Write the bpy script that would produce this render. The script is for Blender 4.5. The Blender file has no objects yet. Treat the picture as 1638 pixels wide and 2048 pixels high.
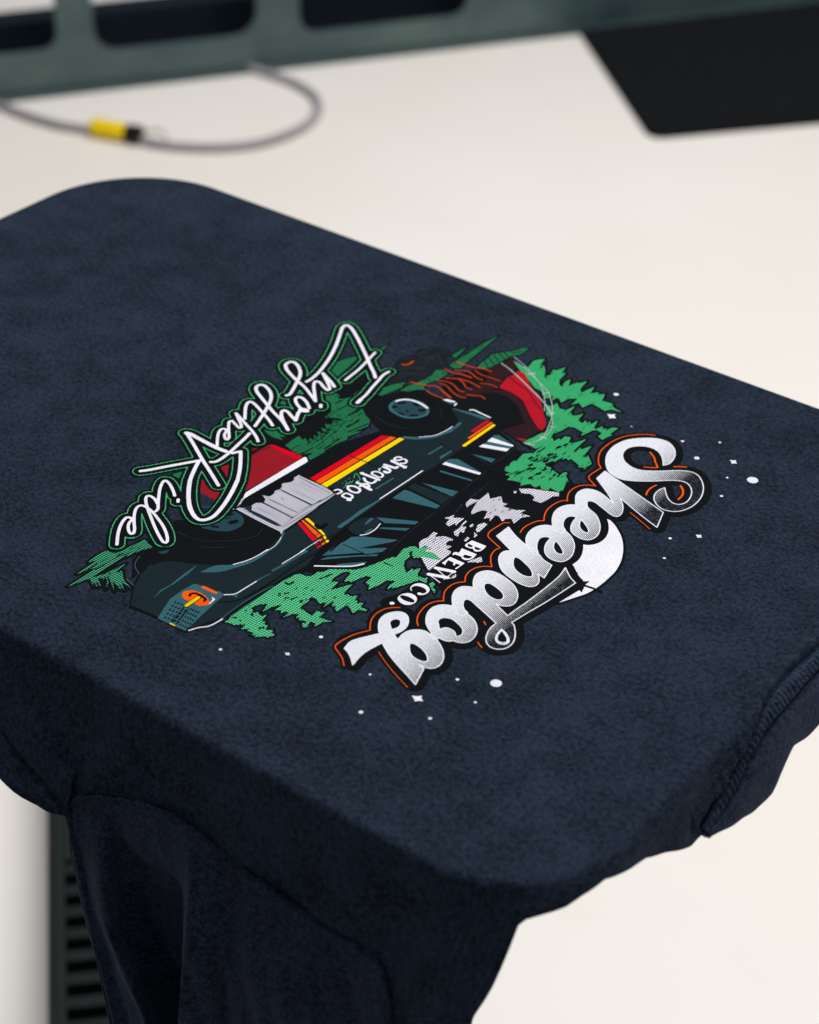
import bpy, bmesh, math, random
import numpy as np
from mathutils import Vector, Matrix, noise as mnoise
random.seed(4)
scene = bpy.context.scene
C = scene.collection
# ------------------------------------------------------------------ camera
cd = bpy.data.cameras.new('camera'); cam = bpy.data.objects.new('camera', cd); C.objects.link(cam)
CP = (0.468291, -0.658802, 0.544563); CR = (0.794120, 0.607554, 0.015878); CU = (-0.352011, 0.438495, 0.826928); CF = (-0.495441, 0.662269, -0.562083)
cam.matrix_world = Matrix(((CR[0], CU[0], -CF[0], CP[0]), (CR[1], CU[1], -CF[1], CP[1]), (CR[2], CU[2], -CF[2], CP[2]), (0, 0, 0, 1)))
cd.sensor_fit = 'VERTICAL'; cd.sensor_height = 36.0; cd.sensor_width = 28.8
cd.lens = 4000.0 / 2048.0 * 36.0
cd.clip_start = 0.05; cd.clip_end = 60
cd.dof.use_dof = True; cd.dof.focus_distance = 0.945; cd.dof.aperture_fstop = 8.5
scene.camera = cam
# ------------------------------------------------------------------ world and lamps
w = bpy.data.worlds.new('World'); scene.world = w; w.use_nodes = True
bgn = w.node_tree.nodes['Background']; bgn.inputs[0].default_value = (0.86, 0.93, 1.0, 1); bgn.inputs[1].default_value = 0.23
def area(name, loc, target, size, power, col):
    l = bpy.data.lights.new(name, 'AREA'); l.shape = 'RECTANGLE'; l.size = size[0]; l.size_y = size[1]; l.energy = power; l.color = col
    o = bpy.data.objects.new(name, l); C.objects.link(o); o.location = loc
    o.rotation_euler = (Vector(target) - Vector(loc)).to_track_quat('-Z', 'Y').to_euler(); return o
area('ceiling_light', (-0.3, 1.7, 2.7), (-0.5, 1.0, -0.9), (3.4, 3.4), 157, (1.0, 0.98, 0.962))
area('right_side_light', (2.6, 1.6, 1.3), (-0.2, 0.6, -0.5), (2.0, 1.8), 15, (0.97, 0.98, 1.0))  # soft area lamp at the right, lifts the near cloth and floor
scene.view_settings.view_transform = 'Standard'; scene.view_settings.look = 'None'
scene.view_settings.exposure = 0.0; scene.view_settings.gamma = 1.0
# ------------------------------------------------------------------ helpers
def tag(o, label=None, cat=None, group=None, kind=None):
    if label: o['label'] = label
    if cat: o['category'] = cat
    if group: o['group'] = group
    if kind: o['kind'] = kind
    return o
def empty(name, loc):
    o = bpy.data.objects.new(name, None); C.objects.link(o); o.location = loc; o.empty_display_size = 0.05; return o
def link(name, me, parent=None):
    o = bpy.data.objects.new(name, me); C.objects.link(o)
    if parent:
        o.parent = parent
        # meshes are written in world coordinates; only a thing's Empty carries an offset
        o.matrix_parent_inverse = Matrix.Translation(-parent.location) if parent.parent is None else Matrix()
    return o
def mesh_from(name, verts, faces, mat, parent=None, smooth=True):
    me = bpy.data.meshes.new(name); me.from_pydata([tuple(v) for v in verts], [], faces); me.validate(); me.update()
    bm = bmesh.new(); bm.from_mesh(me); bmesh.ops.remove_doubles(bm, verts=bm.verts, dist=1e-6); bmesh.ops.recalc_face_normals(bm, faces=bm.faces); bm.to_mesh(me); bm.free()
    for p in me.polygons: p.use_smooth = smooth
    me.materials.append(mat)
    return link(name, me, parent)
def mat(name):
    m = bpy.data.materials.new(name); m.use_nodes = True; nt = m.node_tree
    return m, nt, nt.nodes['Principled BSDF']
def N(nt, t, **k):
    n = nt.nodes.new(t)
    for a, b in k.items():
        if a.startswith('_'): n.inputs[int(a[1:])].default_value = b
        else: setattr(n, a, b)
    return n
def L(nt, a, b): nt.links.new(a, b)
def math_(nt, op, a, b=None, c=None):
    n = nt.nodes.new('ShaderNodeMath'); n.operation = op
    for i, v in enumerate((a, b, c)):
        if v is None: continue
        if isinstance(v, (int, float)): n.inputs[i].default_value = v
        else: nt.links.new(v, n.inputs[i])
    return n.outputs[0]
def mixc(nt, f, a, b):
    n = nt.nodes.new('ShaderNodeMix'); n.data_type = 'RGBA'
    for s, v in ((0, f), (6, a), (7, b)):
        if isinstance(v, (int, float)): n.inputs[s].default_value = v
        elif isinstance(v, tuple): n.inputs[s].default_value = v + (1,) if len(v) == 3 else v
        else: nt.links.new(v, n.inputs[s])
    return n.outputs[2]
def s2l(c): return tuple(((x/255)/12.92 if x/255 <= .04045 else ((x/255+.055)/1.055)**2.4) for x in c)
def noise(nt, vec, scale, detail=4, rough=.6):
    n = nt.nodes.new('ShaderNodeTexNoise'); n.inputs['Scale'].default_value = scale; n.inputs['Detail'].default_value = detail; n.inputs['Roughness'].default_value = rough
    L(nt, vec, n.inputs['Vector']); return n.outputs['Fac']
def ramp(nt, f, a, b, c0, c1):
    n = nt.nodes.new('ShaderNodeMapRange'); n.inputs[1].default_value = a; n.inputs[2].default_value = b; n.inputs[3].default_value = c0; n.inputs[4].default_value = c1
    L(nt, f, n.inputs[0]); return n.outputs[0]
def pos(nt):
    g = nt.nodes.new('ShaderNodeTexCoord'); return g.outputs['Object']
def weave(nt, vec, pitch, ang):
    # diagonal knit ribs, returns 0..1
    mp = nt.nodes.new('ShaderNodeMapping'); mp.inputs['Rotation'].default_value = (0, 0, ang); mp.inputs['Scale'].default_value = (1/pitch,)*3
    L(nt, vec, mp.inputs[0]); sx = nt.nodes.new('ShaderNodeSeparateXYZ'); L(nt, mp.outputs[0], sx.inputs[0])
    a = math_(nt, 'SINE', math_(nt, 'MULTIPLY', sx.outputs[0], 6.2832)); b = math_(nt, 'SINE', math_(nt, 'MULTIPLY', sx.outputs[1], 3.1))
    return math_(nt, 'MULTIPLY_ADD', a, 0.35, math_(nt, 'MULTIPLY_ADD', b, 0.15, 0.5))
# ------------------------------------------------------------------ materials
def fabric(name, dark, light, mott=1.0, twill=0.0011, ang=0.6, bump=.25, sheen=.25, hang=False):
    m, nt, b = mat(name); v = pos(nt)
    fine = noise(nt, v, 1300, 2, .7); mid = noise(nt, v, 430, 3, .65); big = noise(nt, v, 42, 5, .65); huge = noise(nt, v, 9, 2, .5)
    s = math_(nt, 'ADD', math_(nt, 'MULTIPLY', fine, .65), math_(nt, 'MULTIPLY', mid, .70))
    s = math_(nt, 'ADD', s, math_(nt, 'MULTIPLY', big, .38*mott)); s = math_(nt, 'ADD', s, math_(nt, 'MULTIPLY', huge, .16*mott))
    f = ramp(nt, s, .5*(1.35+.54*mott)-.15, .5*(1.35+.54*mott)+.165, 0, 1)
    if hang:
        sp = nt.nodes.new('ShaderNodeSeparateXYZ'); L(nt, v, sp.inputs[0])
        q = math_(nt, 'ADD', math_(nt, 'MULTIPLY', sp.outputs[0], .85), sp.outputs[2])
        q = math_(nt, 'ADD', q, math_(nt, 'MULTIPLY', noise(nt, v, 90, 3, .5), .0042))
        wv = math_(nt, 'MULTIPLY_ADD', math_(nt, 'SINE', math_(nt, 'MULTIPLY', q, 6.2832/twill)), .5, .5)
    else: wv = weave(nt, v, twill, ang)
    f = math_(nt, 'MULTIPLY', f, ramp(nt, wv, 0, 1, .72, 1.28 if hang else 1.2))
    col = mixc(nt, f, dark, light)
    # threads picked out warm or cool by the garment dye
    hue = noise(nt, v, 75, 3, .6)
    col = mixc(nt, ramp(nt, hue, .42, .66, 0, .35), col, mixc(nt, f, (dark[0]*1.25, dark[1]*.98, dark[2]*.98), (light[0]*1.3, light[1]*1.0, light[2]*1.02)))
    L(nt, col, b.inputs['Base Color']); b.inputs['Roughness'].default_value = .92; b.inputs['Specular IOR Level'].default_value = .04
    b.inputs['Sheen Weight'].default_value = sheen; b.inputs['Sheen Roughness'].default_value = .55; b.inputs['Sheen Tint'].default_value = (.55, .65, .9, 1)
    bp = nt.nodes.new('ShaderNodeBump'); bp.inputs['Strength'].default_value = bump; bp.inputs['Distance'].default_value = .0005
    h = math_(nt, 'ADD', math_(nt, 'MULTIPLY', wv, .7), math_(nt, 'MULTIPLY', mid, .8)); L(nt, h, bp.inputs['Height']); L(nt, bp.outputs[0], b.inputs['Normal'])
    return m
FAB = fabric('washed_navy_cotton', s2l((8, 16, 25)), s2l((40, 51, 67)), sheen=.04, bump=.35)
SLV = fabric('sleeve_navy_cotton', s2l((5, 10, 18)), s2l((40, 50, 69)), .6, .0019, 0.75, .4, .10, True)
RIBM = fabric('collar_rib_cotton', s2l((14, 20, 32)), s2l((48, 58, 78)), .5, .0013, 1.0, .5, .06)
def ink(name, srgb, rough=.8, halftone=None, size=.36, gain=.84, tw=.15):
    m, nt, b = mat(name); v = pos(nt); col0 = tuple(min(.86, x*gain) for x in s2l(srgb))
    n1 = noise(nt, v, 900, 2, .6); n2 = noise(nt, v, 60, 3, .5); wv = weave(nt, v, .0011, .6)
    f = math_(nt, 'ADD', math_(nt, 'MULTIPLY', n1, .6), math_(nt, 'MULTIPLY', n2, .4))
    f = math_(nt, 'ADD', ramp(nt, f, .3, .7, 1-tw, 1+tw), ramp(nt, wv, 0, 1, -tw*.5, tw*.4))
    hsv = nt.nodes.new('ShaderNodeHueSaturation'); hsv.inputs['Color'].default_value = col0 + (1,); L(nt, f, hsv.inputs['Value']); col = hsv.outputs[0]
    if halftone:
        sx = nt.nodes.new('ShaderNodeSeparateXYZ'); L(nt, v, sx.inputs[0]); p = .00132
        def cell(o): return math_(nt, 'SUBTRACT', math_(nt, 'FRACT', math_(nt, 'DIVIDE', o, p)), .5)
        a = cell(sx.outputs[0]); c = cell(sx.outputs[1])
        d = math_(nt, 'SQRT', math_(nt, 'ADD', math_(nt, 'MULTIPLY', a, a), math_(nt, 'MULTIPLY', c, c)))
        k = ramp(nt, d, size-.06, size+.06, 0, 1)
        col = mixc(nt, k, s2l(halftone), col)
    L(nt, col, b.inputs['Base Color']); b.inputs['Roughness'].default_value = rough; b.inputs['Specular IOR Level'].default_value = .02
    bp = nt.nodes.new('ShaderNodeBump'); bp.inputs['Strength'].default_value = .18; bp.inputs['Distance'].default_value = .0003
    L(nt, math_(nt, 'ADD', wv, math_(nt, 'MULTIPLY', n1, .6)), bp.inputs['Height']); L(nt, bp.outputs[0], b.inputs['Normal'])
    return m
def letter_ink():
    m, nt, b = mat('white_to_black_halftone_ink'); v = pos(nt)
    sx = nt.nodes.new('ShaderNodeSeparateXYZ'); L(nt, v, sx.inputs[0])
    g = ramp(nt, sx.outputs[0], .047, .0795, 0, 1)       # ink coverage falls towards the foot of the letters
    g = math_(nt, 'POWER', g, 1.5)
    fr = math_(nt, 'FRACT', math_(nt, 'DIVIDE', math_(nt, 'MULTIPLY_ADD', sx.outputs[1], .10, sx.outputs[0]), .00082))
    tri = math_(nt, 'MULTIPLY', math_(nt, 'ABSOLUTE', math_(nt, 'SUBTRACT', fr, .5)), 2.0)
    wob = math_(nt, 'MULTIPLY_ADD', noise(nt, v, 700, 2, .6), .3, -.15)
    k = ramp(nt, math_(nt, 'SUBTRACT', math_(nt, 'ADD', tri, wob), g), -.05, .05, 0, 1)
    n1 = noise(nt, v, 800, 2, .6)
    wh = mixc(nt, n1, s2l((196, 197, 205)), s2l((228, 228, 235)))
    L(nt, mixc(nt, k, s2l((20, 24, 30)), wh), b.inputs['Base Color']); b.inputs['Roughness'].default_value = .8; b.inputs['Specular IOR Level'].default_value = .02
    return m
INK = dict(
 base_black=ink('black_ink', (17, 20, 24)), snow=ink('white_halftone_ink', (238, 234, 246), halftone=(24, 26, 40), size=.31),
 green_ground=ink('forest_green_ink', (34, 112, 72), halftone=(24, 84, 56), size=.25), green_tree=ink('tree_green_ink', (62, 180, 114), halftone=(24, 100, 64), size=.29),
 green_low=ink('pale_green_halftone_ink', (96, 212, 150), halftone=(8, 52, 36), size=.36), green_dim=ink('dim_green_halftone_ink', (78, 176, 132), halftone=(8, 44, 36), size=.42),
 stump=ink('charcoal_ink', (27, 32, 36)), stump_mark=ink('smoke_ink', (34, 42, 50)), maroon=ink('maroon_ink', (48, 26, 31)), red_mid=ink('crimson_ink', (178, 22, 38)),
 truck_body=ink('dark_teal_ink', (27, 41, 46), halftone=(18, 28, 33), size=.2), panel=ink('grey_halftone_ink', (212, 210, 222), halftone=(70, 70, 88), size=.28),
 red_dark=ink('brick_red_ink', (148, 26, 38)), teal_dim=ink('deep_teal_ink', (38, 68, 78)), teal=ink('teal_ink', (54, 98, 108)), red_bright=ink('red_ink', (226, 0, 34)),
 orange_fill=ink('orange_ink', (255, 92, 4)), yellow_fill=ink('yellow_ink', (255, 214, 0)), hatch_black=ink('line_black_ink', (15, 18, 22)), panel_groove=ink('slate_ink', (34, 46, 62)),
 faint_line=ink('grey_line_ink', (38, 46, 54)), line_black=ink('outline_black_ink', (13, 16, 20)), yellow_top=ink('grille_yellow_ink', (238, 205, 10)), white_detail=ink('white_ink', (238, 238, 246)),
 truck_text=ink('letter_white_ink', (240, 238, 248)), truck_text_green=ink('letter_green_ink', (70, 180, 120)), flame_line=ink('rust_ink', (190, 62, 24)), wire=ink('wire_grey_ink', (176, 190, 190)),
 script_black=ink('script_black_ink', (15, 20, 25)), script_green=ink('stitch_green_ink', (78, 186, 124), halftone=(20, 84, 56), size=.27), script_inner=ink('script_inner_ink', (14, 19, 23)), script_white=ink('script_white_ink', (240, 238, 248)),
 moon=ink('moon_white_ink', (246, 244, 250), halftone=(200, 196, 214), size=.18), twig=ink('twig_black_ink', (16, 19, 24)), word_black=ink('wordmark_black_ink', (17, 19, 22)), orange_line=ink('orange_line_ink', (244, 92, 18)),
 text_black=ink('text_black_ink', (17, 19, 22)), small_text=ink('text_white_ink', (244, 243, 250)), letters=letter_ink(), word_outline=ink('edge_white_ink', (236, 236, 244)))
# ------------------------------------------------------------------ print artwork (shirt coordinates, 1/50 mm)
ART={"base_black":[["s",2.87,"3244,1904,0,3351,1916,0,3607,1788,0,3840,1612,0,4029,1437,0,4218,1199,0,4377,942,0,4509,668,0,4598,394,0,4649,155,0,4665,-79,0,4672,-350,0,4656,-636,0,4597,-955,0,4469,-1267,0,4290,-1662,0"],
["p",0.0,"-3887,-7077,0,-4411,-6484,0,-4579,-5973,0,-4664,-5114,0,-4766,-4657,0,-4300,-4282,0,-4073,-3275,0,-4361,-2803,0,-4088,-1577,0,-3758,786,0,-3430,1609,0,-4241,1968,0,-4538,2702,0,-4313,3380,0,-3875,3901,0,-2946,3988,0,-2273,4862,0,-1419,4568,0,-584,4281,0,-132,3400,0,-1342,3670,0,-2175,3316,0,-2294,2028,0,-3245,1415,0,-3392,-1250,0,-2477,-1431,0,-2365,-3431,0,-2341,-4827,0,-3259,-5767,0,-3955,-6375,0"],
["p",0.0,"-1111,-4352,0,-748,-4264,0,-144,-3705,0,156,-3338,0,290,-2848,0,331,-2038,0,327,-1246,0,306,-312,0,175,277,0,165,1552,0,8,2754,0,-241,3221,0,-808,3473,0,-1342,3670,0,-1433,2047,0,-1396,734,0,-1435,-933,0,-1414,-2508,0"],
["p",0.0,"331,-2038,0,306,-312,0,165,1552,0,-145,3084,0,170,3186,0,1669,2762,0,2427,2509,0,2338,1319,0,1665,-38,0,2031,-1067,0,2631,-1610,0,2455,-2746,0,1894,-2949,0,1034,-2381,0"],
["p",0.0,"-3177,-7877,0,-3734,-7203,0,-3948,-6699,0,-3849,-5983,0,-2429,-2781,0,-3392,-1250,0,-2297,3218,0,-1292,3711,0,-1363,1952,0,-959,-4533,0,-1243,-6973,0,-1498,-7714,0,-1635,-7777,0,-2602,-7799,0"],
["p",0.0,"-3774,4656,0,-3329,5875,0,-2902,6922,0,-1996,6094,0,-561,4938,0,-5,4120,0,103,3284,0,-1049,3592,0,-2644,3579,0"],
["p",0.0,"-6414,-1964,0,-6101,-794,0,-5462,33,0,-5538,922,0,-5651,3138,0,-5900,4317,0,-4817,3812,0,-3812,1678,0,-3801,-759,0,-4519,-2214,0,-4073,-3275,0,-5288,-2833,0"],
["B",0.35,"-4893,-439,0,-4907,135,0,-4700,24,0,-4727,156,0,-4480,9,0,-4627,237,0,-4438,158,0,-4630,390,0,-4434,354,0,-4671,590,0,-4481,587,0,-4712,792,0,-4529,822,0,-4766,985,0,-4589,1049,0,-4700,1237,0,-4532,1492,0,-4974,1263,0,-5032,1772,0,-5287,1851,0,-5357,2040,0,-5036,2299,0,-4773,2103,0,-4625,2182,0,-4425,2141,0,-4218,1985,0,-3962,1872,0,-3808,1600,0,-3807,1209,0,-3905,896,0,-3829,725,0,-3903,512,0,-3950,17,0,-3887,-85,0,-3946,-583,0,-4107,-488,0,-4096,-253,0,-4311,-539,0,-4509,-548,0"],
["B",0.38,"-6419,3153,0,-6521,3679,0,-6451,3999,0,-6332,4205,0,-6226,4181,0,-6113,3660,0,-6033,3079,0"],
["B",0.37,"-4948,1229,0,-5019,1573,0,-5211,1783,0,-5462,1907,0,-5638,2095,0,-5609,2243,0,-5547,2376,0,-5342,2334,0,-5292,2168,0,-5164,2272,0,-5070,2471,0,-5161,3064,0,-5165,3229,0,-5007,2605,0,-4943,1999,0,-4640,2041,0,-4462,2185,0,-4116,1908,0"],
["B",0.37,"-4596,3020,0,-4647,3354,0,-4593,3692,0,-4474,3915,0,-4333,3733,0,-4418,3330,0,-4492,3021,0"],
["B",0.39,"-6068,4976,0,-6052,5348,0,-5959,4921,0"],
["B",0.37,"-6318,1014,0,-6370,1177,0,-6227,1211,0,-6149,1069,0"],
["B",0.35,"-5802,-209,0,-5500,-43,0,-5129,-133,0,-5273,-210,0,-5081,-287,0,-5346,-346,0,-5588,-309,0"],
["B",0.37,"-4580,3075,0,-4703,3394,0,-4622,3670,0,-4416,4006,0,-4372,3620,0,-4471,3205,0"],
["B",0.38,"-4279,3527,0,-4237,3938,0,-4155,4217,0,-4191,4571,0,-4114,4805,0,-4182,5008,0,-4037,5126,0,-3818,5087,0,-3797,4804,0,-3849,4591,0,-3939,4264,0,-3912,4117,0,-3755,3993,0,-3943,3882,0,-4078,3648,0"],
["B",0.39,"-4054,5459,0,-4064,5845,0,-4040,6307,0,-4032,7032,0,-3951,7668,0,-3918,7261,0,-3847,6597,0,-3777,5858,0,-3703,5526,0,-3828,5381,0"],
["B",0.39,"-4315,5884,0,-4302,6229,0,-4282,6581,0,-4208,6216,0,-4154,5882,0"],
["B",0.39,"-3372,5793,0,-3445,6039,0,-3472,6546,0,-3505,6652,0,-3325,6931,0,-3150,7162,0,-3032,7504,0,-2891,7574,0,-2877,7161,0,-3024,6952,0,-3066,6565,0,-3087,6241,0,-3121,5996,0"],
["B",0.34,"-6192,-3235,0,-6084,-2965,0,-5924,-3274,0"],
["B",0.56,"-2750,6677,0,-2512,6669,0,-2321,6708,0,-2395,7052,0,-2376,7183,0,-2212,7374,0,-2169,7119,0,-1993,6802,0,-2066,7087,0,-1880,6894,0,-1698,6587,0,-1577,6488,0,-1671,6665,0,-1619,6707,0,-1718,7053,0,-1629,7040,0,-1528,7351,0,-1433,7028,0,-1341,7091,0,-1288,6693,0,-1142,6475,0,-989,6405,0,-1080,6581,0,-1101,6732,0,-1067,6900,0,-905,6556,0,-813,6937,0,-788,6818,0,-663,7103,0,-584,6649,0,-448,6483,0,-351,6976,0,-236,6599,0,-99,6810,0,-51,6695,0,83,6830,0,212,6470,0,328,6510,0,493,6535,0,640,6385,0,957,6309,0,635,6273,0,545,6094,0,296,6160,0,68,6192,0,-3,5865,0,-209,6022,0,-309,5779,0,-352,6178,0,-548,6020,0,-583,5720,0,-735,5869,0,-810,5863,0,-817,5639,0,-973,5949,0,-946,5752,0,-1041,5621,0,-1326,5884,0,-1561,5915,0,-2012,6220,0,-2505,6502,0"],
["B",0.54,"-817,5369,0,-658,5443,0,-668,5652,0,-453,5448,0,-271,5488,0,-197,5806,0,-99,5307,0,-64,5177,0,-101,5466,0,25,5354,0,136,5498,0,167,5655,0,279,5243,0,430,5208,0,407,5399,0,513,5275,0,549,5435,0,625,5261,0,669,5584,0,775,5225,0,853,5184,0,925,5425,0,986,5292,0,1047,5393,0,1096,5277,0,1142,5521,0,1289,5588,0,1267,5208,0,1342,5228,0,1270,4852,0,1100,4920,0,1096,5122,0,891,5164,0,830,5063,0,742,4656,0,692,4848,0,375,4903,0,236,4843,0,199,4553,0,146,4253,0,248,3876,0,-64,4033,0,-108,4513,0,-332,4961,0,-536,4955,0"],
["B",0.52,"-262,3465,0,-184,3834,0,-121,4192,0,125,3981,0,235,4120,0,341,4001,0,367,4226,0,450,4140,0,434,4393,0,576,4446,0,681,4174,0,824,4340,0,935,4623,0,961,4247,0,998,3925,0,1063,3903,0,1037,4208,0,1102,4109,0,1220,4446,0,1318,3933,0,1398,3849,0,1399,3999,0,1679,3730,0,1686,3297,0,1651,3463,0,1485,3378,0,1475,3468,0,1142,3594,0,1137,3490,0,1023,3548,0,996,3402,0,948,3586,0,909,3307,0,925,3025,0,860,3268,0,752,2984,0,849,2915,0,997,2936,0,1041,2632,0,1222,2585,0,1170,2736,0,1341,2776,0,1369,2993,0,1430,2994,0,1511,2817,0,1638,2737,0,438,1772,0,437,1953,0,260,1955,0,329,2107,0,127,2090,0,79,2247,0,65,2628,0,136,2636,0,67,3026,0,241,3216,0,270,2990,0,245,3469,0,243,3770,0,196,3430,0"],
["B",0.5,"506,1827,0,790,1909,0,846,1774,0,991,1999,0,1184,1938,0,1217,2108,0,1352,1965,0,1512,2058,0,1474,2171,0,1734,2115,0,1790,2281,0,1631,2658,0,1735,2670,0,1076,2870,0,244,2201,0"],
["B",0.43,"-1166,-6934,0,-1125,-6813,0,-1180,-6709,0,-1179,-6200,0,-1159,-5577,0,-1138,-4942,0,-1094,-4593,0,-1028,-4470,0,-898,-4467,0,-781,-4405,0,-733,-4304,0,-744,-4155,0,-640,-4103,0,37,-4926,0,70,-5051,0,-27,-4977,0,-117,-4958,0,-230,-4956,0,-232,-5019,0,-271,-5172,0,-194,-5110,0,-217,-5281,0,-174,-5487,0,-51,-5479,0,64,-5507,0,223,-5544,0,195,-5312,0,291,-5296,0,369,-5501,0,514,-5504,0,572,-5575,0,517,-5811,0,469,-5687,0,326,-5713,0,400,-5889,0,371,-6006,0,229,-5879,0,283,-5836,0,238,-5695,0,117,-5702,0,111,-5870,0,47,-5728,0,0,-5825,0,-38,-5648,0,-170,-5754,0,-251,-6026,0,-255,-5762,0,-329,-5761,0,-380,-5897,0,-442,-5792,0,-569,-5893,0,-561,-5609,0,-643,-5742,0,-707,-5883,0,-743,-6122,0,-833,-5803,0,-983,-5953,0,-1033,-6174,0,-943,-6192,0,-875,-6376,0,-758,-6372,0,-877,-6289,0,-820,-6183,0,-700,-6236,0,-625,-6236,0,-594,-6122,0,-539,-6315,0,-511,-6411,0,-439,-6324,0,-422,-6428,0,-301,-6420,0,-251,-6584,0,-104,-6467,0,-68,-6584,0,27,-6566,0,-33,-6773,0,-95,-6721,0,-135,-6782,0,-277,-6924,0,-277,-6808,0,-384,-6937,0,-368,-6809,0,-550,-6853,0,-527,-6732,0,-697,-6896,0,-723,-6698,0,-843,-6794,0,-904,-6872,0,-1004,-6864,0"],
["B",0.45,"-1014,-4468,0,-827,-4444,0,-725,-4363,0,-734,-4148,0,-654,-4085,0,-589,-3890,0,-332,-3700,0,-132,-3556,0,-23,-3389,0,96,-3070,0,201,-2730,0,246,-2597,0,330,-2561,0,321,-2406,0,256,-2230,0,1092,-3315,0,992,-3581,0,966,-3478,0,932,-3691,0,907,-3307,0,697,-3413,0,674,-3618,0,622,-3784,0,596,-3960,0,495,-3762,0,395,-3810,0,362,-3524,0,203,-3557,0,80,-3750,0,59,-3954,0,-36,-4077,0,-78,-3876,0,-93,-3604,0,-270,-3777,0,-311,-4094,0,-232,-4327,0,-196,-4189,0,-132,-4154,0,-88,-4321,0,-71,-4524,0,18,-4360,0,186,-4009,0,212,-4236,0,266,-4439,0,340,-4441,0,333,-4386,0,437,-4425,0,565,-4276,0,597,-4510,0,675,-4448,0,727,-4558,0,836,-4410,0,867,-4597,0,1052,-4569,0,1057,-4655,0,903,-4688,0,894,-4891,0,705,-4757,0,579,-4737,0,574,-5056,0,469,-5005,0,417,-4896,0,355,-4976,0,259,-4781,0,226,-5154,0,172,-4910,0,66,-5071,0,-103,-4978,0,-226,-4986,0,-235,-5175,0,-346,-5264,0"],
["B",0.44,"-270,-5354,0,-193,-5081,0,-194,-5445,0"],
["B",0.43,"-118,-5535,0,-52,-5482,0,222,-5547,0,194,-5315,0,258,-5414,0,369,-5205,0,390,-5486,0,719,-5401,0,505,-5625,0,121,-5820,0"],
["B",0.46,"-205,-3629,0,-114,-3556,0,74,-3279,0,200,-2922,0,244,-2597,0,328,-2562,0,273,-2346,0,249,-2170,0,310,-2006,0,406,-1913,0,514,-1957,0,579,-1872,0,602,-1706,0,673,-1764,0,702,-1937,0,882,-1858,0,1054,-1916,0,1226,-1988,0,1000,-2088,0,794,-2156,0,664,-2325,0,538,-2232,0,468,-2092,0,434,-2217,0,549,-2320,0,569,-2562,0,680,-2730,0,884,-2900,0,880,-2633,0,944,-2741,0,1023,-2519,0,1110,-2766,0,1211,-2875,0,1211,-2780,0,1282,-2849,0,1380,-2739,0,1490,-2933,0,1281,-2944,0,1144,-3287,0,1009,-3582,0,964,-3478,0,927,-3663,0,867,-3494,0,905,-3307,0,718,-3395,0,695,-3600,0,603,-3959,0,512,-3809,0,399,-3806,0,375,-3543,0,228,-3567,0,103,-4012,0"],
["B",0.45,"1550,-2917,0,1585,-2795,0,1677,-2846,0,1705,-2979,0,1804,-2992,0,1868,-3126,0,1711,-3036,0"],
["B",0.44,"465,-4462,0,547,-4427,0,562,-4263,0,607,-4501,0,662,-4457,0,710,-4540,0,834,-4411,0,869,-4625,0,1045,-4574,0,1064,-4643,0,887,-4670,0,882,-4878,0,718,-4775,0"],
["B",0.53,"-5133,-6550,0,-5068,-6596,0,-4896,-6522,0,-4849,-6257,0,-4773,-5703,0,-4393,-5826,0,-4528,-6065,0,-4641,-6576,0,-4665,-7170,0,-4668,-7613,0,-4836,-8167,0,-4835,-7809,0,-4830,-7207,0,-4946,-7395,0,-5020,-7706,0,-5034,-7307,0,-5042,-6994,0,-5146,-7206,0,-5202,-6832,0"],
["B",0.52,"-4668,-7613,0,-4521,-7275,0,-4433,-6666,0,-4376,-7096,0,-4304,-6944,0,-4013,-7182,0,-3595,-7328,0,-4023,-7253,0,-3697,-7487,0,-4062,-7315,0,-3786,-7496,0,-4197,-7361,0,-3858,-7646,0,-4259,-7379,0,-4498,-7257,0,-4247,-7432,0,-4064,-7719,0,-4275,-7454,0,-4469,-7328,0,-4347,-7512,0,-4433,-7425,0,-4551,-7488,0,-4227,-7695,0,-4527,-7594,0,-4248,-7774,0,-4555,-7647,0,-4326,-7836,0"],
["B",0.62,"392,-1763,0,355,-1627,0,408,-1451,0,384,-1170,0,491,-1151,0,521,-1328,0,695,-1138,0,918,-1126,0,943,-1173,0,873,-1278,0,915,-1410,0,1071,-1384,0,1049,-1565,0,1181,-1558,0,1224,-1653,0,1225,-2073,0,1242,-2316,0,1240,-2508,0,1064,-2394,0,787,-2198,0,673,-2290,0,672,-1900,0,626,-1740,0,553,-1766,0,538,-1942,0"],
["B",0.64,"235,-544,0,348,-264,0,372,-399,0,612,-241,0,616,-477,0,648,-621,0,550,-564,0,523,-755,0,401,-717,0,361,-511,0"],
["B",0.64,"742,-850,0,757,-669,0,687,-318,0,738,-311,0,769,-558,0,867,-513,0,971,-783,0,855,-726,0,943,-973,0,846,-967,0"],
["B",0.64,"1120,-479,0,1031,-280,0,1087,-99,0,1190,-102,0,1236,-487,0,1197,-535,0"],
["B",0.63,"1144,-995,0,1129,-823,0,1202,-848,0,1224,-1030,0"],
["B",0.61,"1718,-1646,0,1865,-1286,0,1993,-1426,0,1959,-1517,0,1796,-1615,0,1765,-1672,0"],
["B",0.6,"1794,-2474,0,1799,-2187,0,1890,-2335,0"],
["B",0.64,"904,-450,0,894,-322,0,967,-332,0,976,-460,0"],
["B",0.63,"1131,-571,0,1277,-621,0,1284,-783,0,1204,-647,0"],
["B",0.65,"268,280,0,222,524,0,422,614,0,384,302,0,388,167,0"],
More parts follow.
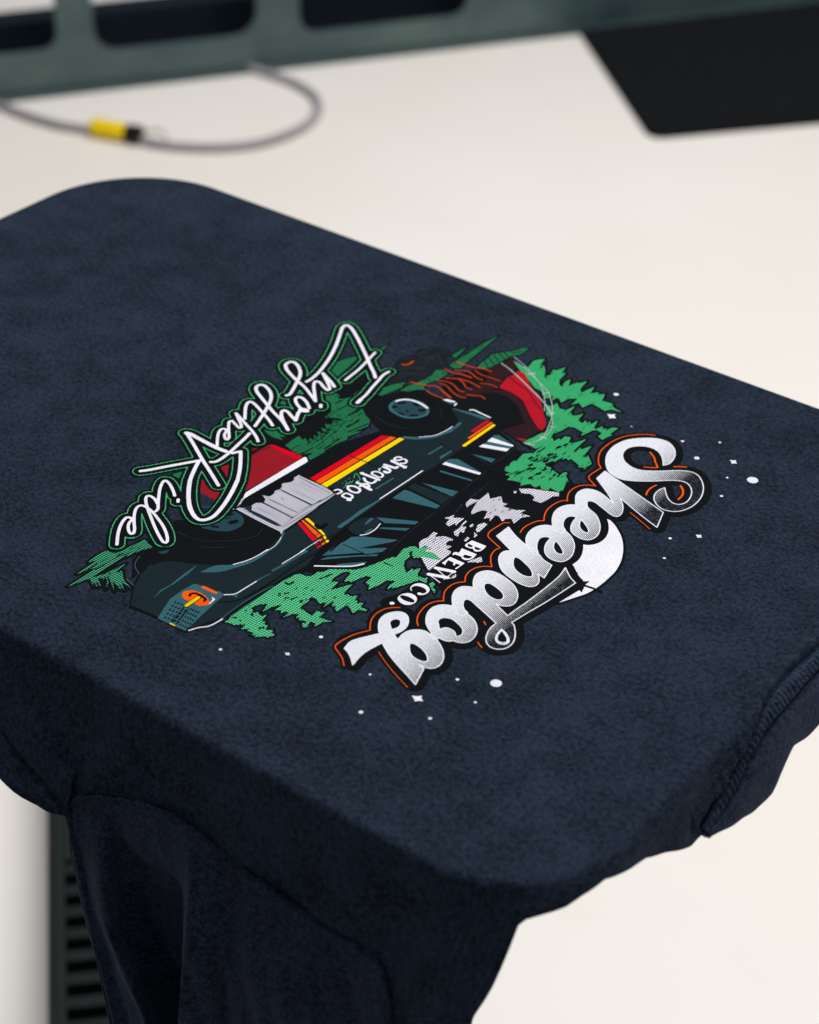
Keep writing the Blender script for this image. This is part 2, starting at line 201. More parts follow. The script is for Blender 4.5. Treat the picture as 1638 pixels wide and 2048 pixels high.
["B",0.65,"567,102,0,430,550,0,408,1028,0,605,832,0,757,1095,0,940,889,0,1067,921,0,1034,755,0,1366,813,0,1580,984,0,1538,778,0,1809,823,0,1669,642,0,1681,309,0,1511,446,0,1393,352,0,1423,205,0,1213,344,0,1111,331,0,1176,6,0,1079,168,0,992,30,0,875,349,0,749,317,0,646,-7,0"],
["B",0.66,"902,1639,0,1143,1833,0,1768,2121,0,1861,1982,0,1741,1885,0,1696,1461,0,1451,1440,0,1436,1570,0,1246,1630,0,1061,1517,0"],
["B",0.66,"853,1493,0,916,1522,0,970,1423,0,917,1401,0"]],"snow":[["p",0.0,"393,-1763,0,355,-1628,0,409,-1452,0,384,-1171,0,491,-1152,0,521,-1329,0,695,-1139,0,918,-1127,0,943,-1173,0,873,-1279,0,915,-1410,0,1071,-1384,0,1049,-1566,0,1181,-1558,0,1224,-1654,0,1225,-2073,0,1242,-2316,0,1241,-2508,0,1064,-2395,0,787,-2198,0,673,-2290,0,673,-1900,0,626,-1741,0,553,-1766,0,538,-1942,0"],
["p",0.0,"235,-544,0,348,-264,0,372,-400,0,612,-241,0,617,-477,0,648,-622,0,550,-564,0,523,-756,0,402,-718,0,361,-511,0"],
["p",0.0,"742,-850,0,757,-669,0,687,-318,0,738,-311,0,769,-558,0,867,-514,0,971,-784,0,855,-726,0,943,-973,0,847,-967,0"],
["p",0.0,"1120,-480,0,1031,-280,0,1087,-100,0,1190,-102,0,1236,-487,0,1197,-535,0"],
["p",0.0,"1144,-995,0,1130,-824,0,1203,-848,0,1225,-1030,0"],
["p",0.0,"1719,-1646,0,1866,-1286,0,1993,-1426,0,1960,-1517,0,1796,-1616,0,1765,-1673,0"],
["p",0.0,"1795,-2475,0,1799,-2188,0,1890,-2336,0"],
["p",0.0,"904,-450,0,895,-322,0,967,-332,0,976,-460,0"],
["p",0.0,"1131,-572,0,1278,-622,0,1284,-783,0,1204,-647,0"],
["p",0.0,"268,279,0,223,524,0,422,614,0,384,302,0,388,166,0"],
["p",0.0,"567,101,0,431,550,0,409,1028,0,605,831,0,757,1095,0,940,889,0,1067,921,0,1035,755,0,1366,812,0,1580,984,0,1538,777,0,1809,822,0,1670,641,0,1681,309,0,1511,446,0,1393,351,0,1423,204,0,1213,344,0,1111,331,0,1176,6,0,1079,168,0,992,29,0,875,349,0,749,317,0,646,-8,0"],
["p",0.0,"902,1639,0,1143,1833,0,1768,2120,0,1861,1982,0,1741,1885,0,1696,1461,0,1451,1440,0,1436,1569,0,1246,1629,0,1062,1517,0"],
["p",0.0,"854,1492,0,916,1521,0,970,1422,0,917,1401,0"]],"green_ground":[["p",0.0,"-4892,-439,0,-4907,134,0,-4699,23,0,-4726,156,0,-4479,8,0,-4627,236,0,-4437,157,0,-4629,389,0,-4433,353,0,-4670,590,0,-4480,587,0,-4712,791,0,-4528,822,0,-4766,984,0,-4588,1048,0,-4700,1236,0,-4531,1491,0,-4973,1262,0,-5031,1771,0,-5286,1850,0,-5356,2040,0,-5036,2299,0,-4772,2102,0,-4625,2181,0,-4424,2140,0,-4217,1985,0,-3961,1871,0,-3808,1599,0,-3806,1208,0,-3905,895,0,-3829,725,0,-3902,511,0,-3949,16,0,-3886,-85,0,-3945,-583,0,-4106,-488,0,-4096,-254,0,-4310,-540,0,-4509,-549,0"],
["p",0.0,"-6419,3152,0,-6520,3678,0,-6451,3998,0,-6332,4204,0,-6225,4181,0,-6112,3660,0,-6032,3078,0"],
["p",0.0,"-4947,1229,0,-5018,1573,0,-5211,1782,0,-5462,1906,0,-5637,2094,0,-5608,2242,0,-5546,2375,0,-5341,2333,0,-5291,2167,0,-5163,2271,0,-5069,2470,0,-5161,3063,0,-5164,3229,0,-5007,2604,0,-4943,1999,0,-4639,2040,0,-4461,2184,0,-4116,1908,0"],
["p",0.0,"-4596,3019,0,-4646,3353,0,-4592,3691,0,-4473,3914,0,-4333,3732,0,-4417,3329,0,-4491,3020,0"],
["p",0.0,"-6067,4975,0,-6051,5347,0,-5958,4920,0"],
["p",0.0,"-6317,1013,0,-6370,1176,0,-6226,1210,0,-6149,1068,0"],
["p",0.0,"-5802,-209,0,-5499,-44,0,-5128,-133,0,-5272,-211,0,-5080,-288,0,-5345,-347,0,-5588,-310,0"],
["p",0.0,"-4580,3075,0,-4702,3393,0,-4621,3669,0,-4415,4005,0,-4371,3619,0,-4470,3204,0"],
["p",0.0,"-4278,3526,0,-4237,3938,0,-4154,4216,0,-4190,4570,0,-4113,4804,0,-4181,5007,0,-4036,5125,0,-3818,5086,0,-3797,4803,0,-3848,4591,0,-3938,4263,0,-3911,4117,0,-3754,3992,0,-3942,3882,0,-4077,3647,0"],
["p",0.0,"-4053,5458,0,-4063,5845,0,-4040,6306,0,-4031,7031,0,-3950,7667,0,-3917,7260,0,-3846,6596,0,-3776,5857,0,-3702,5525,0,-3827,5380,0"],
["p",0.0,"-4315,5884,0,-4301,6228,0,-4281,6580,0,-4207,6215,0,-4154,5881,0"],
["p",0.0,"-3372,5792,0,-3444,6038,0,-3471,6545,0,-3505,6651,0,-3324,6930,0,-3150,7161,0,-3031,7504,0,-2890,7573,0,-2876,7160,0,-3024,6951,0,-3066,6564,0,-3087,6240,0,-3121,5995,0"],
["p",0.0,"-6192,-3235,0,-6083,-2966,0,-5924,-3274,0"]],"green_tree":[["p",0.0,"-2749,6676,0,-2511,6667,0,-2321,6707,0,-2394,7050,0,-2375,7182,0,-2211,7373,0,-2168,7118,0,-1992,6801,0,-2065,7086,0,-1879,6892,0,-1697,6585,0,-1576,6486,0,-1670,6664,0,-1618,6706,0,-1717,7052,0,-1628,7039,0,-1527,7349,0,-1432,7027,0,-1340,7090,0,-1288,6692,0,-1142,6474,0,-988,6404,0,-1080,6580,0,-1101,6731,0,-1066,6899,0,-904,6555,0,-812,6936,0,-787,6817,0,-662,7102,0,-583,6648,0,-447,6482,0,-350,6975,0,-236,6598,0,-98,6808,0,-50,6693,0,84,6829,0,212,6469,0,329,6509,0,494,6534,0,641,6383,0,958,6308,0,636,6272,0,546,6092,0,297,6159,0,69,6191,0,-2,5864,0,-209,6020,0,-308,5778,0,-351,6177,0,-547,6019,0,-582,5719,0,-734,5867,0,-809,5861,0,-816,5638,0,-973,5948,0,-945,5751,0,-1041,5620,0,-1325,5882,0,-1560,5914,0,-2011,6219,0,-2504,6501,0"],
["p",0.0,"-817,5368,0,-658,5442,0,-667,5650,0,-452,5447,0,-271,5487,0,-196,5804,0,-98,5306,0,-63,5176,0,-100,5464,0,25,5353,0,137,5496,0,167,5654,0,279,5242,0,431,5206,0,407,5398,0,514,5274,0,550,5434,0,626,5259,0,670,5583,0,776,5224,0,854,5183,0,926,5423,0,987,5290,0,1048,5392,0,1097,5276,0,1143,5520,0,1290,5586,0,1268,5207,0,1343,5226,0,1271,4851,0,1101,4918,0,1096,5120,0,892,5162,0,831,5061,0,742,4655,0,693,4846,0,376,4902,0,237,4841,0,200,4552,0,146,4251,0,248,3874,0,-63,4032,0,-107,4512,0,-332,4959,0,-535,4954,0"],
["p",0.0,"-261,3463,0,-183,3832,0,-120,4191,0,126,3979,0,236,4119,0,341,4000,0,368,4225,0,451,4139,0,435,4392,0,577,4445,0,682,4173,0,825,4339,0,936,4622,0,961,4246,0,998,3924,0,1064,3901,0,1038,4207,0,1103,4108,0,1220,4445,0,1318,3932,0,1399,3848,0,1400,3998,0,1680,3729,0,1687,3295,0,1652,3462,0,1485,3377,0,1476,3466,0,1143,3593,0,1137,3489,0,1024,3546,0,997,3401,0,948,3585,0,910,3306,0,925,3024,0,861,3267,0,753,2983,0,850,2914,0,998,2935,0,1042,2631,0,1223,2584,0,1171,2734,0,1341,2775,0,1370,2991,0,1431,2992,0,1512,2816,0,1639,2736,0,439,1771,0,437,1952,0,260,1954,0,329,2106,0,127,2089,0,80,2246,0,66,2627,0,137,2634,0,68,3025,0,242,3215,0,270,2989,0,246,3468,0,244,3769,0,196,3428,0"],
["p",0.0,"507,1825,0,790,1908,0,847,1773,0,992,1998,0,1184,1936,0,1218,2107,0,1353,1964,0,1513,2057,0,1474,2169,0,1735,2114,0,1791,2280,0,1632,2657,0,1736,2668,0,1076,2869,0,245,2200,0"]],"green_low":[["p",0.0,"-1165,-6935,0,-1123,-6814,0,-1179,-6710,0,-1178,-6201,0,-1158,-5578,0,-1137,-4943,0,-1093,-4594,0,-1026,-4472,0,-897,-4469,0,-780,-4406,0,-732,-4305,0,-743,-4156,0,-639,-4105,0,38,-4927,0,71,-5052,0,-26,-4978,0,-116,-4959,0,-228,-4957,0,-231,-5020,0,-270,-5173,0,-193,-5111,0,-216,-5282,0,-173,-5488,0,-50,-5480,0,65,-5508,0,224,-5545,0,196,-5314,0,292,-5297,0,370,-5502,0,515,-5505,0,573,-5577,0,518,-5812,0,470,-5689,0,327,-5714,0,402,-5890,0,372,-6007,0,230,-5880,0,284,-5837,0,239,-5696,0,118,-5704,0,112,-5871,0,48,-5730,0,2,-5826,0,-37,-5649,0,-169,-5755,0,-250,-6028,0,-254,-5763,0,-328,-5763,0,-379,-5899,0,-441,-5793,0,-568,-5894,0,-560,-5611,0,-642,-5743,0,-706,-5884,0,-742,-6123,0,-832,-5804,0,-982,-5954,0,-1032,-6175,0,-942,-6193,0,-874,-6377,0,-757,-6373,0,-876,-6290,0,-819,-6184,0,-699,-6237,0,-624,-6237,0,-593,-6123,0,-538,-6316,0,-510,-6412,0,-438,-6325,0,-421,-6430,0,-300,-6421,0,-250,-6585,0,-103,-6468,0,-67,-6585,0,28,-6567,0,-32,-6774,0,-94,-6723,0,-134,-6783,0,-276,-6925,0,-276,-6809,0,-383,-6939,0,-367,-6810,0,-549,-6854,0,-526,-6733,0,-696,-6898,0,-722,-6699,0,-842,-6795,0,-903,-6873,0,-1003,-6865,0"],
["p",0.0,"-1013,-4469,0,-826,-4445,0,-724,-4364,0,-733,-4150,0,-653,-4086,0,-588,-3892,0,-331,-3702,0,-131,-3557,0,-22,-3390,0,97,-3072,0,202,-2731,0,247,-2598,0,331,-2563,0,322,-2408,0,257,-2232,0,1093,-3317,0,993,-3583,0,967,-3479,0,933,-3692,0,908,-3309,0,698,-3414,0,675,-3619,0,623,-3785,0,597,-3961,0,496,-3763,0,396,-3811,0,363,-3525,0,204,-3558,0,81,-3751,0,60,-3956,0,-35,-4079,0,-77,-3877,0,-92,-3605,0,-269,-3779,0,-310,-4095,0,-231,-4328,0,-195,-4191,0,-131,-4155,0,-87,-4322,0,-70,-4525,0,19,-4362,0,187,-4010,0,213,-4237,0,267,-4440,0,341,-4442,0,334,-4387,0,438,-4426,0,566,-4278,0,598,-4511,0,676,-4449,0,728,-4559,0,837,-4412,0,868,-4598,0,1053,-4570,0,1058,-4656,0,904,-4690,0,895,-4892,0,706,-4758,0,580,-4738,0,575,-5057,0,470,-5006,0,418,-4898,0,356,-4978,0,260,-4782,0,227,-5155,0,173,-4912,0,67,-5072,0,-102,-4980,0,-225,-4987,0,-234,-5176,0,-345,-5265,0"],
["p",0.0,"-269,-5356,0,-192,-5082,0,-193,-5446,0"],
["p",0.0,"-117,-5536,0,-51,-5483,0,223,-5548,0,195,-5316,0,259,-5415,0,370,-5207,0,391,-5487,0,720,-5402,0,506,-5626,0,122,-5821,0"],
["p",0.0,"-204,-3630,0,-113,-3558,0,75,-3280,0,201,-2923,0,245,-2598,0,329,-2563,0,274,-2347,0,250,-2171,0,311,-2008,0,407,-1914,0,515,-1959,0,580,-1874,0,603,-1708,0,674,-1765,0,703,-1939,0,883,-1860,0,1055,-1917,0,1227,-1989,0,1001,-2090,0,795,-2158,0,665,-2326,0,539,-2233,0,469,-2093,0,435,-2219,0,550,-2321,0,570,-2563,0,681,-2731,0,885,-2902,0,881,-2634,0,945,-2742,0,1024,-2520,0,1111,-2768,0,1212,-2876,0,1212,-2781,0,1283,-2851,0,1381,-2741,0,1491,-2934,0,1282,-2945,0,1145,-3289,0,1010,-3583,0,965,-3479,0,928,-3664,0,868,-3495,0,906,-3309,0,719,-3396,0,696,-3601,0,604,-3960,0,513,-3810,0,400,-3807,0,376,-3545,0,229,-3568,0,104,-4013,0"],
["p",0.0,"1551,-2918,0,1585,-2796,0,1678,-2847,0,1705,-2980,0,1805,-2994,0,1869,-3127,0,1712,-3037,0"],
["p",0.0,"466,-4463,0,548,-4428,0,563,-4264,0,608,-4503,0,663,-4458,0,711,-4541,0,835,-4412,0,870,-4626,0,1046,-4575,0,1065,-4644,0,888,-4671,0,883,-4879,0,719,-4777,0"]],"green_dim":[["p",0.0,"-5132,-6552,0,-5067,-6597,0,-4894,-6524,0,-4848,-6259,0,-4771,-5705,0,-4391,-5828,0,-4527,-6067,0,-4639,-6578,0,-4663,-7171,0,-4667,-7615,0,-4835,-8168,0,-4833,-7810,0,-4829,-7209,0,-4945,-7397,0,-5018,-7707,0,-5033,-7309,0,-5040,-6995,0,-5145,-7207,0,-5200,-6834,0"],
["p",0.0,"-4667,-7615,0,-4519,-7277,0,-4431,-6668,0,-4374,-7098,0,-4302,-6945,0,-4011,-7183,0,-3593,-7329,0,-4022,-7254,0,-3696,-7488,0,-4061,-7316,0,-3785,-7498,0,-4195,-7362,0,-3857,-7647,0,-4257,-7380,0,-4497,-7259,0,-4245,-7433,0,-4063,-7720,0,-4273,-7455,0,-4467,-7330,0,-4346,-7514,0,-4432,-7426,0,-4550,-7490,0,-4225,-7696,0,-4526,-7595,0,-4247,-7775,0,-4553,-7648,0,-4325,-7837,0"]],"stump":[["q",0.0,"-5227,4505,0,-5322,4823,0,-5296,5153,0,-5172,5386,0,-5244,5595,0,-4993,5978,0,-4771,6113,0,-4446,6108,0,-4269,5896,0,-4340,5706,0,-4064,5447,0,-4036,5209,0,-4186,4958,0,-4097,4642,0,-4173,4240,0,-4395,4061,0,-4660,3719,0,-4852,3776,0,-4940,4218,0"]],"stump_mark":[["s",1.39,"-5282,5163,0,-5071,5423,0,-4997,5840,0,-4884,5976,0"],
["s",1.3,"-4898,5253,0,-4801,5465,0,-4565,5435,0"],
["s",0.82,"-4759,5809,0,-4473,5598,0,-4196,5340,0"],
["s",1.43,"-4956,4377,0,-4775,4697,0,-4470,4857,0"],
["s",1.46,"-4819,4144,0,-4571,4430,0,-4308,4642,0"],
["s",1.31,"-4756,6035,0,-4539,6032,0"],
["s",1.4,"-4675,5127,0,-4583,5289,0"],
["l",0.77,"-5290,4910,0,-5200,5105,0"],
["l",0.71,"-4646,5734,0,-4563,5951,0"],
["l",0.68,"-4128,4648,0,-4090,4738,0"],
["l",0.7,"-5127,4407,0,-5075,4664,0"],
["l",0.76,"-4767,5473,0,-4718,5573,0"],
["l",0.67,"-5022,5598,0,-5005,5685,0"],
["l",0.61,"-5031,4562,0,-4955,4658,0"],
["l",0.77,"-4739,4045,0,-4635,4176,0"],
["l",0.43,"-4290,4322,0,-4247,4587,0"],
["l",0.63,"-4869,4891,0,-4799,4957,0"],
["l",0.49,"-4130,5146,0,-4098,5231,0"],
["l",0.52,"-4124,5197,0,-4102,5284,0"],
["l",0.42,"-4661,4777,0,-4604,4920,0"],
["l",0.81,"-4786,5278,0,-4752,5347,0"],
["l",0.55,"-4757,5437,0,-4698,5547,0"],
["l",0.49,"-4667,4946,0,-4465,5088,0"],
["l",0.71,"-4388,4574,0,-4232,4740,0"],
["l",0.83,"-4712,5280,0,-4629,5366,0"],
["l",0.68,"-4673,4330,0,-4570,4516,0"],
["l",0.49,"-4816,4687,0,-4786,4862,0"],
["l",0.53,"-4867,5106,0,-4830,5231,0"],
["l",0.57,"-4330,5353,0,-4248,5485,0"],
["l",0.82,"-5184,4990,0,-5076,5171,0"],
["l",0.44,"-4426,4127,0,-4386,4337,0"],
["l",0.49,"-4601,4409,0,-4493,4506,0"],
["l",0.41,"-4281,4337,0,-4240,4464,0"],
["l",0.62,"-4770,5524,0,-4726,5687,0"],
["l",0.48,"-4850,4258,0,-4711,4466,0"],
["l",0.82,"-5077,4543,0,-4941,4733,0"],
["l",0.63,"-5278,4883,0,-5154,5053,0"],
["l",0.45,"-4663,5364,0,-4628,5442,0"],
["l",0.56,"-4757,5288,0,-4667,5426,0"],
["l",0.43,"-4313,4699,0,-4282,4853,0"],
["l",0.63,"-4837,4234,0,-4778,4292,0"],
["l",0.69,"-4587,4831,0,-4484,4969,0"],
["l",0.76,"-4651,4436,0,-4577,4525,0"],
["l",0.67,"-4648,5477,0,-4475,5602,0"],
["l",0.4,"-4948,4602,0,-4886,4887,0"],
["l",0.78,"-4580,4636,0,-4493,4850,0"],
["l",0.42,"-4726,4308,0,-4710,4412,0"],
["l",0.49,"-5018,5390,0,-4918,5639,0"],
["l",0.4,"-4832,4202,0,-4766,4475,0"],
["l",0.69,"-4696,5524,0,-4570,5758,0"],
["l",0.73,"-4563,4329,0,-4504,4487,0"]],"maroon":[["p",0.0,"-3066,6035,0,-3018,6379,0,-2897,6829,0,-2570,6480,0,-2470,6043,0,-2466,5832,0,-2355,5412,0,-2344,5253,0,-2530,4768,0,-2753,4256,0,-3016,4334,0,-3014,4754,0,-2719,5203,0"],
["p",0.0,"-2530,4768,0,-2353,5120,0,-2093,5330,0,-1786,5328,0,-1226,4956,0,-740,4541,0,-358,4300,0,-561,4137,0,-893,4418,0,-1354,4853,0,-1804,5064,0,-2212,5067,0"],
["p",0.0,"-994,3628,0,-900,3861,0,-700,4339,0,-405,4339,0,-220,4213,0,-282,3734,0,-498,3482,0,-762,3580,0"]],"red_mid":[["q",0.0,"-2328,5400,1,-2437,5899,0,-2387,6137,0,-2414,6370,0,-2186,6355,0,-1851,6064,0,-1544,5812,0,-1213,5640,0,-940,5318,0,-718,5068,0,-443,4760,0,-274,4530,0,-203,4275,0,-355,4308,0,-766,4605,0,-1214,4989,0,-1491,5198,0,-1873,5326,0,-2278,5329,1"],
["p",0.0,"-505,3518,0,-252,3671,0,-294,3510,0"]],"truck_body":[["p",0.0,"-3204,-7784,0,-3660,-7198,0,-3873,-6745,0,-3906,-6494,0,-3867,-6183,0,-3700,-5972,0,-3269,-5755,0,-2885,-5524,0,-2550,-5256,0,-2338,-4830,0,-2260,-4172,0,-2376,-3419,0,-2358,-2866,0,-2418,-1503,0,-2565,-1167,0,-2857,-1316,0,-3167,-1133,0,-3242,1412,0,-2834,1679,0,-2291,2024,0,-2057,2460,0,-2031,2857,0,-2143,3272,0,-2656,3661,0,-2225,3782,0,-1715,3744,0,-1338,3731,0,-1365,2709,0,-1303,2298,0,-1283,1800,0,-1352,676,0,-1406,-971,0,-1411,-2511,0,-1380,-3019,0,-1101,-4147,0,-1207,-4687,0,-1326,-6880,0,-1589,-7583,0,-1651,-7679,0,-2676,-7721,0"],
["q",0.0,"-1272,-42,1,-1270,211,1,-165,278,1,-164,-108,1"],
["q",0.0,"-1322,-2311,0,-1328,-1847,0,-1091,-1589,0,-857,-1667,0,-809,-2068,0,-891,-2395,0,-1069,-2411,0"]],"panel":[["q",0.0,"-3912,-3399,0,-2485,-3453,0,-2448,-3382,0,-2463,-1501,0,-2521,-1405,0,-2770,-1320,0,-3689,-1301,1,-3737,-1413,0,-3901,-3286,0"],
["p",0.0,"-3954,-3363,0,-4143,-2920,0,-4110,-2842,0,-3997,-3154,0"]],"red_dark":[["p",0.0,"-5252,-1302,0,-5207,-678,0,-4184,-593,0,-4137,-742,0,-4275,-2676,0,-4473,-2334,0,-4799,-1868,0"],
["p",0.0,"-5426,-1103,0,-5329,-949,0,-5358,-1181,0"],
["p",0.0,"-5477,-2229,0,-5390,-2011,0,-5013,-2515,0,-5182,-2396,0"],
["p",0.0,"-5457,-2944,0,-5393,-2946,0,-5184,-3085,0,-4842,-3166,0,-4689,-3062,0,-4536,-3415,0,-5064,-3398,0,-5166,-3320,0"]],"teal_dim":[["l",2.06,"-3510,2868,0,-3722,3185,0"],
["l",3.77,"-3510,2868,0,-3319,3144,0"],
["l",3.33,"-3510,2868,0,-3211,2867,0"],
["l",2.26,"-3510,2868,0,-3434,2647,0"],
["l",3.86,"-3510,2868,0,-3772,2737,0"],
["s",2.09,"-3875,-3541,0,-3651,-3567,0,-3481,-3703,0,-3411,-3884,0,-3457,-4124,0,-3614,-4283,0,-3823,-4384,0,-4027,-4446,0"],
["p",0.0,"-3848,-4134,0,-3861,-3940,0,-3680,-3693,0,-3685,-3935,0,-3556,-4035,0,-3713,-4194,0"],
["l",1.84,"-4626,-3832,0,-4449,-3690,0"],
["p",0.0,"-4177,-5887,0,-4018,-5629,0,-3982,-5796,0,-4056,-5887,0"],
["q",0.0,"-3977,2734,0,-4030,2936,0,-3967,3151,0,-3816,3307,0,-3565,3386,0,-3312,3353,0,-3115,3227,0,-3004,3054,0,-3021,2860,0,-3170,2651,0,-3393,2540,0,-3650,2553,0,-3835,2605,0"],
["q",0.0,"-4080,-4455,0,-4060,-4100,0,-3932,-3861,0,-3769,-3593,0,-3533,-3677,0,-3440,-3874,0,-3478,-4123,0,-3646,-4292,0,-3844,-4383,0"]],"teal":[["p",0.0,"-1075,-3597,0,-1088,-2954,0,-1028,-2840,0,-1019,-2568,0,-823,-2384,0,-78,-1973,0,-126,-2117,0,-605,-2847,0,-69,-2384,0,-70,-2598,0,-302,-2897,0,-410,-2903,0,-1067,-3584,0"],
["p",0.0,"-1010,-3745,0,-940,-3554,0,-84,-2723,0,-60,-2801,0,-422,-3123,0,-991,-3746,0"],
["p",0.0,"-597,-3697,0,-538,-3585,0,-91,-3116,0,-112,-3277,0,-248,-3481,0"],
["p",0.0,"-1066,-1547,0,-161,-1043,0,-151,-1205,0,-766,-1613,0"],
["p",0.0,"-736,-1894,0,-687,-1787,0,-149,-1406,0,-166,-1555,0"],
["p",0.0,"-1116,-1945,0,-1159,-1673,0,-1077,-1607,0,-1064,-1938,0"],
["p",0.0,"-1276,-653,0,-1271,-169,0,-1121,-138,0,-166,-182,0,-165,-337,0"],
["p",0.0,"-1142,348,0,-188,594,0,-177,319,0"],
["p",0.0,"-882,-2263,0,-887,-2065,0,-826,-1949,0,-812,-2207,0"],
["p",0.0,"-1518,-2437,0,-1565,-1551,0,-1489,-861,0,-1447,-915,0,-1452,-1668,0,-1444,-2445,0"],
["p",0.0,"-1014,3295,0,-926,3366,0,-349,3213,0,-310,2825,0,-994,2579,0,-976,2938,0"],
["p",0.0,"-951,2195,0,-325,2379,0,-318,2179,0"],
["p",0.0,"-1266,1528,0,-1232,1668,0,-1063,1785,0,-245,1646,0,-1241,1362,0"],
["p",0.0,"-1117,1091,0,-203,1242,0,-226,1168,0,-1066,1022,0"],
["p",0.0,"-660,477,0,-178,578,0,-526,298,0"],
["p",0.0,"-3064,3842,0,-2770,3915,0,-2783,3823,0"],
["p",0.0,"-2679,3682,0,-2201,3805,0,-1879,3863,0,-1592,3855,0,-1666,3735,0,-2057,3720,0,-2581,3660,0"],
["p",0.0,"-2998,-7360,0,-3084,-6940,0,-3049,-6666,0,-3092,-6200,0,-3103,-5655,0,-3029,-6056,0,-3010,-6603,0,-3045,-6878,0"],
["p",0.0,"-2409,-7758,0,-2688,-7052,0,-2695,-6629,0,-2658,-6290,0,-2563,-6246,0,-1886,-6166,0,-1825,-6240,0,-1745,-6871,0,-1610,-7721,0"],
["p",0.0,"-1702,-6079,0,-1616,-5919,0,-1542,-6088,0"],
["p",0.0,"-2047,-6140,0,-1905,-6150,0,-1804,-6283,0,-1834,-6398,0"],
["p",0.0,"-1499,1603,0,-1436,2051,0,-1399,1948,0,-1411,1486,0"],
["q",0.0,"-2851,-5869,1,-2755,-5459,0,-2471,-5168,0,-2239,-4726,0,-2216,-4222,0,-2150,-4299,0,-2173,-4802,0,-2349,-5261,0,-2532,-5598,0"],
["s",1.0,"-2229,-4429,0,-2185,-4166,0,-2203,-3852,0,-2384,-3433,0"],
["s",0.89,"-1846,-581,0,-1800,63,0"],
["s",1.0,"-1779,1507,0,-1744,2017,0"],
["s",1.82,"-2132,2452,0,-2025,2714,0,-2027,2988,0,-2048,3208,0"],
["s",2.22,"-2750,1757,0,-2436,1953,0,-2178,2277,0,-2079,2629,0,-2070,2911,0"],
["s",1.01,"-1606,-5323,0,-1551,-4903,0"],
["s",1.66,"-1575,-4764,0,-1542,-4468,0,-1482,-3678,0"],
["s",0.48,"-1289,-6921,0,-1301,-6275,0,-1266,-5670,0,-1192,-5210,0"],
["s",1.49,"-1515,-2429,0,-1521,-2231,0,-1504,-2013,0"],
["s",0.37,"-4382,-6280,0,-4282,-6521,0,-4143,-6665,0,-3904,-6789,0"],
["s",0.48,"-3998,-7115,0,-3700,-7188,0"],
["s",1.78,"-3977,2734,0,-4030,2936,0,-3967,3151,0,-3815,3306,0,-3564,3386,0,-3312,3352,0,-3114,3227,0,-3004,3054,0,-3021,2859,0,-3170,2651,0,-3392,2540,0,-3650,2553,0,-3835,2605,0,-3977,2734,0"]],"red_bright":[["p",0.0,"-5206,-679,0,-5110,-621,0,-4202,-572,0,-4194,-772,0,-5089,-718,0"],
["p",0.0,"-3409,-1227,0,-3259,1445,0,-3110,1555,0,-3245,-1242,0"],
["p",0.0,"-2377,-2922,0,-2370,-2849,0,-1608,-3145,0,-1626,-3275,0"],
["p",0.0,"-1517,-3336,0,-1529,-3230,0,-1481,-3241,0,-1475,-3352,0"],
["p",0.0,"-1409,-3398,0,-1409,-3282,0,-1339,-3309,0,-1345,-3428,0"],
["l",1.44,"-1569,3101,0,-1550,3768,0"]],"orange_fill":[["p",0.0,"-3219,-1251,0,-3065,1560,0,-2909,1609,0,-3047,-1263,0"],
["p",0.0,"-2380,-2790,0,-2377,-2736,0,-1612,-2966,0,-1616,-3102,0"],
["p",0.0,"-1535,-3153,0,-1535,-3037,0,-1482,-3077,0,-1462,-3194,0"],
["p",0.0,"-1396,-3240,0,-1401,-3129,0,-1328,-3152,0,-1332,-3271,0"],
["l",1.34,"-1436,2767,0,-1423,3735,0"],
["q",0.0,"-2559,-6797,0,-2618,-6691,0,-2589,-6576,0,-2478,-6487,0,-2279,-6451,0,-2067,-6495,0,-1911,-6583,0,-1870,-6671,0,-1926,-6776,0,-2052,-6847,0,-2171,-6821,0,-2308,-6840,0,-2433,-6849,0"],
["l",1.71,"-2408,-6247,0,-2040,-6229,0"]],"yellow_fill":[["p",0.0,"-3011,-1272,0,-2840,1664,0,-2702,1688,0,-2832,-1282,0"],
["p",0.0,"-2367,-2677,0,-2334,-2599,0,-2049,-2695,0,-1891,-2804,0,-1781,-2784,0,-1575,-2870,0,-1577,-2938,0,-1840,-2831,0"],
["p",0.0,"-1552,-2968,0,-1551,-2900,0,-1439,-2977,0,-1447,-3050,0"],
["p",0.0,"-1400,-3095,0,-1389,-3003,0,-1316,-3027,0,-1316,-3127,0"],
["l",1.77,"-1320,2390,0,-1309,3676,0"]],"hatch_black":[["l",0.71,"-4923,1768,0,-4884,2084,0"],
["l",0.69,"-4555,1702,0,-4522,2132,0"],
["l",1.07,"-4199,1235,0,-4165,1658,0"],
["l",0.73,"-4033,1055,0,-3892,1679,0"],
["l",1.07,"-3871,1264,0,-3765,1623,0"],
["l",0.65,"-4006,36,0,-3992,622,0"],
["l",0.67,"-4287,-493,0,-4254,-88,0"],
["l",0.71,"-4920,1763,0,-4871,2250,0"],
["l",0.68,"-4527,1718,0,-4495,2228,0"],
["l",0.61,"-4821,1128,0,-4542,1273,0"],
["l",0.6,"-4925,1203,0,-4468,1413,0"],
["l",0.49,"-4682,806,0,-4454,833,0"],
["l",0.45,"-4699,674,0,-4376,661,0"],
["l",0.41,"-4696,520,0,-4380,464,0"],
["l",0.37,"-4674,343,0,-4377,235,0"],
["l",0.34,"-4721,150,0,-4449,23,0"],
["l",0.46,"-3480,6262,0,-3116,5988,0"],
["l",0.49,"-3453,6460,0,-3062,6206,0"],
["l",0.5,"-3426,6659,0,-3055,6430,0"],
["l",0.53,"-3380,6830,0,-3014,6639,0"],
["l",0.53,"-3313,6974,0,-3013,6816,0"],
["l",0.64,"-3099,7058,0,-2957,7306,0"],
["l",0.51,"-5419,2219,0,-5259,2390,0"],
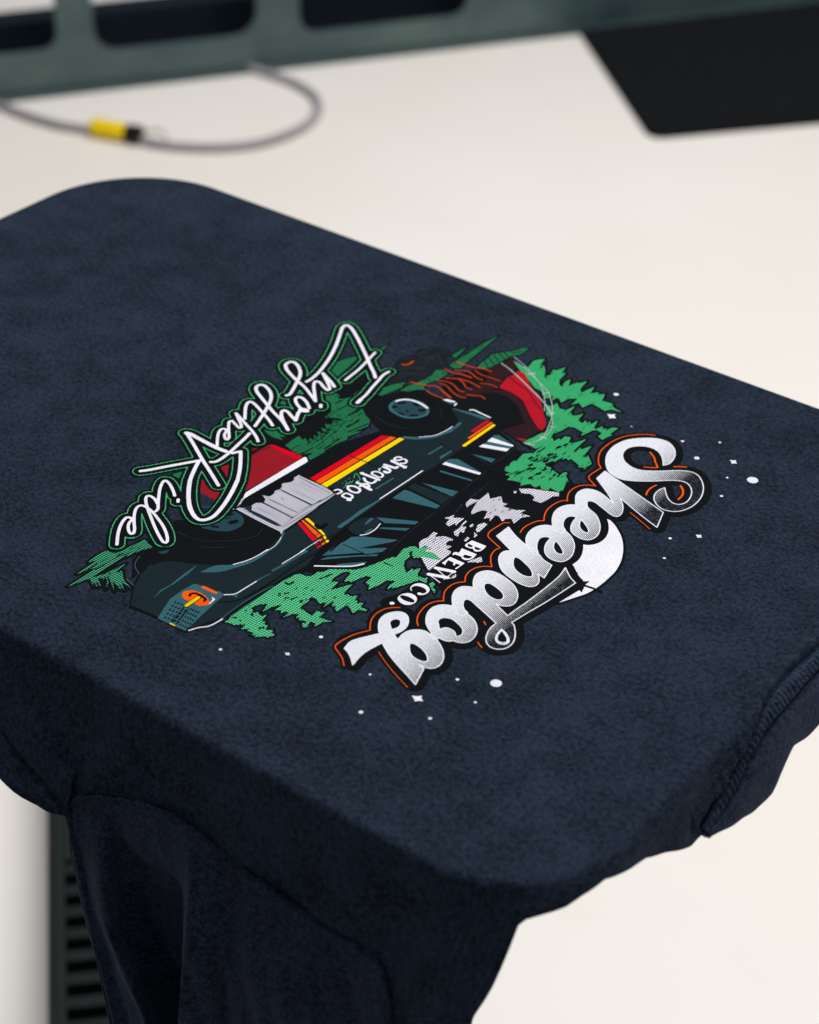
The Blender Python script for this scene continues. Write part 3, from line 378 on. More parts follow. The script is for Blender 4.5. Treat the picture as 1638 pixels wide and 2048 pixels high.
["l",0.48,"-5571,2511,0,-5427,2545,0"],
["l",0.49,"-5423,2381,0,-5335,2536,0"],
["s",0.51,"-2480,5999,0,-2082,5816,0,-1512,5612,0,-1251,5386,0,-773,5072,0"],
["l",1.57,"591,3798,0,605,3890,0"],
["l",1.57,"673,4015,0,687,4107,0"],
["l",1.56,"322,2932,0,335,3023,0"],
["l",1.54,"572,2496,0,586,2585,0"],
["l",1.54,"669,2574,0,683,2663,0"],
["l",1.54,"487,2185,0,501,2274,0"],
["l",1.53,"894,2464,0,908,2553,0"],
["l",1.53,"840,2181,0,854,2269,0"],
["l",1.55,"507,2663,0,521,2753,0"],
["l",1.56,"608,3362,0,623,3452,0"],
["l",1.54,"890,3094,0,904,3184,0"],
["l",1.55,"485,2915,0,499,3005,0"],
["l",1.54,"900,2711,0,914,2801,0"],
["l",1.55,"717,3053,0,731,3143,0"],
["l",0.66,"338,3333,0,336,3632,0"],
["l",0.71,"568,2923,0,616,3258,0"],
["l",0.72,"703,3130,0,762,3525,0"],
["l",0.55,"1110,2677,0,1047,2917,0"],
["l",0.65,"876,3617,0,877,3767,0"],
["l",1.04,"-1046,-4940,0,-943,-4950,0,-927,-4813,0"],
["l",0.93,"-784,-5270,0,-743,-5208,0"],
["l",0.76,"-526,-5354,0,-484,-5184,0"],
["l",0.68,"-610,-5376,0,-611,-5331,0"],
["l",1.39,"-299,-5294,0,-307,-5240,0"],
["l",0.67,"-903,-5350,0,-869,-5324,0"],
["l",0.93,"-1110,-6692,0,-1044,-6639,0"],
["l",0.73,"-915,-6669,0,-896,-6639,0"],
["l",1.19,"-385,-6598,0,-338,-6546,0"],
["l",0.98,"-494,-4234,0,-425,-4022,0"],
["l",0.54,"-542,-4335,0,-524,-4289,0"],
["l",0.54,"228,-2909,0,483,-2881,0"],
["l",0.65,"-493,-4278,0,-522,-4333,0"],
["l",0.54,"-4941,-7400,0,-4948,-7088,0"],
["l",0.57,"-4817,-7301,0,-4759,-6455,0"],
["l",0.56,"-4659,-7175,0,-4632,-6418,0"],
["l",0.58,"-4653,-7548,0,-4556,-6870,0"],
["l",0.56,"-4920,-7034,0,-4908,-6800,0"],
["q",0.0,"-3917,-3268,0,-4069,-2935,0,-4092,-2280,0,-3984,-1506,0,-3765,-1440,0,-3662,-1574,0,-3731,-1756,0,-3914,-1849,1,-3727,-1915,0,-3691,-1993,0,-3672,-2085,0,-3720,-2195,1,-3654,-2319,0,-3677,-2480,0,-3853,-2533,1,-3653,-2636,0,-3617,-2783,0,-3741,-2917,0,-3743,-3145,0,-3843,-3261,0"],
["l",0.46,"-5244,-1300,0,-5122,-728,0"],
["l",0.66,"-3284,201,0,-2768,224,0"],
["l",0.51,"905,2584,0,897,2647,0"],
["l",0.47,"1033,2287,0,1040,2330,0"],
["l",0.57,"687,2442,0,688,2506,0"],
["l",0.36,"468,3024,0,457,3081,0"],
["l",0.58,"415,2847,0,403,2957,0"],
["l",0.46,"779,3301,0,792,3454,0"],
["l",0.33,"805,2702,0,803,2764,0"],
["l",0.56,"1213,2693,0,1219,2773,0"],
["l",0.57,"695,3444,0,722,3583,0"],
["l",0.71,"589,3082,0,608,3232,0"],
["l",0.35,"874,2328,0,843,2515,0"],
["l",0.42,"720,3089,0,700,3178,0"],
["l",0.54,"475,2932,0,485,3096,0"],
["l",0.69,"344,1908,0,365,2038,0"],
["l",0.36,"308,3329,0,309,3384,0"],
["l",0.49,"413,2070,0,405,2247,0"],
["l",0.43,"1259,2411,0,1270,2560,0"],
["l",0.69,"523,2286,0,547,2443,0"],
["l",0.3,"182,2853,0,160,2955,0"],
["l",0.52,"1059,2372,0,1091,2525,0"],
["l",0.55,"1336,2681,0,1332,2837,0"],
["l",0.41,"311,3275,0,324,3438,0"],
["l",0.47,"418,2148,0,425,2314,0"],
["l",0.65,"661,3022,0,651,3192,0"],
["l",0.43,"681,3198,0,653,3328,0"],
["l",0.49,"866,2807,0,854,2930,0"],
["l",0.52,"824,3414,0,831,3521,0"],
["l",0.69,"649,3326,0,660,3489,0"],
["l",0.33,"1289,2507,0,1261,2677,0"],
["l",0.62,"500,2034,0,473,2218,0"],
["l",0.42,"420,3119,0,442,3282,0"],
["l",0.41,"532,3146,0,517,3243,0"],
["l",0.53,"646,3483,0,641,3530,0"],
["l",0.6,"106,2301,0,83,2412,0"],
["l",0.54,"348,2069,0,355,2114,0"],
["l",0.35,"423,2906,0,400,3087,0"],
["l",0.57,"1033,2652,0,1031,2746,0"],
["l",0.47,"395,3140,0,377,3261,0"],
["l",0.62,"807,3316,0,813,3455,0"],
["l",0.59,"924,2168,0,929,2225,0"],
["l",0.42,"1252,2654,0,1261,2780,0"],
["l",0.52,"142,2014,0,137,2156,0"],
["l",0.59,"619,3349,0,598,3468,0"],
["l",0.43,"721,1939,0,680,2127,0"],
["l",0.38,"678,2072,0,679,2140,0"],
["l",0.55,"1222,2499,0,1230,2553,0"],
["l",0.5,"1541,3448,0,1554,3520,0"],
["l",0.32,"611,3652,0,598,3758,0"],
["l",0.51,"1361,2674,0,1362,2815,0"],
["l",0.41,"601,3895,0,612,3953,0"],
["l",0.36,"650,3855,0,641,3970,0"],
["l",0.66,"1322,3859,0,1335,3931,0"],
["l",0.41,"1228,2643,0,1221,2771,0"],
["l",0.32,"1474,2836,0,1476,2935,0"],
["l",0.47,"1659,3471,0,1671,3581,0"],
["l",0.42,"778,4151,0,784,4292,0"],
["l",0.38,"1603,3623,0,1600,3764,0"],
["l",0.5,"740,3937,0,738,4001,0"],
["l",0.36,"1447,2729,0,1430,2818,0"],
["l",0.47,"1040,3612,0,1055,3680,0"],
["l",0.52,"548,6320,0,583,6454,0"],
["l",0.27,"-1374,6579,0,-1393,6700,0"],
["l",0.36,"-1639,6715,0,-1634,6902,0"],
["l",0.35,"117,6162,0,123,6321,0"],
["l",0.29,"-1518,6464,0,-1555,6655,0"],
["l",0.33,"-579,6004,0,-595,6137,0"],
["l",0.45,"-381,6301,0,-358,6446,0"],
["l",0.31,"-817,5731,0,-829,5827,0"],
["l",0.29,"486,6176,0,480,6250,0"],
["l",0.3,"-440,6335,0,-461,6441,0"],
["l",0.3,"-263,5374,0,-262,5511,0"],
["l",0.36,"591,4987,0,580,5065,0"],
["l",0.41,"139,4796,0,134,4894,0"],
["l",0.38,"142,4394,0,123,4486,0"],
["l",0.35,"164,4980,0,157,5061,0"],
["l",0.41,"140,4259,0,136,4343,0"],
["l",0.29,"-190,4941,0,-197,5057,0"],
["l",0.33,"726,4820,0,736,4878,0"],
["l",0.33,"572,5169,0,562,5298,0"],
["l",0.32,"-166,4790,0,-179,4870,0"],
["l",0.39,"244,5312,0,218,5482,0"],
["l",0.3,"163,4220,0,133,4386,0"],
["l",0.42,"-380,-4823,0,-387,-4741,0"],
["l",0.33,"-1113,-6136,0,-1121,-6086,0"],
["l",0.49,"-830,-6771,0,-826,-6740,0"],
["l",0.56,"-364,-6681,0,-355,-6627,0"],
["l",0.56,"-658,-5426,0,-660,-5349,0"],
["l",0.36,"-808,-5431,0,-803,-5360,0"],
["l",0.55,"-566,-4875,0,-542,-4822,0"],
["l",0.32,"-730,-5198,0,-734,-5167,0"],
["l",0.39,"-630,-5503,0,-612,-5455,0"],
["l",0.37,"-937,-6449,0,-942,-6418,0"],
["l",0.45,"-1055,-6341,0,-1059,-6277,0"],
["l",0.45,"-362,-4684,0,-366,-4644,0"],
["l",0.58,"-851,-5430,0,-846,-5365,0"],
["l",0.42,"-708,-5005,0,-720,-4915,0"],
["l",0.55,"-267,-5166,0,-262,-5132,0"],
["l",0.32,"420,-4523,0,418,-4453,0"],
["l",0.53,"182,-4727,0,207,-4656,0"],
["l",0.48,"-243,-4452,0,-226,-4395,0"],
["l",0.49,"-97,-4646,0,-101,-4537,0"],
["l",0.42,"-7,-4870,0,17,-4781,0"],
["l",0.46,"562,-4701,0,587,-4630,0"],
["l",0.52,"-437,-5049,0,-421,-4978,0"],
["l",0.56,"-553,-4813,0,-537,-4761,0"],
["l",0.4,"-226,-5077,0,-226,-5027,0"],
["l",0.48,"-4470,-88,0,-4478,115,0"],
["l",0.46,"-5189,1933,0,-5187,2155,0"],
["l",0.44,"-4374,-8,0,-4399,259,0"],
["l",0.25,"-4591,-550,0,-4621,-397,0"],
["l",0.33,"-3979,51,0,-3971,186,0"],
["l",0.28,"-4369,1596,0,-4393,2008,0"],
["l",0.27,"-4175,1015,0,-4159,1125,0"],
["l",0.27,"-3983,-262,0,-3954,-172,0"],
["l",0.34,"-3845,1256,0,-3790,1427,0"],
["l",0.46,"-4542,526,0,-4481,809,0"],
["l",0.31,"-4482,-563,0,-4428,-311,0"],
["l",0.32,"-4087,-46,0,-4125,243,0"],
["l",0.42,"-4328,1851,0,-4336,2006,0"],
["l",0.31,"-4554,1994,0,-4566,2140,0"],
["l",0.28,"-4236,1194,0,-4217,1330,0"],
["l",0.36,"-4243,370,0,-4275,621,0"],
["l",0.39,"-4226,-57,0,-4219,306,0"],
["l",0.53,"-4238,1245,0,-4211,1385,0"],
["l",0.28,"-4359,1006,0,-4336,1177,0"],
["l",0.32,"-4141,-87,0,-4102,193,0"],
["l",0.34,"-4507,1044,0,-4422,1289,0"],
["l",0.42,"-4311,652,0,-4291,952,0"],
["l",0.34,"-3935,1108,0,-3871,1282,0"],
["l",0.46,"-4364,1109,0,-4413,1474,0"],
["l",0.28,"-4266,138,0,-4280,341,0"],
["l",0.29,"-4983,1300,0,-4988,1649,0"],
["l",0.39,"-4641,-480,0,-4600,-175,0"],
["l",0.41,"-4905,1303,0,-4918,1711,0"],
["l",0.32,"-4190,1396,0,-4215,1775,0"],
["l",0.36,"-4528,1514,0,-4537,1687,0"],
["l",0.48,"-4369,239,0,-4375,534,0"],
["l",0.26,"-4712,1852,0,-4669,2183,0"],
["l",0.28,"-4696,1516,0,-4713,1647,0"],
["l",0.53,"-4335,1469,0,-4298,1580,0"],
["l",0.46,"-4375,-640,0,-4319,-408,0"],
["l",0.46,"-4499,1810,0,-4477,2110,0"],
["l",0.28,"-3901,-274,0,-3918,-8,0"],
["l",0.41,"-4396,496,0,-4472,906,0"],
["l",0.39,"-4477,483,0,-4407,732,0"],
["l",0.56,"-5182,1945,0,-5141,2205,0"],
["l",0.38,"-4477,632,0,-4551,1052,0"],
["l",0.36,"-4587,1150,0,-4594,1519,0"],
["l",0.34,"-3967,149,0,-3963,296,0"],
["l",0.31,"-4258,-318,0,-4246,-118,0"],
["l",0.25,"-4883,-500,0,-4857,-161,0"],
["l",0.47,"-4075,450,0,-3983,722,0"],
["l",0.28,"-4154,716,0,-3991,617,0"],
["l",0.3,"-4456,412,0,-4263,346,0"],
["l",0.25,"-4545,320,0,-4391,241,0"],
["l",0.23,"-4584,906,0,-4436,845,0"],
["l",0.22,"-4697,1304,0,-4557,1257,0"],
["l",0.23,"-4456,658,0,-4350,586,0"],
["l",0.21,"-4571,1195,0,-4484,1127,0"],
["l",0.23,"-4235,628,0,-4036,501,0"],
["l",0.34,"-5006,1811,0,-4906,1775,0"],
["l",0.29,"-4985,1333,0,-4886,1272,0"],
["l",0.29,"-4610,711,0,-4524,654,0"],
["l",0.19,"-4559,796,0,-4417,714,0"],
["l",0.35,"-4413,876,0,-4250,815,0"],
["l",0.21,"-4959,1320,0,-4872,1275,0"],
["l",0.34,"-4834,1570,0,-4692,1494,0"],
["l",0.21,"-4982,1380,0,-4847,1302,0"],
["l",0.24,"-4156,582,0,-4060,519,0"],
["l",0.23,"-4280,635,0,-4148,573,0"],
["l",0.21,"-4478,933,0,-4368,847,0"],
["l",0.24,"-4462,975,0,-4261,855,0"],
["l",0.3,"-4611,1250,0,-4479,1179,0"],
["l",0.3,"-4682,1171,0,-4567,1091,0"],
["l",0.23,"-4220,-7141,0,-4001,-7229,0"],
["l",0.27,"-4390,-7356,0,-4198,-7458,0"],
["l",0.22,"-4573,-7148,0,-4392,-7234,0"],
["l",0.22,"-4528,-7124,0,-4323,-7271,0"],
["l",0.24,"-4592,-7235,0,-4366,-7337,0"],
["l",0.24,"-4332,-6994,0,-4235,-7061,0"],
["l",0.25,"-4547,-7167,0,-4437,-7209,0"],
["l",0.23,"-4504,-6912,0,-4320,-6971,0"],
["l",0.24,"-4326,-7022,0,-4147,-7093,0"],
["l",0.22,"-4503,-7069,0,-4279,-7193,0"],
["l",0.18,"-4410,-7290,0,-4242,-7399,0"],
["l",0.22,"-4576,-7368,0,-4443,-7419,0"],
["l",0.2,"-4291,-7342,0,-4147,-7423,0"],
["l",0.2,"-4469,-6842,0,-4259,-6980,0"],
["l",0.33,"-4780,-6259,0,-4713,-6056,0"],
["l",0.24,"-4619,-6203,0,-4624,-6004,0"],
["l",0.21,"-4782,-6696,0,-4837,-6401,0"],
["l",0.35,"-4540,-6570,0,-4591,-6100,0"],
["l",0.31,"-5004,-6549,0,-5052,-6241,0"],
["l",0.26,"-4770,-6572,0,-4744,-6369,0"],
["l",0.27,"-4663,-6020,0,-4638,-5728,0"],
["l",0.28,"-4507,-6456,0,-4473,-6127,0"],
["l",0.24,"-4779,-7568,0,-4743,-7353,0"],
["l",0.22,"-4788,-6644,0,-4808,-6337,0"],
["l",0.35,"-4693,-6493,0,-4653,-6245,0"],
["l",0.33,"-4760,-7129,0,-4795,-6918,0"],
["l",0.32,"-4037,4707,0,-4024,4785,0"],
["l",0.38,"-3953,4746,0,-3941,4788,0"],
["l",0.3,"-4090,3677,0,-4108,3804,0"],
["l",0.24,"-4022,3975,0,-4029,4102,0"],
["l",0.33,"-3990,4471,0,-3982,4517,0"],
["l",0.28,"-3790,3950,0,-3779,4000,0"],
["l",0.28,"-4105,4341,0,-4108,4476,0"],
["l",0.35,"-3933,4937,0,-3936,5039,0"],
["l",0.3,"-4024,4413,0,-3997,4512,0"],
["l",0.3,"-3914,4530,0,-3915,4588,0"],
["l",0.22,"-4093,4658,0,-4102,4735,0"],
["l",0.41,"-3887,4948,0,-3860,5049,0"],
["l",0.32,"-4039,6180,0,-4004,6352,0"],
["l",0.42,"-4033,5815,0,-4016,5900,0"],
["l",0.29,"-3989,5908,0,-3996,6147,0"],
["l",0.31,"-3856,6021,0,-3788,6290,0"],
["l",0.29,"-4017,6807,0,-3978,6971,0"],
["l",0.32,"-3900,6659,0,-3908,6921,0"],
["l",0.34,"-3971,6598,0,-3990,6741,0"],
["l",0.25,"-3825,6274,0,-3829,6397,0"],
["l",0.34,"-3987,5512,0,-4018,5734,0"],
["l",0.27,"-4017,5672,0,-4031,5793,0"],
["l",0.25,"1190,-1643,0,1183,-1582,0"],
["l",0.36,"625,-1546,0,632,-1495,0"],
["l",0.3,"906,-1386,0,922,-1296,0"],
["l",0.31,"739,-1846,0,721,-1727,0"],
["l",0.29,"861,-1669,0,877,-1593,0"],
["l",0.29,"972,-1460,0,991,-1369,0"],
["l",0.39,"681,-1308,0,695,-1249,0"],
["l",0.26,"1134,-1760,0,1135,-1717,0"],
["l",0.32,"540,-1431,0,550,-1396,0"],
["l",0.31,"605,-1453,0,593,-1372,0"],
["l",0.35,"890,457,0,881,598,0"],
["l",0.39,"510,589,0,496,662,0"],
["l",0.42,"1004,459,0,984,560,0"],
["l",0.58,"1254,695,0,1264,794,0"],
["l",0.39,"1644,702,0,1637,798,0"],
["l",0.37,"845,621,0,861,682,0"],
["l",0.47,"716,791,0,702,875,0"],
["l",0.52,"975,281,0,966,390,0"],
["l",0.44,"1175,493,0,1166,614,0"],
["l",0.51,"799,914,0,813,977,0"],
["l",2.11,"-3881,3013,0,-3798,3121,0"],
["l",1.96,"-3544,3223,0,-3419,3222,0"],
["l",2.77,"-3235,3087,0,-3177,3133,0"],
["l",1.87,"-3264,2721,0,-3162,2803,0"],
["l",1.8,"-3582,2625,0,-3467,2637,0"],
["l",2.39,"-3880,2769,0,-3857,2807,0"],
["l",0.86,"-3534,2805,0,-3432,2847,0"],
["l",0.33,"-3570,2918,0,-3407,2746,0"],
["l",0.68,"-3707,2787,0,-3678,2790,0"],
["l",0.68,"-3477,3013,0,-3448,3016,0"],
["l",3.01,"-3637,-3899,0,-3590,-3794,0"],
["l",1.53,"-3881,-4298,0,-3770,-4243,0"],
["l",0.79,"-3836,-3855,0,-3802,-3759,0"]],"panel_groove":[["q",0.0,"-3798,-3243,0,-3710,-3068,0,-3603,-3190,0,-3344,-3189,0,-2715,-3230,0,-2596,-3253,0,-2655,-3300,0,-3076,-3316,0"],
["l",0.96,"-3616,-2783,0,-2629,-2821,0"],
["l",0.99,"-3618,-2078,0,-2651,-2112,0"],
["l",0.31,"-3580,-3033,0,-2719,-3063,0"],
["l",0.36,"-3617,-2573,0,-2673,-2581,0"],
["l",0.27,"-3577,-1651,0,-2700,-1695,0"],
["l",0.28,"-3624,-1905,0,-2702,-1908,0"],
["l",0.28,"-3493,-1511,0,-2769,-1538,0"],
["l",0.39,"-2582,-3225,0,-2629,-2821,0,-2533,-1420,0"],
["l",0.39,"-2537,-3323,0,-2483,-2290,0,-2429,-1548,0"],
["l",0.36,"-2673,-2581,0,-2633,-2133,0,-2583,-1813,0"],
["l",0.26,"-3816,-3291,0,-2589,-3331,0"],
["l",0.41,"-3662,-1357,0,-2596,-1435,0"],
["l",0.83,"-3394,-2341,0,-3323,-2354,0"]],"faint_line":[["s",0.43,"-4370,-4994,0,-3980,-4981,0,-3662,-4892,0,-3308,-4624,0,-2988,-4318,0,-2819,-3950,0,-2880,-3631,0"],
["s",0.47,"-3990,2113,0,-3589,1998,0,-3205,2031,0,-2970,2123,0"],
["s",0.32,"-3041,3567,0,-2706,3310,0,-2583,3009,0"],
["s",0.46,"-3575,-5118,0,-3243,-4917,0,-3030,-4714,0"],
["s",0.35,"33,-2423,0,-72,-1312,0,-95,-23,0,-162,558,0"],
["s",0.36,"-130,721,0,-178,1660,0,-220,1772,0"],
["s",0.41,"-1029,2166,0,-681,2145,0,-266,2106,0,-254,3133,0,-344,3290,0"],
["s",0.36,"-3165,-7371,0,-3273,-6596,0,-3092,-5948,0"],
["s",0.43,"-1673,-6662,0,-1571,-5234,0,-1491,-3899,0"],
["s",0.35,"-1850,-1778,0,-1798,-470,0,-1717,1055,0"],
["s",0.39,"-1726,-4345,0,-1714,-2894,0"],
["s",0.33,"-1917,1950,0,-1904,2577,0,-2074,3068,0"],
["s",0.32,"-2529,-1906,0,-2472,-811,0,-2429,333,0"]],"line_black":[["l",0.35,"-2767,223,0,-2582,224,0"],
["s",1.33,"-2419,-6688,0,-2451,-6621,0,-2389,-6542,0,-2214,-6524,0,-2040,-6567,0,-2028,-6633,0"],
["s",2.9,"-2225,-7002,0,-2224,-6617,0"],
["l",0.85,"-2513,-7091,0,-2521,-7049,0"],
["l",0.85,"-2423,-7080,0,-2431,-7038,0"],
["l",0.85,"-2334,-7069,0,-2342,-7027,0"],
["l",0.85,"-2245,-7058,0,-2253,-7016,0"],
["l",0.84,"-2155,-7046,0,-2163,-7005,0"],
["l",0.85,"-2457,-7233,0,-2465,-7192,0"],
["l",0.85,"-2368,-7222,0,-2376,-7180,0"],
["l",0.85,"-2279,-7211,0,-2287,-7169,0"],
["l",0.84,"-2190,-7200,0,-2198,-7158,0"],
["l",0.84,"-2101,-7188,0,-2109,-7147,0"],
["l",0.85,"-2402,-7375,0,-2410,-7334,0"],
["l",0.84,"-2313,-7364,0,-2321,-7322,0"],
["l",0.84,"-2224,-7352,0,-2232,-7311,0"],
["l",0.84,"-2135,-7341,0,-2143,-7300,0"],
["l",0.84,"-2046,-7330,0,-2054,-7288,0"],
["l",0.84,"-2346,-7516,0,-2354,-7475,0"],
["l",0.84,"-2258,-7504,0,-2266,-7463,0"],
["l",0.84,"-2169,-7493,0,-2177,-7452,0"],
["l",0.84,"-2081,-7482,0,-2088,-7440,0"],
["l",0.84,"-1992,-7470,0,-2000,-7429,0"],
["l",0.84,"-2292,-7656,0,-2299,-7615,0"],
["l",0.84,"-2203,-7644,0,-2211,-7603,0"],
["l",0.84,"-2115,-7633,0,-2123,-7592,0"],
["l",0.84,"-2027,-7621,0,-2034,-7580,0"],
["l",0.84,"-1939,-7610,0,-1946,-7569,0"],
["l",0.84,"-2058,-7065,0,-2066,-7023,0"],
["l",0.84,"-1986,-7061,0,-1994,-7019,0"],
["l",0.84,"-1914,-7057,0,-1921,-7015,0"],
["l",0.84,"-1841,-7053,0,-1849,-7011,0"],
["l",0.84,"-2006,-7208,0,-2014,-7167,0"],
["l",0.84,"-1934,-7204,0,-1942,-7163,0"],
["l",0.84,"-1862,-7200,0,-1870,-7159,0"],
["l",0.84,"-1790,-7196,0,-1798,-7155,0"],
["l",0.84,"-1954,-7351,0,-1962,-7310,0"],
["l",0.84,"-1882,-7347,0,-1890,-7306,0"],
["l",0.84,"-1811,-7343,0,-1818,-7301,0"],
["l",0.84,"-1739,-7338,0,-1746,-7297,0"],
["l",0.84,"-1903,-7493,0,-1911,-7452,0"],
["l",0.83,"-1831,-7489,0,-1839,-7448,0"],
["l",0.83,"-1759,-7484,0,-1767,-7443,0"],
["l",0.83,"-1688,-7480,0,-1695,-7439,0"],
["l",0.83,"-1852,-7634,0,-1859,-7593,0"],
["l",0.83,"-1780,-7630,0,-1788,-7589,0"],
["l",0.83,"-1709,-7626,0,-1716,-7585,0"],
["l",0.83,"-1637,-7621,0,-1645,-7580,0"],
["l",0.83,"-1801,-7775,0,-1808,-7734,0"],
["l",0.83,"-1729,-7770,0,-1737,-7730,0"],
["l",0.83,"-1658,-7766,0,-1665,-7725,0"],
["l",0.83,"-1587,-7761,0,-1594,-7721,0"],
["l",0.52,"-2234,-7085,0,-2062,-7661,0"],
["l",0.53,"-2094,-7093,0,-1938,-7651,0"],
["l",0.37,"-2181,-7163,0,-2114,-7154,0"],
["l",0.36,"-2161,-7237,0,-2080,-7232,0"],
["l",0.37,"-2133,-7319,0,-2065,-7309,0"],
["l",0.37,"-2110,-7404,0,-2037,-7391,0"],
["l",0.35,"-2082,-7486,0,-2007,-7485,0"],
["l",0.35,"-2060,-7571,0,-1979,-7566,0"],
["s",0.48,"-981,-2922,0,-215,-2912,0"],
["s",0.93,"-1034,-3324,0,-1070,-2976,0,-1066,-2675,0"],
["s",0.34,"-2773,240,0,-2367,232,0"],
["s",0.34,"-2012,260,0,-1666,246,0"],
["s",0.38,"-1869,2099,0,-1443,2060,0,-1281,2001,0"],
["s",0.18,"-2246,3563,0,-1977,3222,0,-1945,2932,0"],
["s",0.67,"-1725,-6436,0,-1440,-6117,0,-1311,-5401,0,-1305,-4298,0,-1208,-3413,0"],
["s",0.41,"-1415,-5975,0,-1325,-5165,0,-1306,-4521,0"],
["s",0.41,"-1360,-4055,0,-1268,-3201,0,-1323,-2380,0"],
["s",0.4,"-1441,-3959,0,-1405,-3080,0,-1464,-2728,0"],
["s",0.52,"-1008,-4474,0,-1004,-4027,0,-1101,-3589,0"],
["s",0.63,"-3180,-7841,0,-2407,-7760,0"],
["s",2.41,"-1979,-2709,0,-1825,-2754,0,-1821,-2548,0"],
["s",0.29,"-3245,-7652,0,-3256,-7479,0,-3151,-7425,0"],
["s",0.42,"-1319,-2315,0,-1248,-2426,0,-994,-2457,0,-877,-2413,0"]],"yellow_top":[["l",1.96,"-2224,-7003,0,-2224,-6618,0"],
["l",0.83,"-2054,-7720,0,-1934,-7721,0"]],"white_detail":[["p",0.0,"-4139,-2889,0,-4225,-2711,0,-4143,-565,0,-4082,-552,0,-3945,-667,0,-3941,-757,0,-4015,-1898,0,-4075,-2767,0,-4079,-2946,0"],
["s",0.94,"-943,-4020,0,-518,-3702,0,-242,-3465,0,-103,-3242,0"],
["s",0.6,"-898,-2387,0,-794,-2231,0,-768,-1975,0,-823,-1698,0"],
["s",0.73,"-1487,-865,0,-1462,-44,0,-1440,793,0"],
["s",1.03,"-2682,3837,0,-2704,3942,0"],
["s",0.99,"-2228,3899,0,-2151,3961,0,-1919,3946,0,-1600,3922,0"],
["s",1.36,"-4012,3047,0,-3915,3220,0,-3729,3329,0,-3456,3352,0,-3166,3281,0"],
["s",0.48,"-2466,1993,0,-2202,2310,0,-2113,2675,0,-2104,2957,0"],
["s",0.58,"-2457,-5161,0,-2318,-4858,0,-2245,-4542,0,-2230,-4205,0"],
["s",0.35,"-2231,-4338,0,-2187,-4074,0,-2233,-3816,0,-2310,-3612,0"],
["s",0.69,"-1557,-7655,0,-1464,-7449,0,-1332,-7285,0,-1285,-7130,0,-1258,-6873,0"],
["s",0.6,"-1840,-6179,0,-1664,-5992,0,-1629,-5688,0,-1603,-5326,0"],
["s",0.46,"-1591,-4432,0,-1538,-3679,0"],
["s",0.37,"-1562,-3814,0,-1533,-3134,0"],
["p",0.0,"-980,2929,0,-992,3152,0,-338,3197,0,-329,3128,0"],
["p",0.0,"-1000,2587,0,-983,2754,0,-331,2993,0,-325,2845,0"],
["p",0.0,"-1242,1337,0,-1229,1478,0,-234,1631,0,-220,1532,0"],
["p",0.0,"-3125,3869,0,-3019,3975,0,-2798,4010,0,-2744,3950,0,-2930,3883,0"],
["p",0.0,"-2019,-6400,0,-1876,-6422,0,-1850,-6629,0,-1868,-6673,0,-1918,-6471,0"]],"truck_text":[["s",1.22,"-2220,943,0,-2298,921,0,-2333,825,0,-2293,755,0,-2205,782,0,-2155,905,0,-2065,931,0,-2002,872,0,-1992,779,0,-2062,728,0"],
["s",1.84,"-2306,668,0,-1872,642,0"],
["s",1.05,"-2335,686,0,-2264,642,0"],
["s",0.77,"-1875,702,0,-1867,587,0"],
["s",1.82,"-2343,415,0,-2162,445,0,-2050,459,0,-2035,528,0"],
["s",0.7,"-2317,225,0,-2340,174,0,-2276,123,0"],
["s",1.11,"-2227,-121,0,-2335,-117,0,-2372,-29,0,-2309,38,0,-2177,55,0,-2084,15,0,-2056,-80,0,-2118,-130,0,-2196,-123,0"],
["s",1.75,"-2559,-252,0,-2031,-214,0"],
["s",0.72,"-2548,-284,0,-2543,-199,0"],
["s",1.38,"-2368,-392,0,-2238,-473,0,-2099,-467,0,-2054,-386,0,-2065,-300,0"],
["p",0.0,"-2354,290,0,-2342,340,0,-2242,380,0,-2123,367,0,-2041,312,0,-2010,203,0,-2057,125,0,-2141,111,0,-2210,163,0,-2156,214,0,-2082,212,0,-2063,252,0,-2152,282,0,-2250,279,0"],
["s",1.9,"-2367,-645,0,-1914,-694,0"],
["s",1.36,"-2213,-738,0,-2211,-592,0,-2101,-558,0,-2030,-609,0"],
["s",1.38,"-2451,-911,0,-2337,-830,0,-2141,-841,0,-2079,-980,0,-2201,-1050,0,-2372,-1009,0,-2451,-911,0"],
["s",1.2,"-2311,-1316,0,-2286,-1189,0,-2103,-1184,0,-2046,-1279,0,-2135,-1351,0,-2271,-1354,0,-2311,-1316,0"],
["s",1.81,"-2068,-1385,0,-2024,-1367,0"],
["s",1.13,"-2586,-1270,0,-2546,-1185,0,-2413,-1202,0,-2436,-1345,0"]],"truck_text_green":[["s",0.37,"-2562,-550,0,-2663,-375,0,-2662,-338,0,-2519,-406,0,-2388,-519,0,-2431,-589,0,-2318,-607,0,-2290,-692,0,-2397,-706,0"],
["s",0.32,"-2521,-626,0,-2478,-754,0,-2546,-718,0,-2506,-830,0,-2571,-811,0,-2502,-970,0,-2485,-1065,0"],
["s",0.25,"-2632,-932,0,-2646,-545,0"]],"flame_line":[["s",1.01,"-3975,5724,0,-3715,5715,0,-3437,5766,0,-3200,5872,0,-2953,5877,0"],
["s",1.07,"-3998,5183,0,-3740,5176,0,-3483,5254,0,-3188,5279,0"],
["s",0.79,"-3747,5299,0,-3536,5470,0,-3326,5468,0,-3084,5363,0,-2875,5362,0"],
["s",0.69,"-3345,5668,0,-3089,5573,0,-2795,5597,0,-2457,5614,0"],
["s",0.9,"-3693,4828,0,-3411,5013,0,-3137,5065,0,-2897,5047,0,-2696,4999,0"],
["s",0.78,"-3424,5003,0,-3202,4927,0,-2982,4767,0,-2808,4783,0"],
["s",0.81,"-3744,4616,0,-3535,4700,0,-3320,4663,0,-3061,4536,0,-2900,4541,0"],
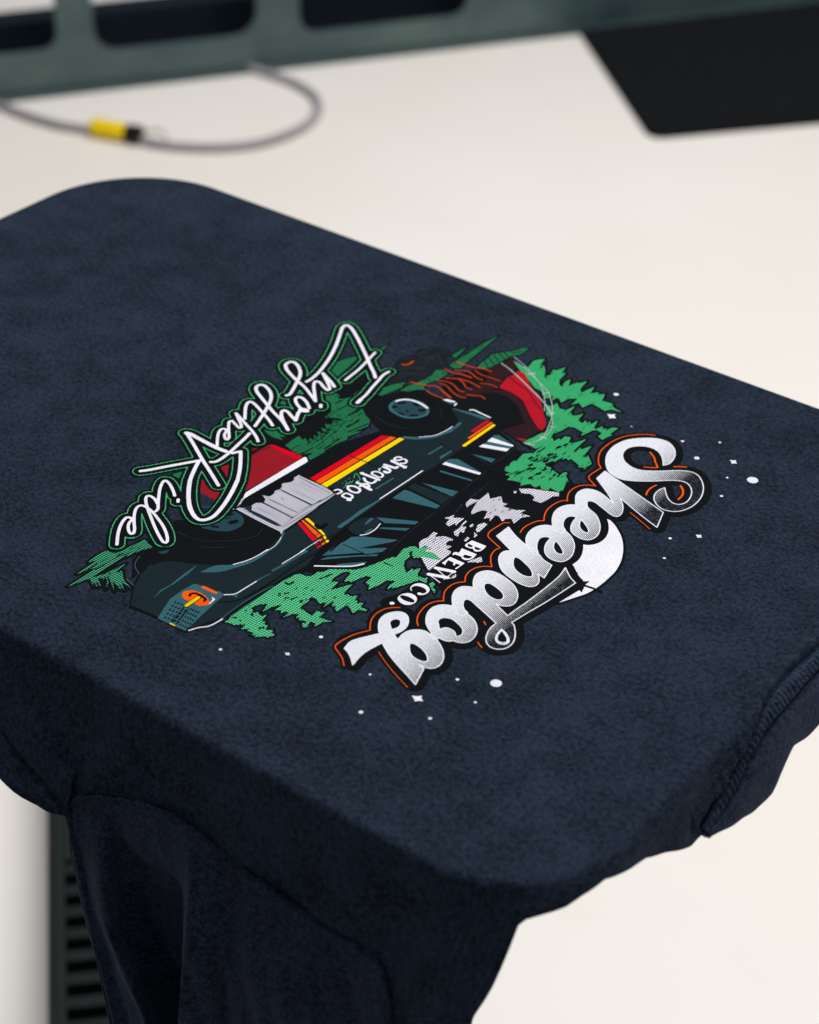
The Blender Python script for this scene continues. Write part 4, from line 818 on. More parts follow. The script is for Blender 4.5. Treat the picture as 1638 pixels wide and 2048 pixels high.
["s",0.77,"-3665,4510,0,-3457,4510,0,-3133,4353,0,-2870,4275,0,-2680,4324,0"],
["s",0.66,"-3489,4274,0,-3230,4149,0,-2980,4061,0"],
["s",0.67,"-2831,5185,0,-2584,5300,0,-2332,5293,0"],
["s",0.81,"-2759,4488,0,-2553,4572,0,-2449,4655,0,-2252,4608,0"],
["s",0.92,"-4316,4069,0,-4087,4127,0,-3820,4217,0,-3644,4317,0,-3378,4239,0,-2998,4089,0"],
["s",0.79,"-3734,3993,0,-3513,3921,0,-3146,3927,0"],
["s",1.35,"-5057,4674,0,-4938,4770,0,-4935,4991,0"],
["s",0.61,"-3841,4581,0,-3547,4691,0,-3319,4664,0,-3073,4527,0,-2921,4545,0"]],"wire":[["s",0.67,"-3009,6421,0,-2517,6246,0,-1490,5734,0,-810,5357,0,-411,5038,0"],
["s",0.41,"-2932,6918,0,-2477,6736,0,-2068,6496,0,-1831,6348,0,-1531,6144,0,-1171,5772,0,-907,5441,0,-679,5088,0"],
["s",0.43,"-2790,6714,0,-2504,6657,0,-2145,6491,0,-1723,6268,0,-1264,6026,0,-939,5741,0,-636,5390,0,-388,5004,0,-209,4624,0,-13,4108,0,6,3817,0,-112,3468,0"],
["s",0.32,"-787,5323,0,-428,5025,0,-142,4677,0,19,4288,0,44,3949,0,3,3561,0"],
["s",0.85,"-2129,6390,0,-1956,6530,0"],
["s",0.46,"-2057,6363,0,-2002,6578,0"],
["s",0.77,"-1212,5793,0,-1103,5964,0"],
["s",0.79,"-550,5032,0,-404,5161,0"],
["s",0.65,"-140,4522,0,8,4590,0"],
["s",0.82,"-51,3975,0,121,3986,0"],
["s",0.99,"-156,3458,0,53,3525,0"],
["s",0.41,"-140,3546,0,-12,3472,0"]],"script_black":[["S",1.99,"-6490,2329,0,-6488,2522,0,-6537,2845,0,-6643,3212,0,-6775,3586,0,-6942,3980,0,-7179,4461,0,-7424,4899,0,-7618,5249,0,-7622,5422,0,-7477,5410,0,-7274,5297,0,-6912,5040,0,-6455,4688,0,-6039,4358,0,-5664,4049,0,-5390,3838,0,-5192,3656,0"],
["S",1.67,"-5736,3046,0,-5773,3399,0,-5825,3788,0,-5938,4286,0,-6037,4714,0"],
["S",1.78,"-4749,2322,0,-4788,2516,0,-4833,2811,0,-4938,3184,0,-5031,3573,0,-5111,3892,0,-5106,4133,0"],
["S",2.4,"-4753,2339,0,-4792,2534,0"],
["S",2.02,"-5748,2592,0,-5956,2719,0,-6204,2837,0,-6437,2948,0"],
["S",1.79,"-6437,2948,0,-6133,2724,0,-5862,2521,0,-5757,2397,0,-5775,2340,0,-5956,2403,0,-6179,2517,0,-6286,2516,0,-6304,2438,0,-6163,2236,0,-5940,1999,0,-5651,1696,0"],
["S",1.83,"-5651,1696,0,-5891,1831,0,-6255,2035,0,-6584,2169,0"],
["S",2.0,"-6573,2155,0,-6894,2282,0,-7261,2456,0,-7455,2601,0,-7527,2717,0,-7514,2859,0,-7400,2908,0,-7190,2816,0,-6953,2619,0,-6798,2402,0,-6651,2097,0,-6497,1760,0,-6415,1535,0,-6448,1446,0"],
["S",1.96,"-5434,1646,0,-5364,1560,0"],
["S",1.85,"-5555,1325,0,-5789,1502,0,-5999,1600,0,-6110,1604,0,-6168,1558,0,-6135,1449,0,-5979,1308,0,-5767,1195,0,-5609,1160,0"],
["S",4.2,"-5658,1141,0,-5568,1173,0"],
["S",2.17,"-5496,1178,0,-5627,1132,0,-5647,1015,0,-5548,814,0,-5446,638,0"],
["S",1.95,"-5443,640,0,-5642,719,0,-5859,824,0,-5989,840,0,-6016,758,0,-5904,607,0,-5661,404,0,-5293,157,0"],
["S",1.95,"-5328,176,0,-5591,338,0,-5850,466,0,-6136,576,0,-6510,760,0,-6888,946,0,-7165,1094,0,-7326,1236,0,-7366,1384,0,-7273,1467,0,-7076,1417,0,-6843,1272,0,-6647,1058,0,-6462,717,0,-6283,297,0,-6079,-233,0"],
["S",1.79,"-5748,73,0,-6004,223,0,-6364,392,0,-6718,551,0,-6929,617,0,-6997,571,0,-6943,410,0,-6758,155,0,-6516,-131,0"],
["S",1.72,"-6882,-66,0,-6655,-163,0,-6338,-304,0,-5991,-456,0,-5705,-614,0,-5529,-743,0"],
["S",1.64,"-6882,-66,0,-6673,-217,0,-6436,-383,0,-6314,-501,0,-6331,-555,0,-6535,-483,0,-6716,-411,0,-6744,-473,0,-6640,-626,0,-6433,-851,0,-6245,-1050,0,-6196,-1165,0,-6270,-1166,0,-6416,-1033,0,-6496,-864,0,-6585,-825,0,-6653,-893,0,-6578,-1085,0,-6397,-1326,0,-6201,-1552,0"],
["S",1.97,"-7230,-1586,0,-6790,-1830,0,-6088,-2248,0,-5491,-2581,0,-4953,-2891,0"],
["S",2.69,"-7230,-1586,0,-7102,-1561,0,-6843,-1584,0,-6451,-1614,0,-6116,-1631,0,-5858,-1612,0"],
["S",2.19,"-6894,-3618,0,-6770,-3456,0,-6521,-3043,0,-6265,-2633,0,-6088,-2353,1,-5929,-2676,0,-5718,-3055,0,-5474,-3399,0,-5105,-3811,0,-4799,-4088,0,-4517,-4240,0"],
["S",2.31,"-5663,-3151,0,-5402,-3479,0,-5125,-3787,0,-4858,-4027,0,-4580,-4218,0,-4371,-4290,0,-4242,-4254,0,-4161,-4121,0,-4151,-3908,0,-4232,-3593,0,-4367,-3214,0,-4554,-2798,0,-4749,-2416,0"],
["S",2.01,"-4748,-2416,0,-5006,-2044,0,-5277,-1707,0,-5561,-1380,1,-5615,-1461,0,-5666,-1570,0"],
["S",2.0,"-5821,-2219,0,-5740,-2146,0,-5713,-1965,0,-5747,-1598,0,-5822,-1203,0,-5891,-836,0,-5954,-596,0"],
["S",1.67,"-5480,-3898,0,-5685,-3744,0,-5942,-3593,0,-6110,-3548,0,-6125,-3632,0,-5987,-3880,0,-5799,-4119,0,-5587,-4370,0,-5406,-4573,0,-5373,-4684,0"],
["S",1.76,"-5306,-3962,0,-5235,-4045,0"],
["S",1.63,"-5590,-4407,0,-5740,-4318,0,-5890,-4281,0,-5984,-4303,0,-5969,-4396,0,-5817,-4555,0,-5551,-4758,0,-5252,-4964,0,-4909,-5197,0,-4576,-5398,0,-4347,-5512,0,-4280,-5498,0,-4322,-5393,0,-4538,-5201,0,-4842,-5008,0,-5135,-4870,0,-5413,-4751,0,-5628,-4699,0,-5776,-4696,0,-5847,-4753,0,-5818,-4903,0,-5663,-5123,0,-5444,-5356,0,-5253,-5540,0,-5145,-5688,0,-5164,-5743,0,-5284,-5699,0,-5444,-5559,0,-5544,-5403,0,-5553,-5308,0"],
["S",1.73,"-5566,-5284,0,-5668,-5264,0,-5736,-5311,0,-5691,-5486,0,-5564,-5723,0,-5379,-5976,0,-5125,-6268,0"]],"script_green":[["G",1.99,"-6490,2329,0,-6487,2522,0,-6537,2845,0,-6643,3212,0,-6774,3586,0,-6942,3980,0,-7179,4460,0,-7423,4899,0,-7617,5249,0,-7622,5422,0,-7477,5409,0,-7274,5296,0,-6912,5039,0,-6454,4687,0,-6039,4358,0,-5664,4048,0,-5389,3838,0,-5192,3655,0"],
["G",1.67,"-5735,3045,0,-5773,3399,0,-5824,3788,0,-5938,4285,0,-6036,4714,0"],
["G",1.78,"-4749,2321,0,-4788,2516,0,-4832,2810,0,-4937,3184,0,-5031,3573,0,-5110,3892,0,-5105,4132,0"],
["G",2.4,"-4752,2339,0,-4792,2533,0"],
["G",2.02,"-5748,2592,0,-5956,2719,0,-6204,2837,0,-6436,2948,0"],
["G",1.79,"-6436,2948,0,-6133,2724,0,-5862,2520,0,-5756,2396,0,-5774,2340,0,-5955,2403,0,-6179,2517,0,-6286,2515,0,-6304,2437,0,-6163,2236,0,-5940,1998,0,-5650,1696,0"],
["G",1.83,"-5650,1696,0,-5891,1831,0,-6255,2035,0,-6584,2168,0"],
["G",2.0,"-6573,2155,0,-6893,2282,0,-7261,2456,0,-7455,2601,0,-7527,2717,0,-7514,2859,0,-7399,2907,0,-7190,2816,0,-6953,2619,0,-6797,2402,0,-6650,2097,0,-6496,1759,0,-6415,1534,0,-6448,1446,0"],
["G",1.96,"-5434,1646,0,-5364,1560,0"],
["G",1.85,"-5555,1324,0,-5789,1502,0,-5999,1599,0,-6110,1604,0,-6168,1557,0,-6134,1448,0,-5979,1307,0,-5766,1194,0,-5609,1159,0"],
["G",4.2,"-5657,1141,0,-5567,1173,0"],
["G",2.17,"-5495,1177,0,-5627,1131,0,-5647,1015,0,-5548,814,0,-5445,637,0"],
["G",1.95,"-5443,639,0,-5641,718,0,-5858,824,0,-5989,839,0,-6016,757,0,-5904,606,0,-5661,404,0,-5293,157,0"],
["G",1.95,"-5327,176,0,-5591,337,0,-5850,466,0,-6136,576,0,-6510,760,0,-6888,946,0,-7165,1094,0,-7325,1235,0,-7366,1383,0,-7273,1467,0,-7076,1416,0,-6842,1272,0,-6647,1058,0,-6462,717,0,-6282,297,0,-6078,-233,0"],
["G",1.79,"-5747,73,0,-6004,222,0,-6364,391,0,-6718,550,0,-6928,617,0,-6996,570,0,-6943,410,0,-6758,154,0,-6516,-131,0"],
["G",1.72,"-6882,-66,0,-6655,-164,0,-6337,-304,0,-5990,-456,0,-5704,-614,0,-5529,-743,0"],
["G",1.64,"-6882,-66,0,-6672,-217,0,-6435,-383,0,-6314,-502,0,-6331,-555,0,-6534,-483,0,-6716,-412,0,-6743,-473,0,-6639,-627,0,-6432,-852,0,-6245,-1050,0,-6196,-1165,0,-6269,-1166,0,-6416,-1033,0,-6496,-864,0,-6584,-826,0,-6653,-893,0,-6577,-1085,0,-6397,-1327,0,-6201,-1552,0"],
["G",1.97,"-7230,-1587,0,-6789,-1830,0,-6087,-2248,0,-5491,-2581,0,-4953,-2891,0"],
["G",2.69,"-7230,-1587,0,-7101,-1561,0,-6842,-1585,0,-6450,-1615,0,-6116,-1631,0,-5857,-1612,0"],
["G",2.19,"-6893,-3618,0,-6770,-3457,0,-6521,-3043,0,-6265,-2633,0,-6087,-2353,1,-5929,-2677,0,-5718,-3055,0,-5474,-3400,0,-5105,-3812,0,-4799,-4089,0,-4517,-4241,0"],
["G",2.31,"-5663,-3151,0,-5402,-3480,0,-5125,-3788,0,-4857,-4027,0,-4579,-4218,0,-4371,-4290,0,-4242,-4255,0,-4161,-4122,0,-4151,-3909,0,-4231,-3594,0,-4367,-3214,0,-4554,-2798,0,-4748,-2416,0"],
["G",2.01,"-4748,-2416,0,-5006,-2044,0,-5276,-1707,0,-5560,-1380,1,-5615,-1462,0,-5665,-1571,0"],
["G",2.0,"-5821,-2220,0,-5739,-2147,0,-5713,-1965,0,-5746,-1598,0,-5822,-1203,0,-5891,-837,0,-5953,-596,0"],
["G",1.67,"-5479,-3898,0,-5685,-3744,0,-5941,-3593,0,-6110,-3548,0,-6125,-3633,0,-5987,-3880,0,-5799,-4119,0,-5587,-4371,0,-5406,-4573,0,-5373,-4685,0"],
["G",1.76,"-5305,-3962,0,-5234,-4046,0"],
["G",1.63,"-5589,-4407,0,-5740,-4319,0,-5890,-4281,0,-5984,-4304,0,-5968,-4397,0,-5817,-4556,0,-5551,-4759,0,-5252,-4965,0,-4908,-5197,0,-4576,-5398,0,-4347,-5513,0,-4280,-5498,0,-4322,-5394,0,-4538,-5202,0,-4841,-5009,0,-5135,-4871,0,-5413,-4751,0,-5628,-4699,0,-5776,-4697,0,-5847,-4754,0,-5818,-4903,0,-5662,-5123,0,-5444,-5357,0,-5253,-5540,0,-5145,-5688,0,-5164,-5743,0,-5284,-5700,0,-5444,-5559,0,-5544,-5403,0,-5553,-5308,0"],
["G",1.73,"-5565,-5284,0,-5668,-5264,0,-5736,-5312,0,-5690,-5487,0,-5564,-5723,0,-5379,-5976,0,-5125,-6268,0"]],"script_inner":[["I",1.99,"-6490,2329,0,-6487,2522,0,-6537,2845,0,-6643,3212,0,-6774,3585,0,-6942,3979,0,-7178,4460,0,-7423,4898,0,-7617,5248,0,-7621,5421,0,-7476,5409,0,-7273,5296,0,-6911,5039,0,-6454,4687,0,-6038,4357,0,-5663,4048,0,-5389,3837,0,-5192,3655,0"],
["I",1.67,"-5735,3045,0,-5772,3399,0,-5824,3788,0,-5937,4285,0,-6036,4713,0"],
["I",1.78,"-4749,2321,0,-4788,2515,0,-4832,2810,0,-4937,3184,0,-5031,3572,0,-5110,3892,0,-5105,4132,0"],
["I",2.4,"-4752,2339,0,-4791,2533,0"],
["I",2.02,"-5748,2591,0,-5955,2718,0,-6203,2836,0,-6436,2947,0"],
["I",1.79,"-6436,2947,0,-6132,2724,0,-5862,2520,0,-5756,2396,0,-5774,2340,0,-5955,2403,0,-6179,2517,0,-6286,2515,0,-6303,2437,0,-6162,2235,0,-5939,1998,0,-5650,1695,0"],
["I",1.83,"-5650,1695,0,-5891,1830,0,-6255,2035,0,-6584,2168,0"],
["I",2.0,"-6572,2155,0,-6893,2281,0,-7260,2455,0,-7455,2601,0,-7527,2717,0,-7513,2858,0,-7399,2907,0,-7189,2816,0,-6953,2618,0,-6797,2401,0,-6650,2096,0,-6496,1759,0,-6414,1534,0,-6447,1445,0"],
["I",1.96,"-5434,1645,0,-5363,1560,0"],
["I",1.85,"-5555,1324,0,-5788,1502,0,-5998,1599,0,-6110,1603,0,-6168,1557,0,-6134,1448,0,-5979,1307,0,-5766,1194,0,-5609,1159,0"],
["I",4.2,"-5657,1140,0,-5567,1173,0"],
["I",2.17,"-5495,1177,0,-5627,1131,0,-5646,1015,0,-5547,813,0,-5445,637,0"],
["I",1.95,"-5443,639,0,-5641,718,0,-5858,823,0,-5989,839,0,-6015,757,0,-5904,606,0,-5661,403,0,-5293,156,0"],
["I",1.95,"-5327,176,0,-5591,337,0,-5850,466,0,-6136,575,0,-6509,759,0,-6887,945,0,-7165,1094,0,-7325,1235,0,-7366,1383,0,-7273,1466,0,-7076,1416,0,-6842,1271,0,-6647,1057,0,-6462,716,0,-6282,297,0,-6078,-234,0"],
["I",1.79,"-5747,73,0,-6003,222,0,-6364,391,0,-6718,550,0,-6928,617,0,-6996,570,0,-6942,409,0,-6757,154,0,-6515,-131,0"],
["I",1.71,"-6881,-67,0,-6655,-164,0,-6337,-305,0,-5990,-457,0,-5704,-615,0,-5529,-743,0"],
["I",1.64,"-6881,-67,0,-6672,-218,0,-6435,-384,0,-6313,-502,0,-6331,-555,0,-6534,-483,0,-6716,-412,0,-6743,-474,0,-6639,-627,0,-6432,-852,0,-6244,-1050,0,-6195,-1165,0,-6269,-1167,0,-6416,-1034,0,-6496,-865,0,-6584,-826,0,-6653,-893,0,-6577,-1086,0,-6396,-1327,0,-6200,-1552,0"],
["I",1.97,"-7229,-1587,0,-6789,-1831,0,-6087,-2249,0,-5491,-2582,0,-4952,-2891,0"],
["I",2.69,"-7229,-1587,0,-7101,-1562,0,-6842,-1585,0,-6450,-1615,0,-6116,-1631,0,-5857,-1613,0"],
["I",2.19,"-6893,-3619,0,-6770,-3457,0,-6521,-3043,0,-6264,-2633,0,-6087,-2353,1,-5928,-2677,0,-5717,-3056,0,-5474,-3400,0,-5105,-3812,0,-4799,-4089,0,-4516,-4241,0"],
["I",2.31,"-5662,-3151,0,-5402,-3480,0,-5124,-3788,0,-4857,-4027,0,-4579,-4218,0,-4371,-4291,0,-4241,-4255,0,-4160,-4122,0,-4151,-3909,0,-4231,-3594,0,-4367,-3215,0,-4553,-2798,0,-4748,-2416,0"],
["I",2.01,"-4747,-2416,0,-5006,-2045,0,-5276,-1707,0,-5560,-1381,1,-5614,-1462,0,-5665,-1571,0"],
["I",2.0,"-5820,-2220,0,-5739,-2147,0,-5713,-1966,0,-5746,-1598,0,-5822,-1204,0,-5891,-837,0,-5953,-597,0"],
["I",1.67,"-5479,-3898,0,-5685,-3745,0,-5941,-3593,0,-6109,-3548,0,-6125,-3633,0,-5986,-3880,0,-5798,-4120,0,-5586,-4371,0,-5406,-4573,0,-5373,-4685,0"],
["I",1.76,"-5305,-3963,0,-5234,-4046,0"],
["I",1.63,"-5589,-4408,0,-5740,-4319,0,-5890,-4281,0,-5984,-4304,0,-5968,-4397,0,-5817,-4556,0,-5551,-4759,0,-5252,-4965,0,-4908,-5197,0,-4576,-5399,0,-4347,-5513,0,-4280,-5499,0,-4322,-5394,0,-4538,-5202,0,-4841,-5009,0,-5135,-4871,0,-5413,-4752,0,-5628,-4700,0,-5776,-4697,0,-5846,-4754,0,-5817,-4904,0,-5662,-5123,0,-5444,-5357,0,-5252,-5541,0,-5145,-5689,0,-5163,-5744,0,-5284,-5700,0,-5444,-5560,0,-5543,-5403,0,-5552,-5308,0"],
["I",1.73,"-5565,-5284,0,-5667,-5264,0,-5735,-5312,0,-5690,-5487,0,-5564,-5723,0,-5379,-5976,0,-5125,-6268,0"]],"script_white":[["s",1.83,"-6489,2328,0,-6487,2521,0,-6536,2844,0,-6642,3211,0,-6774,3585,0,-6941,3979,0,-7178,4459,0,-7423,4898,0,-7617,5248,0,-7621,5421,0,-7476,5408,0,-7273,5295,0,-6911,5039,0,-6454,4687,0,-6038,4357,0,-5663,4048,0,-5389,3837,0,-5191,3654,0"],
["s",1.54,"-5735,3044,0,-5772,3398,0,-5824,3787,0,-5937,4284,0,-6036,4713,0"],
["s",1.63,"-4748,2321,0,-4787,2515,0,-4832,2809,0,-4937,3183,0,-5030,3572,0,-5110,3891,0,-5105,4131,0"],
["s",2.21,"-4752,2338,0,-4791,2532,0"],
["s",1.86,"-5748,2591,0,-5955,2718,0,-6203,2836,0,-6436,2947,0"],
["s",1.65,"-6436,2947,0,-6132,2723,0,-5861,2520,0,-5756,2396,0,-5774,2339,0,-5955,2402,0,-6178,2516,0,-6285,2514,0,-6303,2436,0,-6162,2235,0,-5939,1997,0,-5650,1695,0"],
["s",1.69,"-5650,1695,0,-5890,1830,0,-6255,2034,0,-6583,2168,0"],
["s",1.84,"-6572,2154,0,-6893,2281,0,-7260,2455,0,-7454,2600,0,-7526,2716,0,-7513,2858,0,-7399,2907,0,-7189,2815,0,-6952,2618,0,-6797,2401,0,-6650,2096,0,-6496,1759,0,-6414,1534,0,-6447,1445,0"],
["s",1.81,"-5433,1645,0,-5363,1559,0"],
["s",1.7,"-5555,1324,0,-5788,1501,0,-5998,1598,0,-6109,1603,0,-6167,1556,0,-6134,1448,0,-5979,1307,0,-5766,1194,0,-5608,1159,0"],
["s",3.86,"-5657,1140,0,-5567,1172,0"],
["s",2.0,"-5495,1177,0,-5626,1131,0,-5646,1014,0,-5547,813,0,-5445,636,0"],
["s",1.79,"-5442,638,0,-5641,718,0,-5858,823,0,-5988,838,0,-6015,756,0,-5903,605,0,-5661,403,0,-5292,156,0"],
["s",1.8,"-5327,175,0,-5591,336,0,-5849,465,0,-6135,575,0,-6509,759,0,-6887,945,0,-7164,1093,0,-7325,1235,0,-7365,1382,0,-7272,1466,0,-7075,1415,0,-6842,1271,0,-6646,1057,0,-6461,716,0,-6282,296,0,-6078,-234,0"],
["s",1.65,"-5747,72,0,-6003,222,0,-6363,391,0,-6717,550,0,-6928,616,0,-6996,570,0,-6942,409,0,-6757,154,0,-6515,-132,0"],
["s",1.58,"-6881,-67,0,-6654,-164,0,-6337,-305,0,-5990,-457,0,-5704,-615,0,-5528,-744,0"],
["s",1.51,"-6881,-67,0,-6672,-218,0,-6435,-384,0,-6313,-502,0,-6330,-556,0,-6534,-484,0,-6715,-412,0,-6743,-474,0,-6639,-627,0,-6432,-852,0,-6244,-1051,0,-6195,-1166,0,-6269,-1167,0,-6415,-1034,0,-6495,-865,0,-6584,-826,0,-6652,-894,0,-6577,-1086,0,-6396,-1328,0,-6200,-1553,0"],
["s",1.81,"-7229,-1588,0,-6789,-1831,0,-6087,-2249,0,-5490,-2582,0,-4952,-2892,0"],
["s",2.48,"-7229,-1588,0,-7101,-1562,0,-6842,-1585,0,-6450,-1615,0,-6115,-1632,0,-5857,-1613,0"],
["s",2.01,"-6893,-3619,0,-6769,-3457,0,-6520,-3043,0,-6264,-2634,0,-6087,-2354,1,-5928,-2677,0,-5717,-3056,0,-5473,-3400,0,-5104,-3812,0,-4798,-4089,0,-4516,-4241,0"],
["s",2.12,"-5662,-3152,0,-5401,-3480,0,-5124,-3788,0,-4857,-4028,0,-4579,-4219,0,-4370,-4291,0,-4241,-4255,0,-4160,-4122,0,-4150,-3909,0,-4231,-3594,0,-4367,-3215,0,-4553,-2799,0,-4748,-2417,0"],
["s",1.85,"-4747,-2417,0,-5005,-2045,0,-5276,-1708,0,-5560,-1381,1,-5614,-1462,0,-5665,-1571,0"],
["s",1.84,"-5820,-2220,0,-5739,-2147,0,-5712,-1966,0,-5746,-1599,0,-5821,-1204,0,-5890,-837,0,-5953,-597,0"],
["s",1.54,"-5479,-3899,0,-5684,-3745,0,-5941,-3594,0,-6109,-3549,0,-6124,-3633,0,-5986,-3881,0,-5798,-4120,0,-5586,-4371,0,-5405,-4574,0,-5372,-4685,0"],
["s",1.62,"-5305,-3963,0,-5234,-4046,0"],
["s",1.5,"-5589,-4408,0,-5739,-4319,0,-5890,-4282,0,-5983,-4304,0,-5968,-4397,0,-5816,-4556,0,-5550,-4759,0,-5251,-4965,0,-4908,-5198,0,-4575,-5399,0,-4347,-5513,0,-4279,-5499,0,-4321,-5394,0,-4538,-5202,0,-4841,-5009,0,-5134,-4871,0,-5412,-4752,0,-5627,-4700,0,-5775,-4697,0,-5846,-4754,0,-5817,-4904,0,-5662,-5124,0,-5443,-5357,0,-5252,-5541,0,-5144,-5689,0,-5163,-5744,0,-5283,-5700,0,-5443,-5560,0,-5543,-5403,0,-5552,-5309,0"],
["s",1.59,"-5565,-5285,0,-5667,-5265,0,-5735,-5312,0,-5690,-5487,0,-5563,-5724,0,-5378,-5977,0,-5124,-6268,0"]],"moon":[["q",0.0,"3251,1892,1,3358,1903,0,3614,1776,0,3847,1600,0,4036,1424,0,4224,1187,0,4384,930,0,4515,656,0,4605,382,0,4656,143,0,4672,-91,0,4678,-361,0,4663,-647,0,4604,-966,0,4475,-1278,0,4297,-1674,1,4331,-1438,0,4359,-1102,1,4376,-1027,1,4357,-922,1,4486,-1015,1,4443,-823,1,4277,-621,1,4169,-585,0,4007,-469,0,3883,-383,0,3757,-296,0,3664,-246,1,3675,-17,0,3644,211,0,3541,447,0,3427,606,1,3523,683,0,3629,839,0,3660,1058,0,3640,1302,0,3526,1573,0,3422,1721,0"]],"twig":[["p",0.0,"3981,-429,0,3983,-380,0,4045,-500,0,4277,-622,0,4343,-569,0,4397,-510,0,4398,-601,0,4395,-725,0,4503,-1017,0,4418,-964,0,4366,-1036,0,4193,-902,0"],
["l",1.52,"4391,-744,0,4603,-710,0,4828,-697,0"]],"word_black":[["O",0.0,"3137,4786,1,3211,4935,0,3191,5181,0,3090,5439,0,2926,5650,0,2685,5801,0,2443,5799,0,2251,5714,0,2071,5578,0,1868,5359,0,1732,5095,0,1680,4761,0,1729,4419,0,1847,4137,0,2010,3894,0,2216,3690,0,2441,3599,0,2652,3586,0,2829,3655,0,3014,3768,0,3309,3998,0,3538,4218,0,3706,4360,0,3870,4448,0,4029,4453,0,4204,4341,0,4336,4161,0,4422,3945,0,4450,3720,0,4402,3562,0,4306,3485,0,4162,3489,0,3989,3597,0,3836,3759,0,3699,3936,1,3645,3748,0,3660,3546,0,3739,3361,0,3891,3201,0,4075,3104,0,4228,3087,0,4399,3155,0,4534,3284,0,4624,3488,0,4664,3717,0,4645,4018,0,4563,4307,0,4418,4585,0,4236,4801,0,4046,4941,0,3849,4967,0,3648,4878,0,3448,4725,0,3191,4488,0,2964,4320,0,2798,4232,0,2589,4211,0,2357,4285,0,2186,4409,0,2062,4574,0,2001,4790,0,2027,4987,0,2135,5143,0,2304,5264,0,2501,5308,0,2720,5255,0,2906,5102,0,3034,4942,0"],
["O",0.0,"2154,3229,1,2137,3640,1,4243,2974,1,4463,2328,1,3852,2543,0,3081,2853,1,3230,2705,0,3366,2535,0,3464,2335,0,3485,2172,0,3421,2093,0,3268,2108,0,2984,2213,0,2709,2301,0,2565,2270,0,2552,2161,0,2640,2021,0,2656,1825,0,2452,1870,0,2284,2086,0,2173,2280,0,2141,2468,0,2194,2640,0,2352,2737,0,2570,2741,0,2850,2646,0,3082,2551,1,2799,2783,0,2465,3016,0"],
["O",0.0,"2561,712,1,2398,900,0,2253,1126,0,2165,1365,0,2163,1586,0,2233,1754,0,2337,1873,0,2472,1946,0,2538,2168,0,2653,2036,0,2794,1954,0,2990,1876,0,3178,1730,0,3368,1508,0,3491,1269,0,3530,1045,0,3470,865,0,3336,797,0,3161,804,0,2990,867,0,2862,1001,0,2766,1216,0,2710,1486,1,2587,1442,0,2527,1325,0,2563,1135,0,2675,952,0,2815,828,0,2765,687,0"],
["O",0.0,"2440,-252,1,2278,-38,0,2184,187,0,2164,427,0,2227,627,0,2357,758,0,2495,794,0,2677,819,0,2815,828,0,3051,716,0,3254,545,0,3401,334,0,3503,89,0,3521,-123,0,3465,-278,0,3320,-349,0,3134,-336,0,2970,-241,0,2843,-81,0,2757,114,0,2713,364,1,2594,329,0,2518,201,0,2573,0,0,2695,-199,0,2853,-367,0,2824,-455,0"],
["O",0.0,"1664,107,1,1660,-380,1,2285,-659,1,2195,-737,0,2156,-860,0,2206,-1048,0,2337,-1233,0,2528,-1412,0,2747,-1522,0,3005,-1587,0,3232,-1611,0,3417,-1575,0,3513,-1461,0,3502,-1301,0,3401,-1144,0,3296,-1026,1,3505,-1080,1,3356,-545,1,3099,-494,0,2904,-391,0,2685,-305,0,2436,-256,1,2196,-170,0,1931,-49,0"],
["O",0.0,"2504,-3279,1,2295,-3020,0,2191,-2797,0,2189,-2600,0,2290,-2470,0,2443,-2397,1,2304,-2210,0,2201,-1979,0,2222,-1785,0,2338,-1647,0,2534,-1598,0,2790,-1633,0,3066,-1725,0,3277,-1866,0,3433,-2050,0,3525,-2281,0,3493,-2458,0,3371,-2556,0,3219,-2598,1,3675,-2792,1,3687,-2514,0,3720,-2064,0,3744,-1339,0,3736,-812,0,3661,-429,1,3954,-670,0,4180,-784,1,4117,-1380,0,4050,-1891,0,3962,-2414,0,3887,-2938,1,3985,-2989,0,4140,-3158,0,4275,-3370,0,4343,-3575,0,4328,-3770,0,4225,-3909,0,4059,-3962,0,3897,-3902,0,3764,-3749,0,3669,-3535,0,3628,-3333,0,3638,-3178,1,3309,-3055,0,2940,-2930,0,2704,-2846,0,2590,-2858,0,2571,-2952,0,2653,-3099,0,2777,-3211,0,2915,-3280,0,2802,-3460,0"],
["O",0.0,"2497,-3269,1,2356,-3327,0,2237,-3428,0,2174,-3581,0,2185,-3770,0,2278,-3982,0,2420,-4165,0,2585,-4291,0,2717,-4361,1,2727,-4434,1,2874,-4514,0,2938,-4474,1,2950,-4407,0,3085,-4403,0,3196,-4366,0,3249,-4289,1,3366,-4271,0,3485,-4199,0,3553,-4058,0,3534,-3842,0,3420,-3613,0,3239,-3434,0,3045,-3334,0,2864,-3276,0,2694,-3153,0,2596,-3020,0,2503,-3094,0"],
["O",0.0,"2722,-4427,1,2563,-4402,0,2402,-4466,0,2280,-4605,0,2238,-4778,0,2261,-4945,0,2303,-5044,1,2086,-4923,1,2147,-4775,0,2148,-4570,0,2068,-4369,0,1928,-4214,0,1783,-4164,0,1647,-4218,0,1545,-4341,0,1493,-4503,0,1516,-4692,0,1618,-4876,0,1782,-5067,0,1832,-5085,1,1710,-5298,0,1563,-5560,0,1504,-5751,0,1547,-6002,1,1709,-6071,0,1862,-6175,0,2058,-6343,1,2001,-6064,0,1992,-5789,0,2033,-5529,0,2075,-5324,1,2309,-5480,0,2606,-5638,0,2968,-5795,0,3266,-5916,0,3531,-6032,1,3346,-5483,1,3174,-5437,1,3306,-5431,0,3433,-5397,0,3522,-5287,0,3534,-5122,0,3461,-4928,0,3327,-4752,0,3151,-4608,0,2966,-4498,0,2868,-4460,0"],
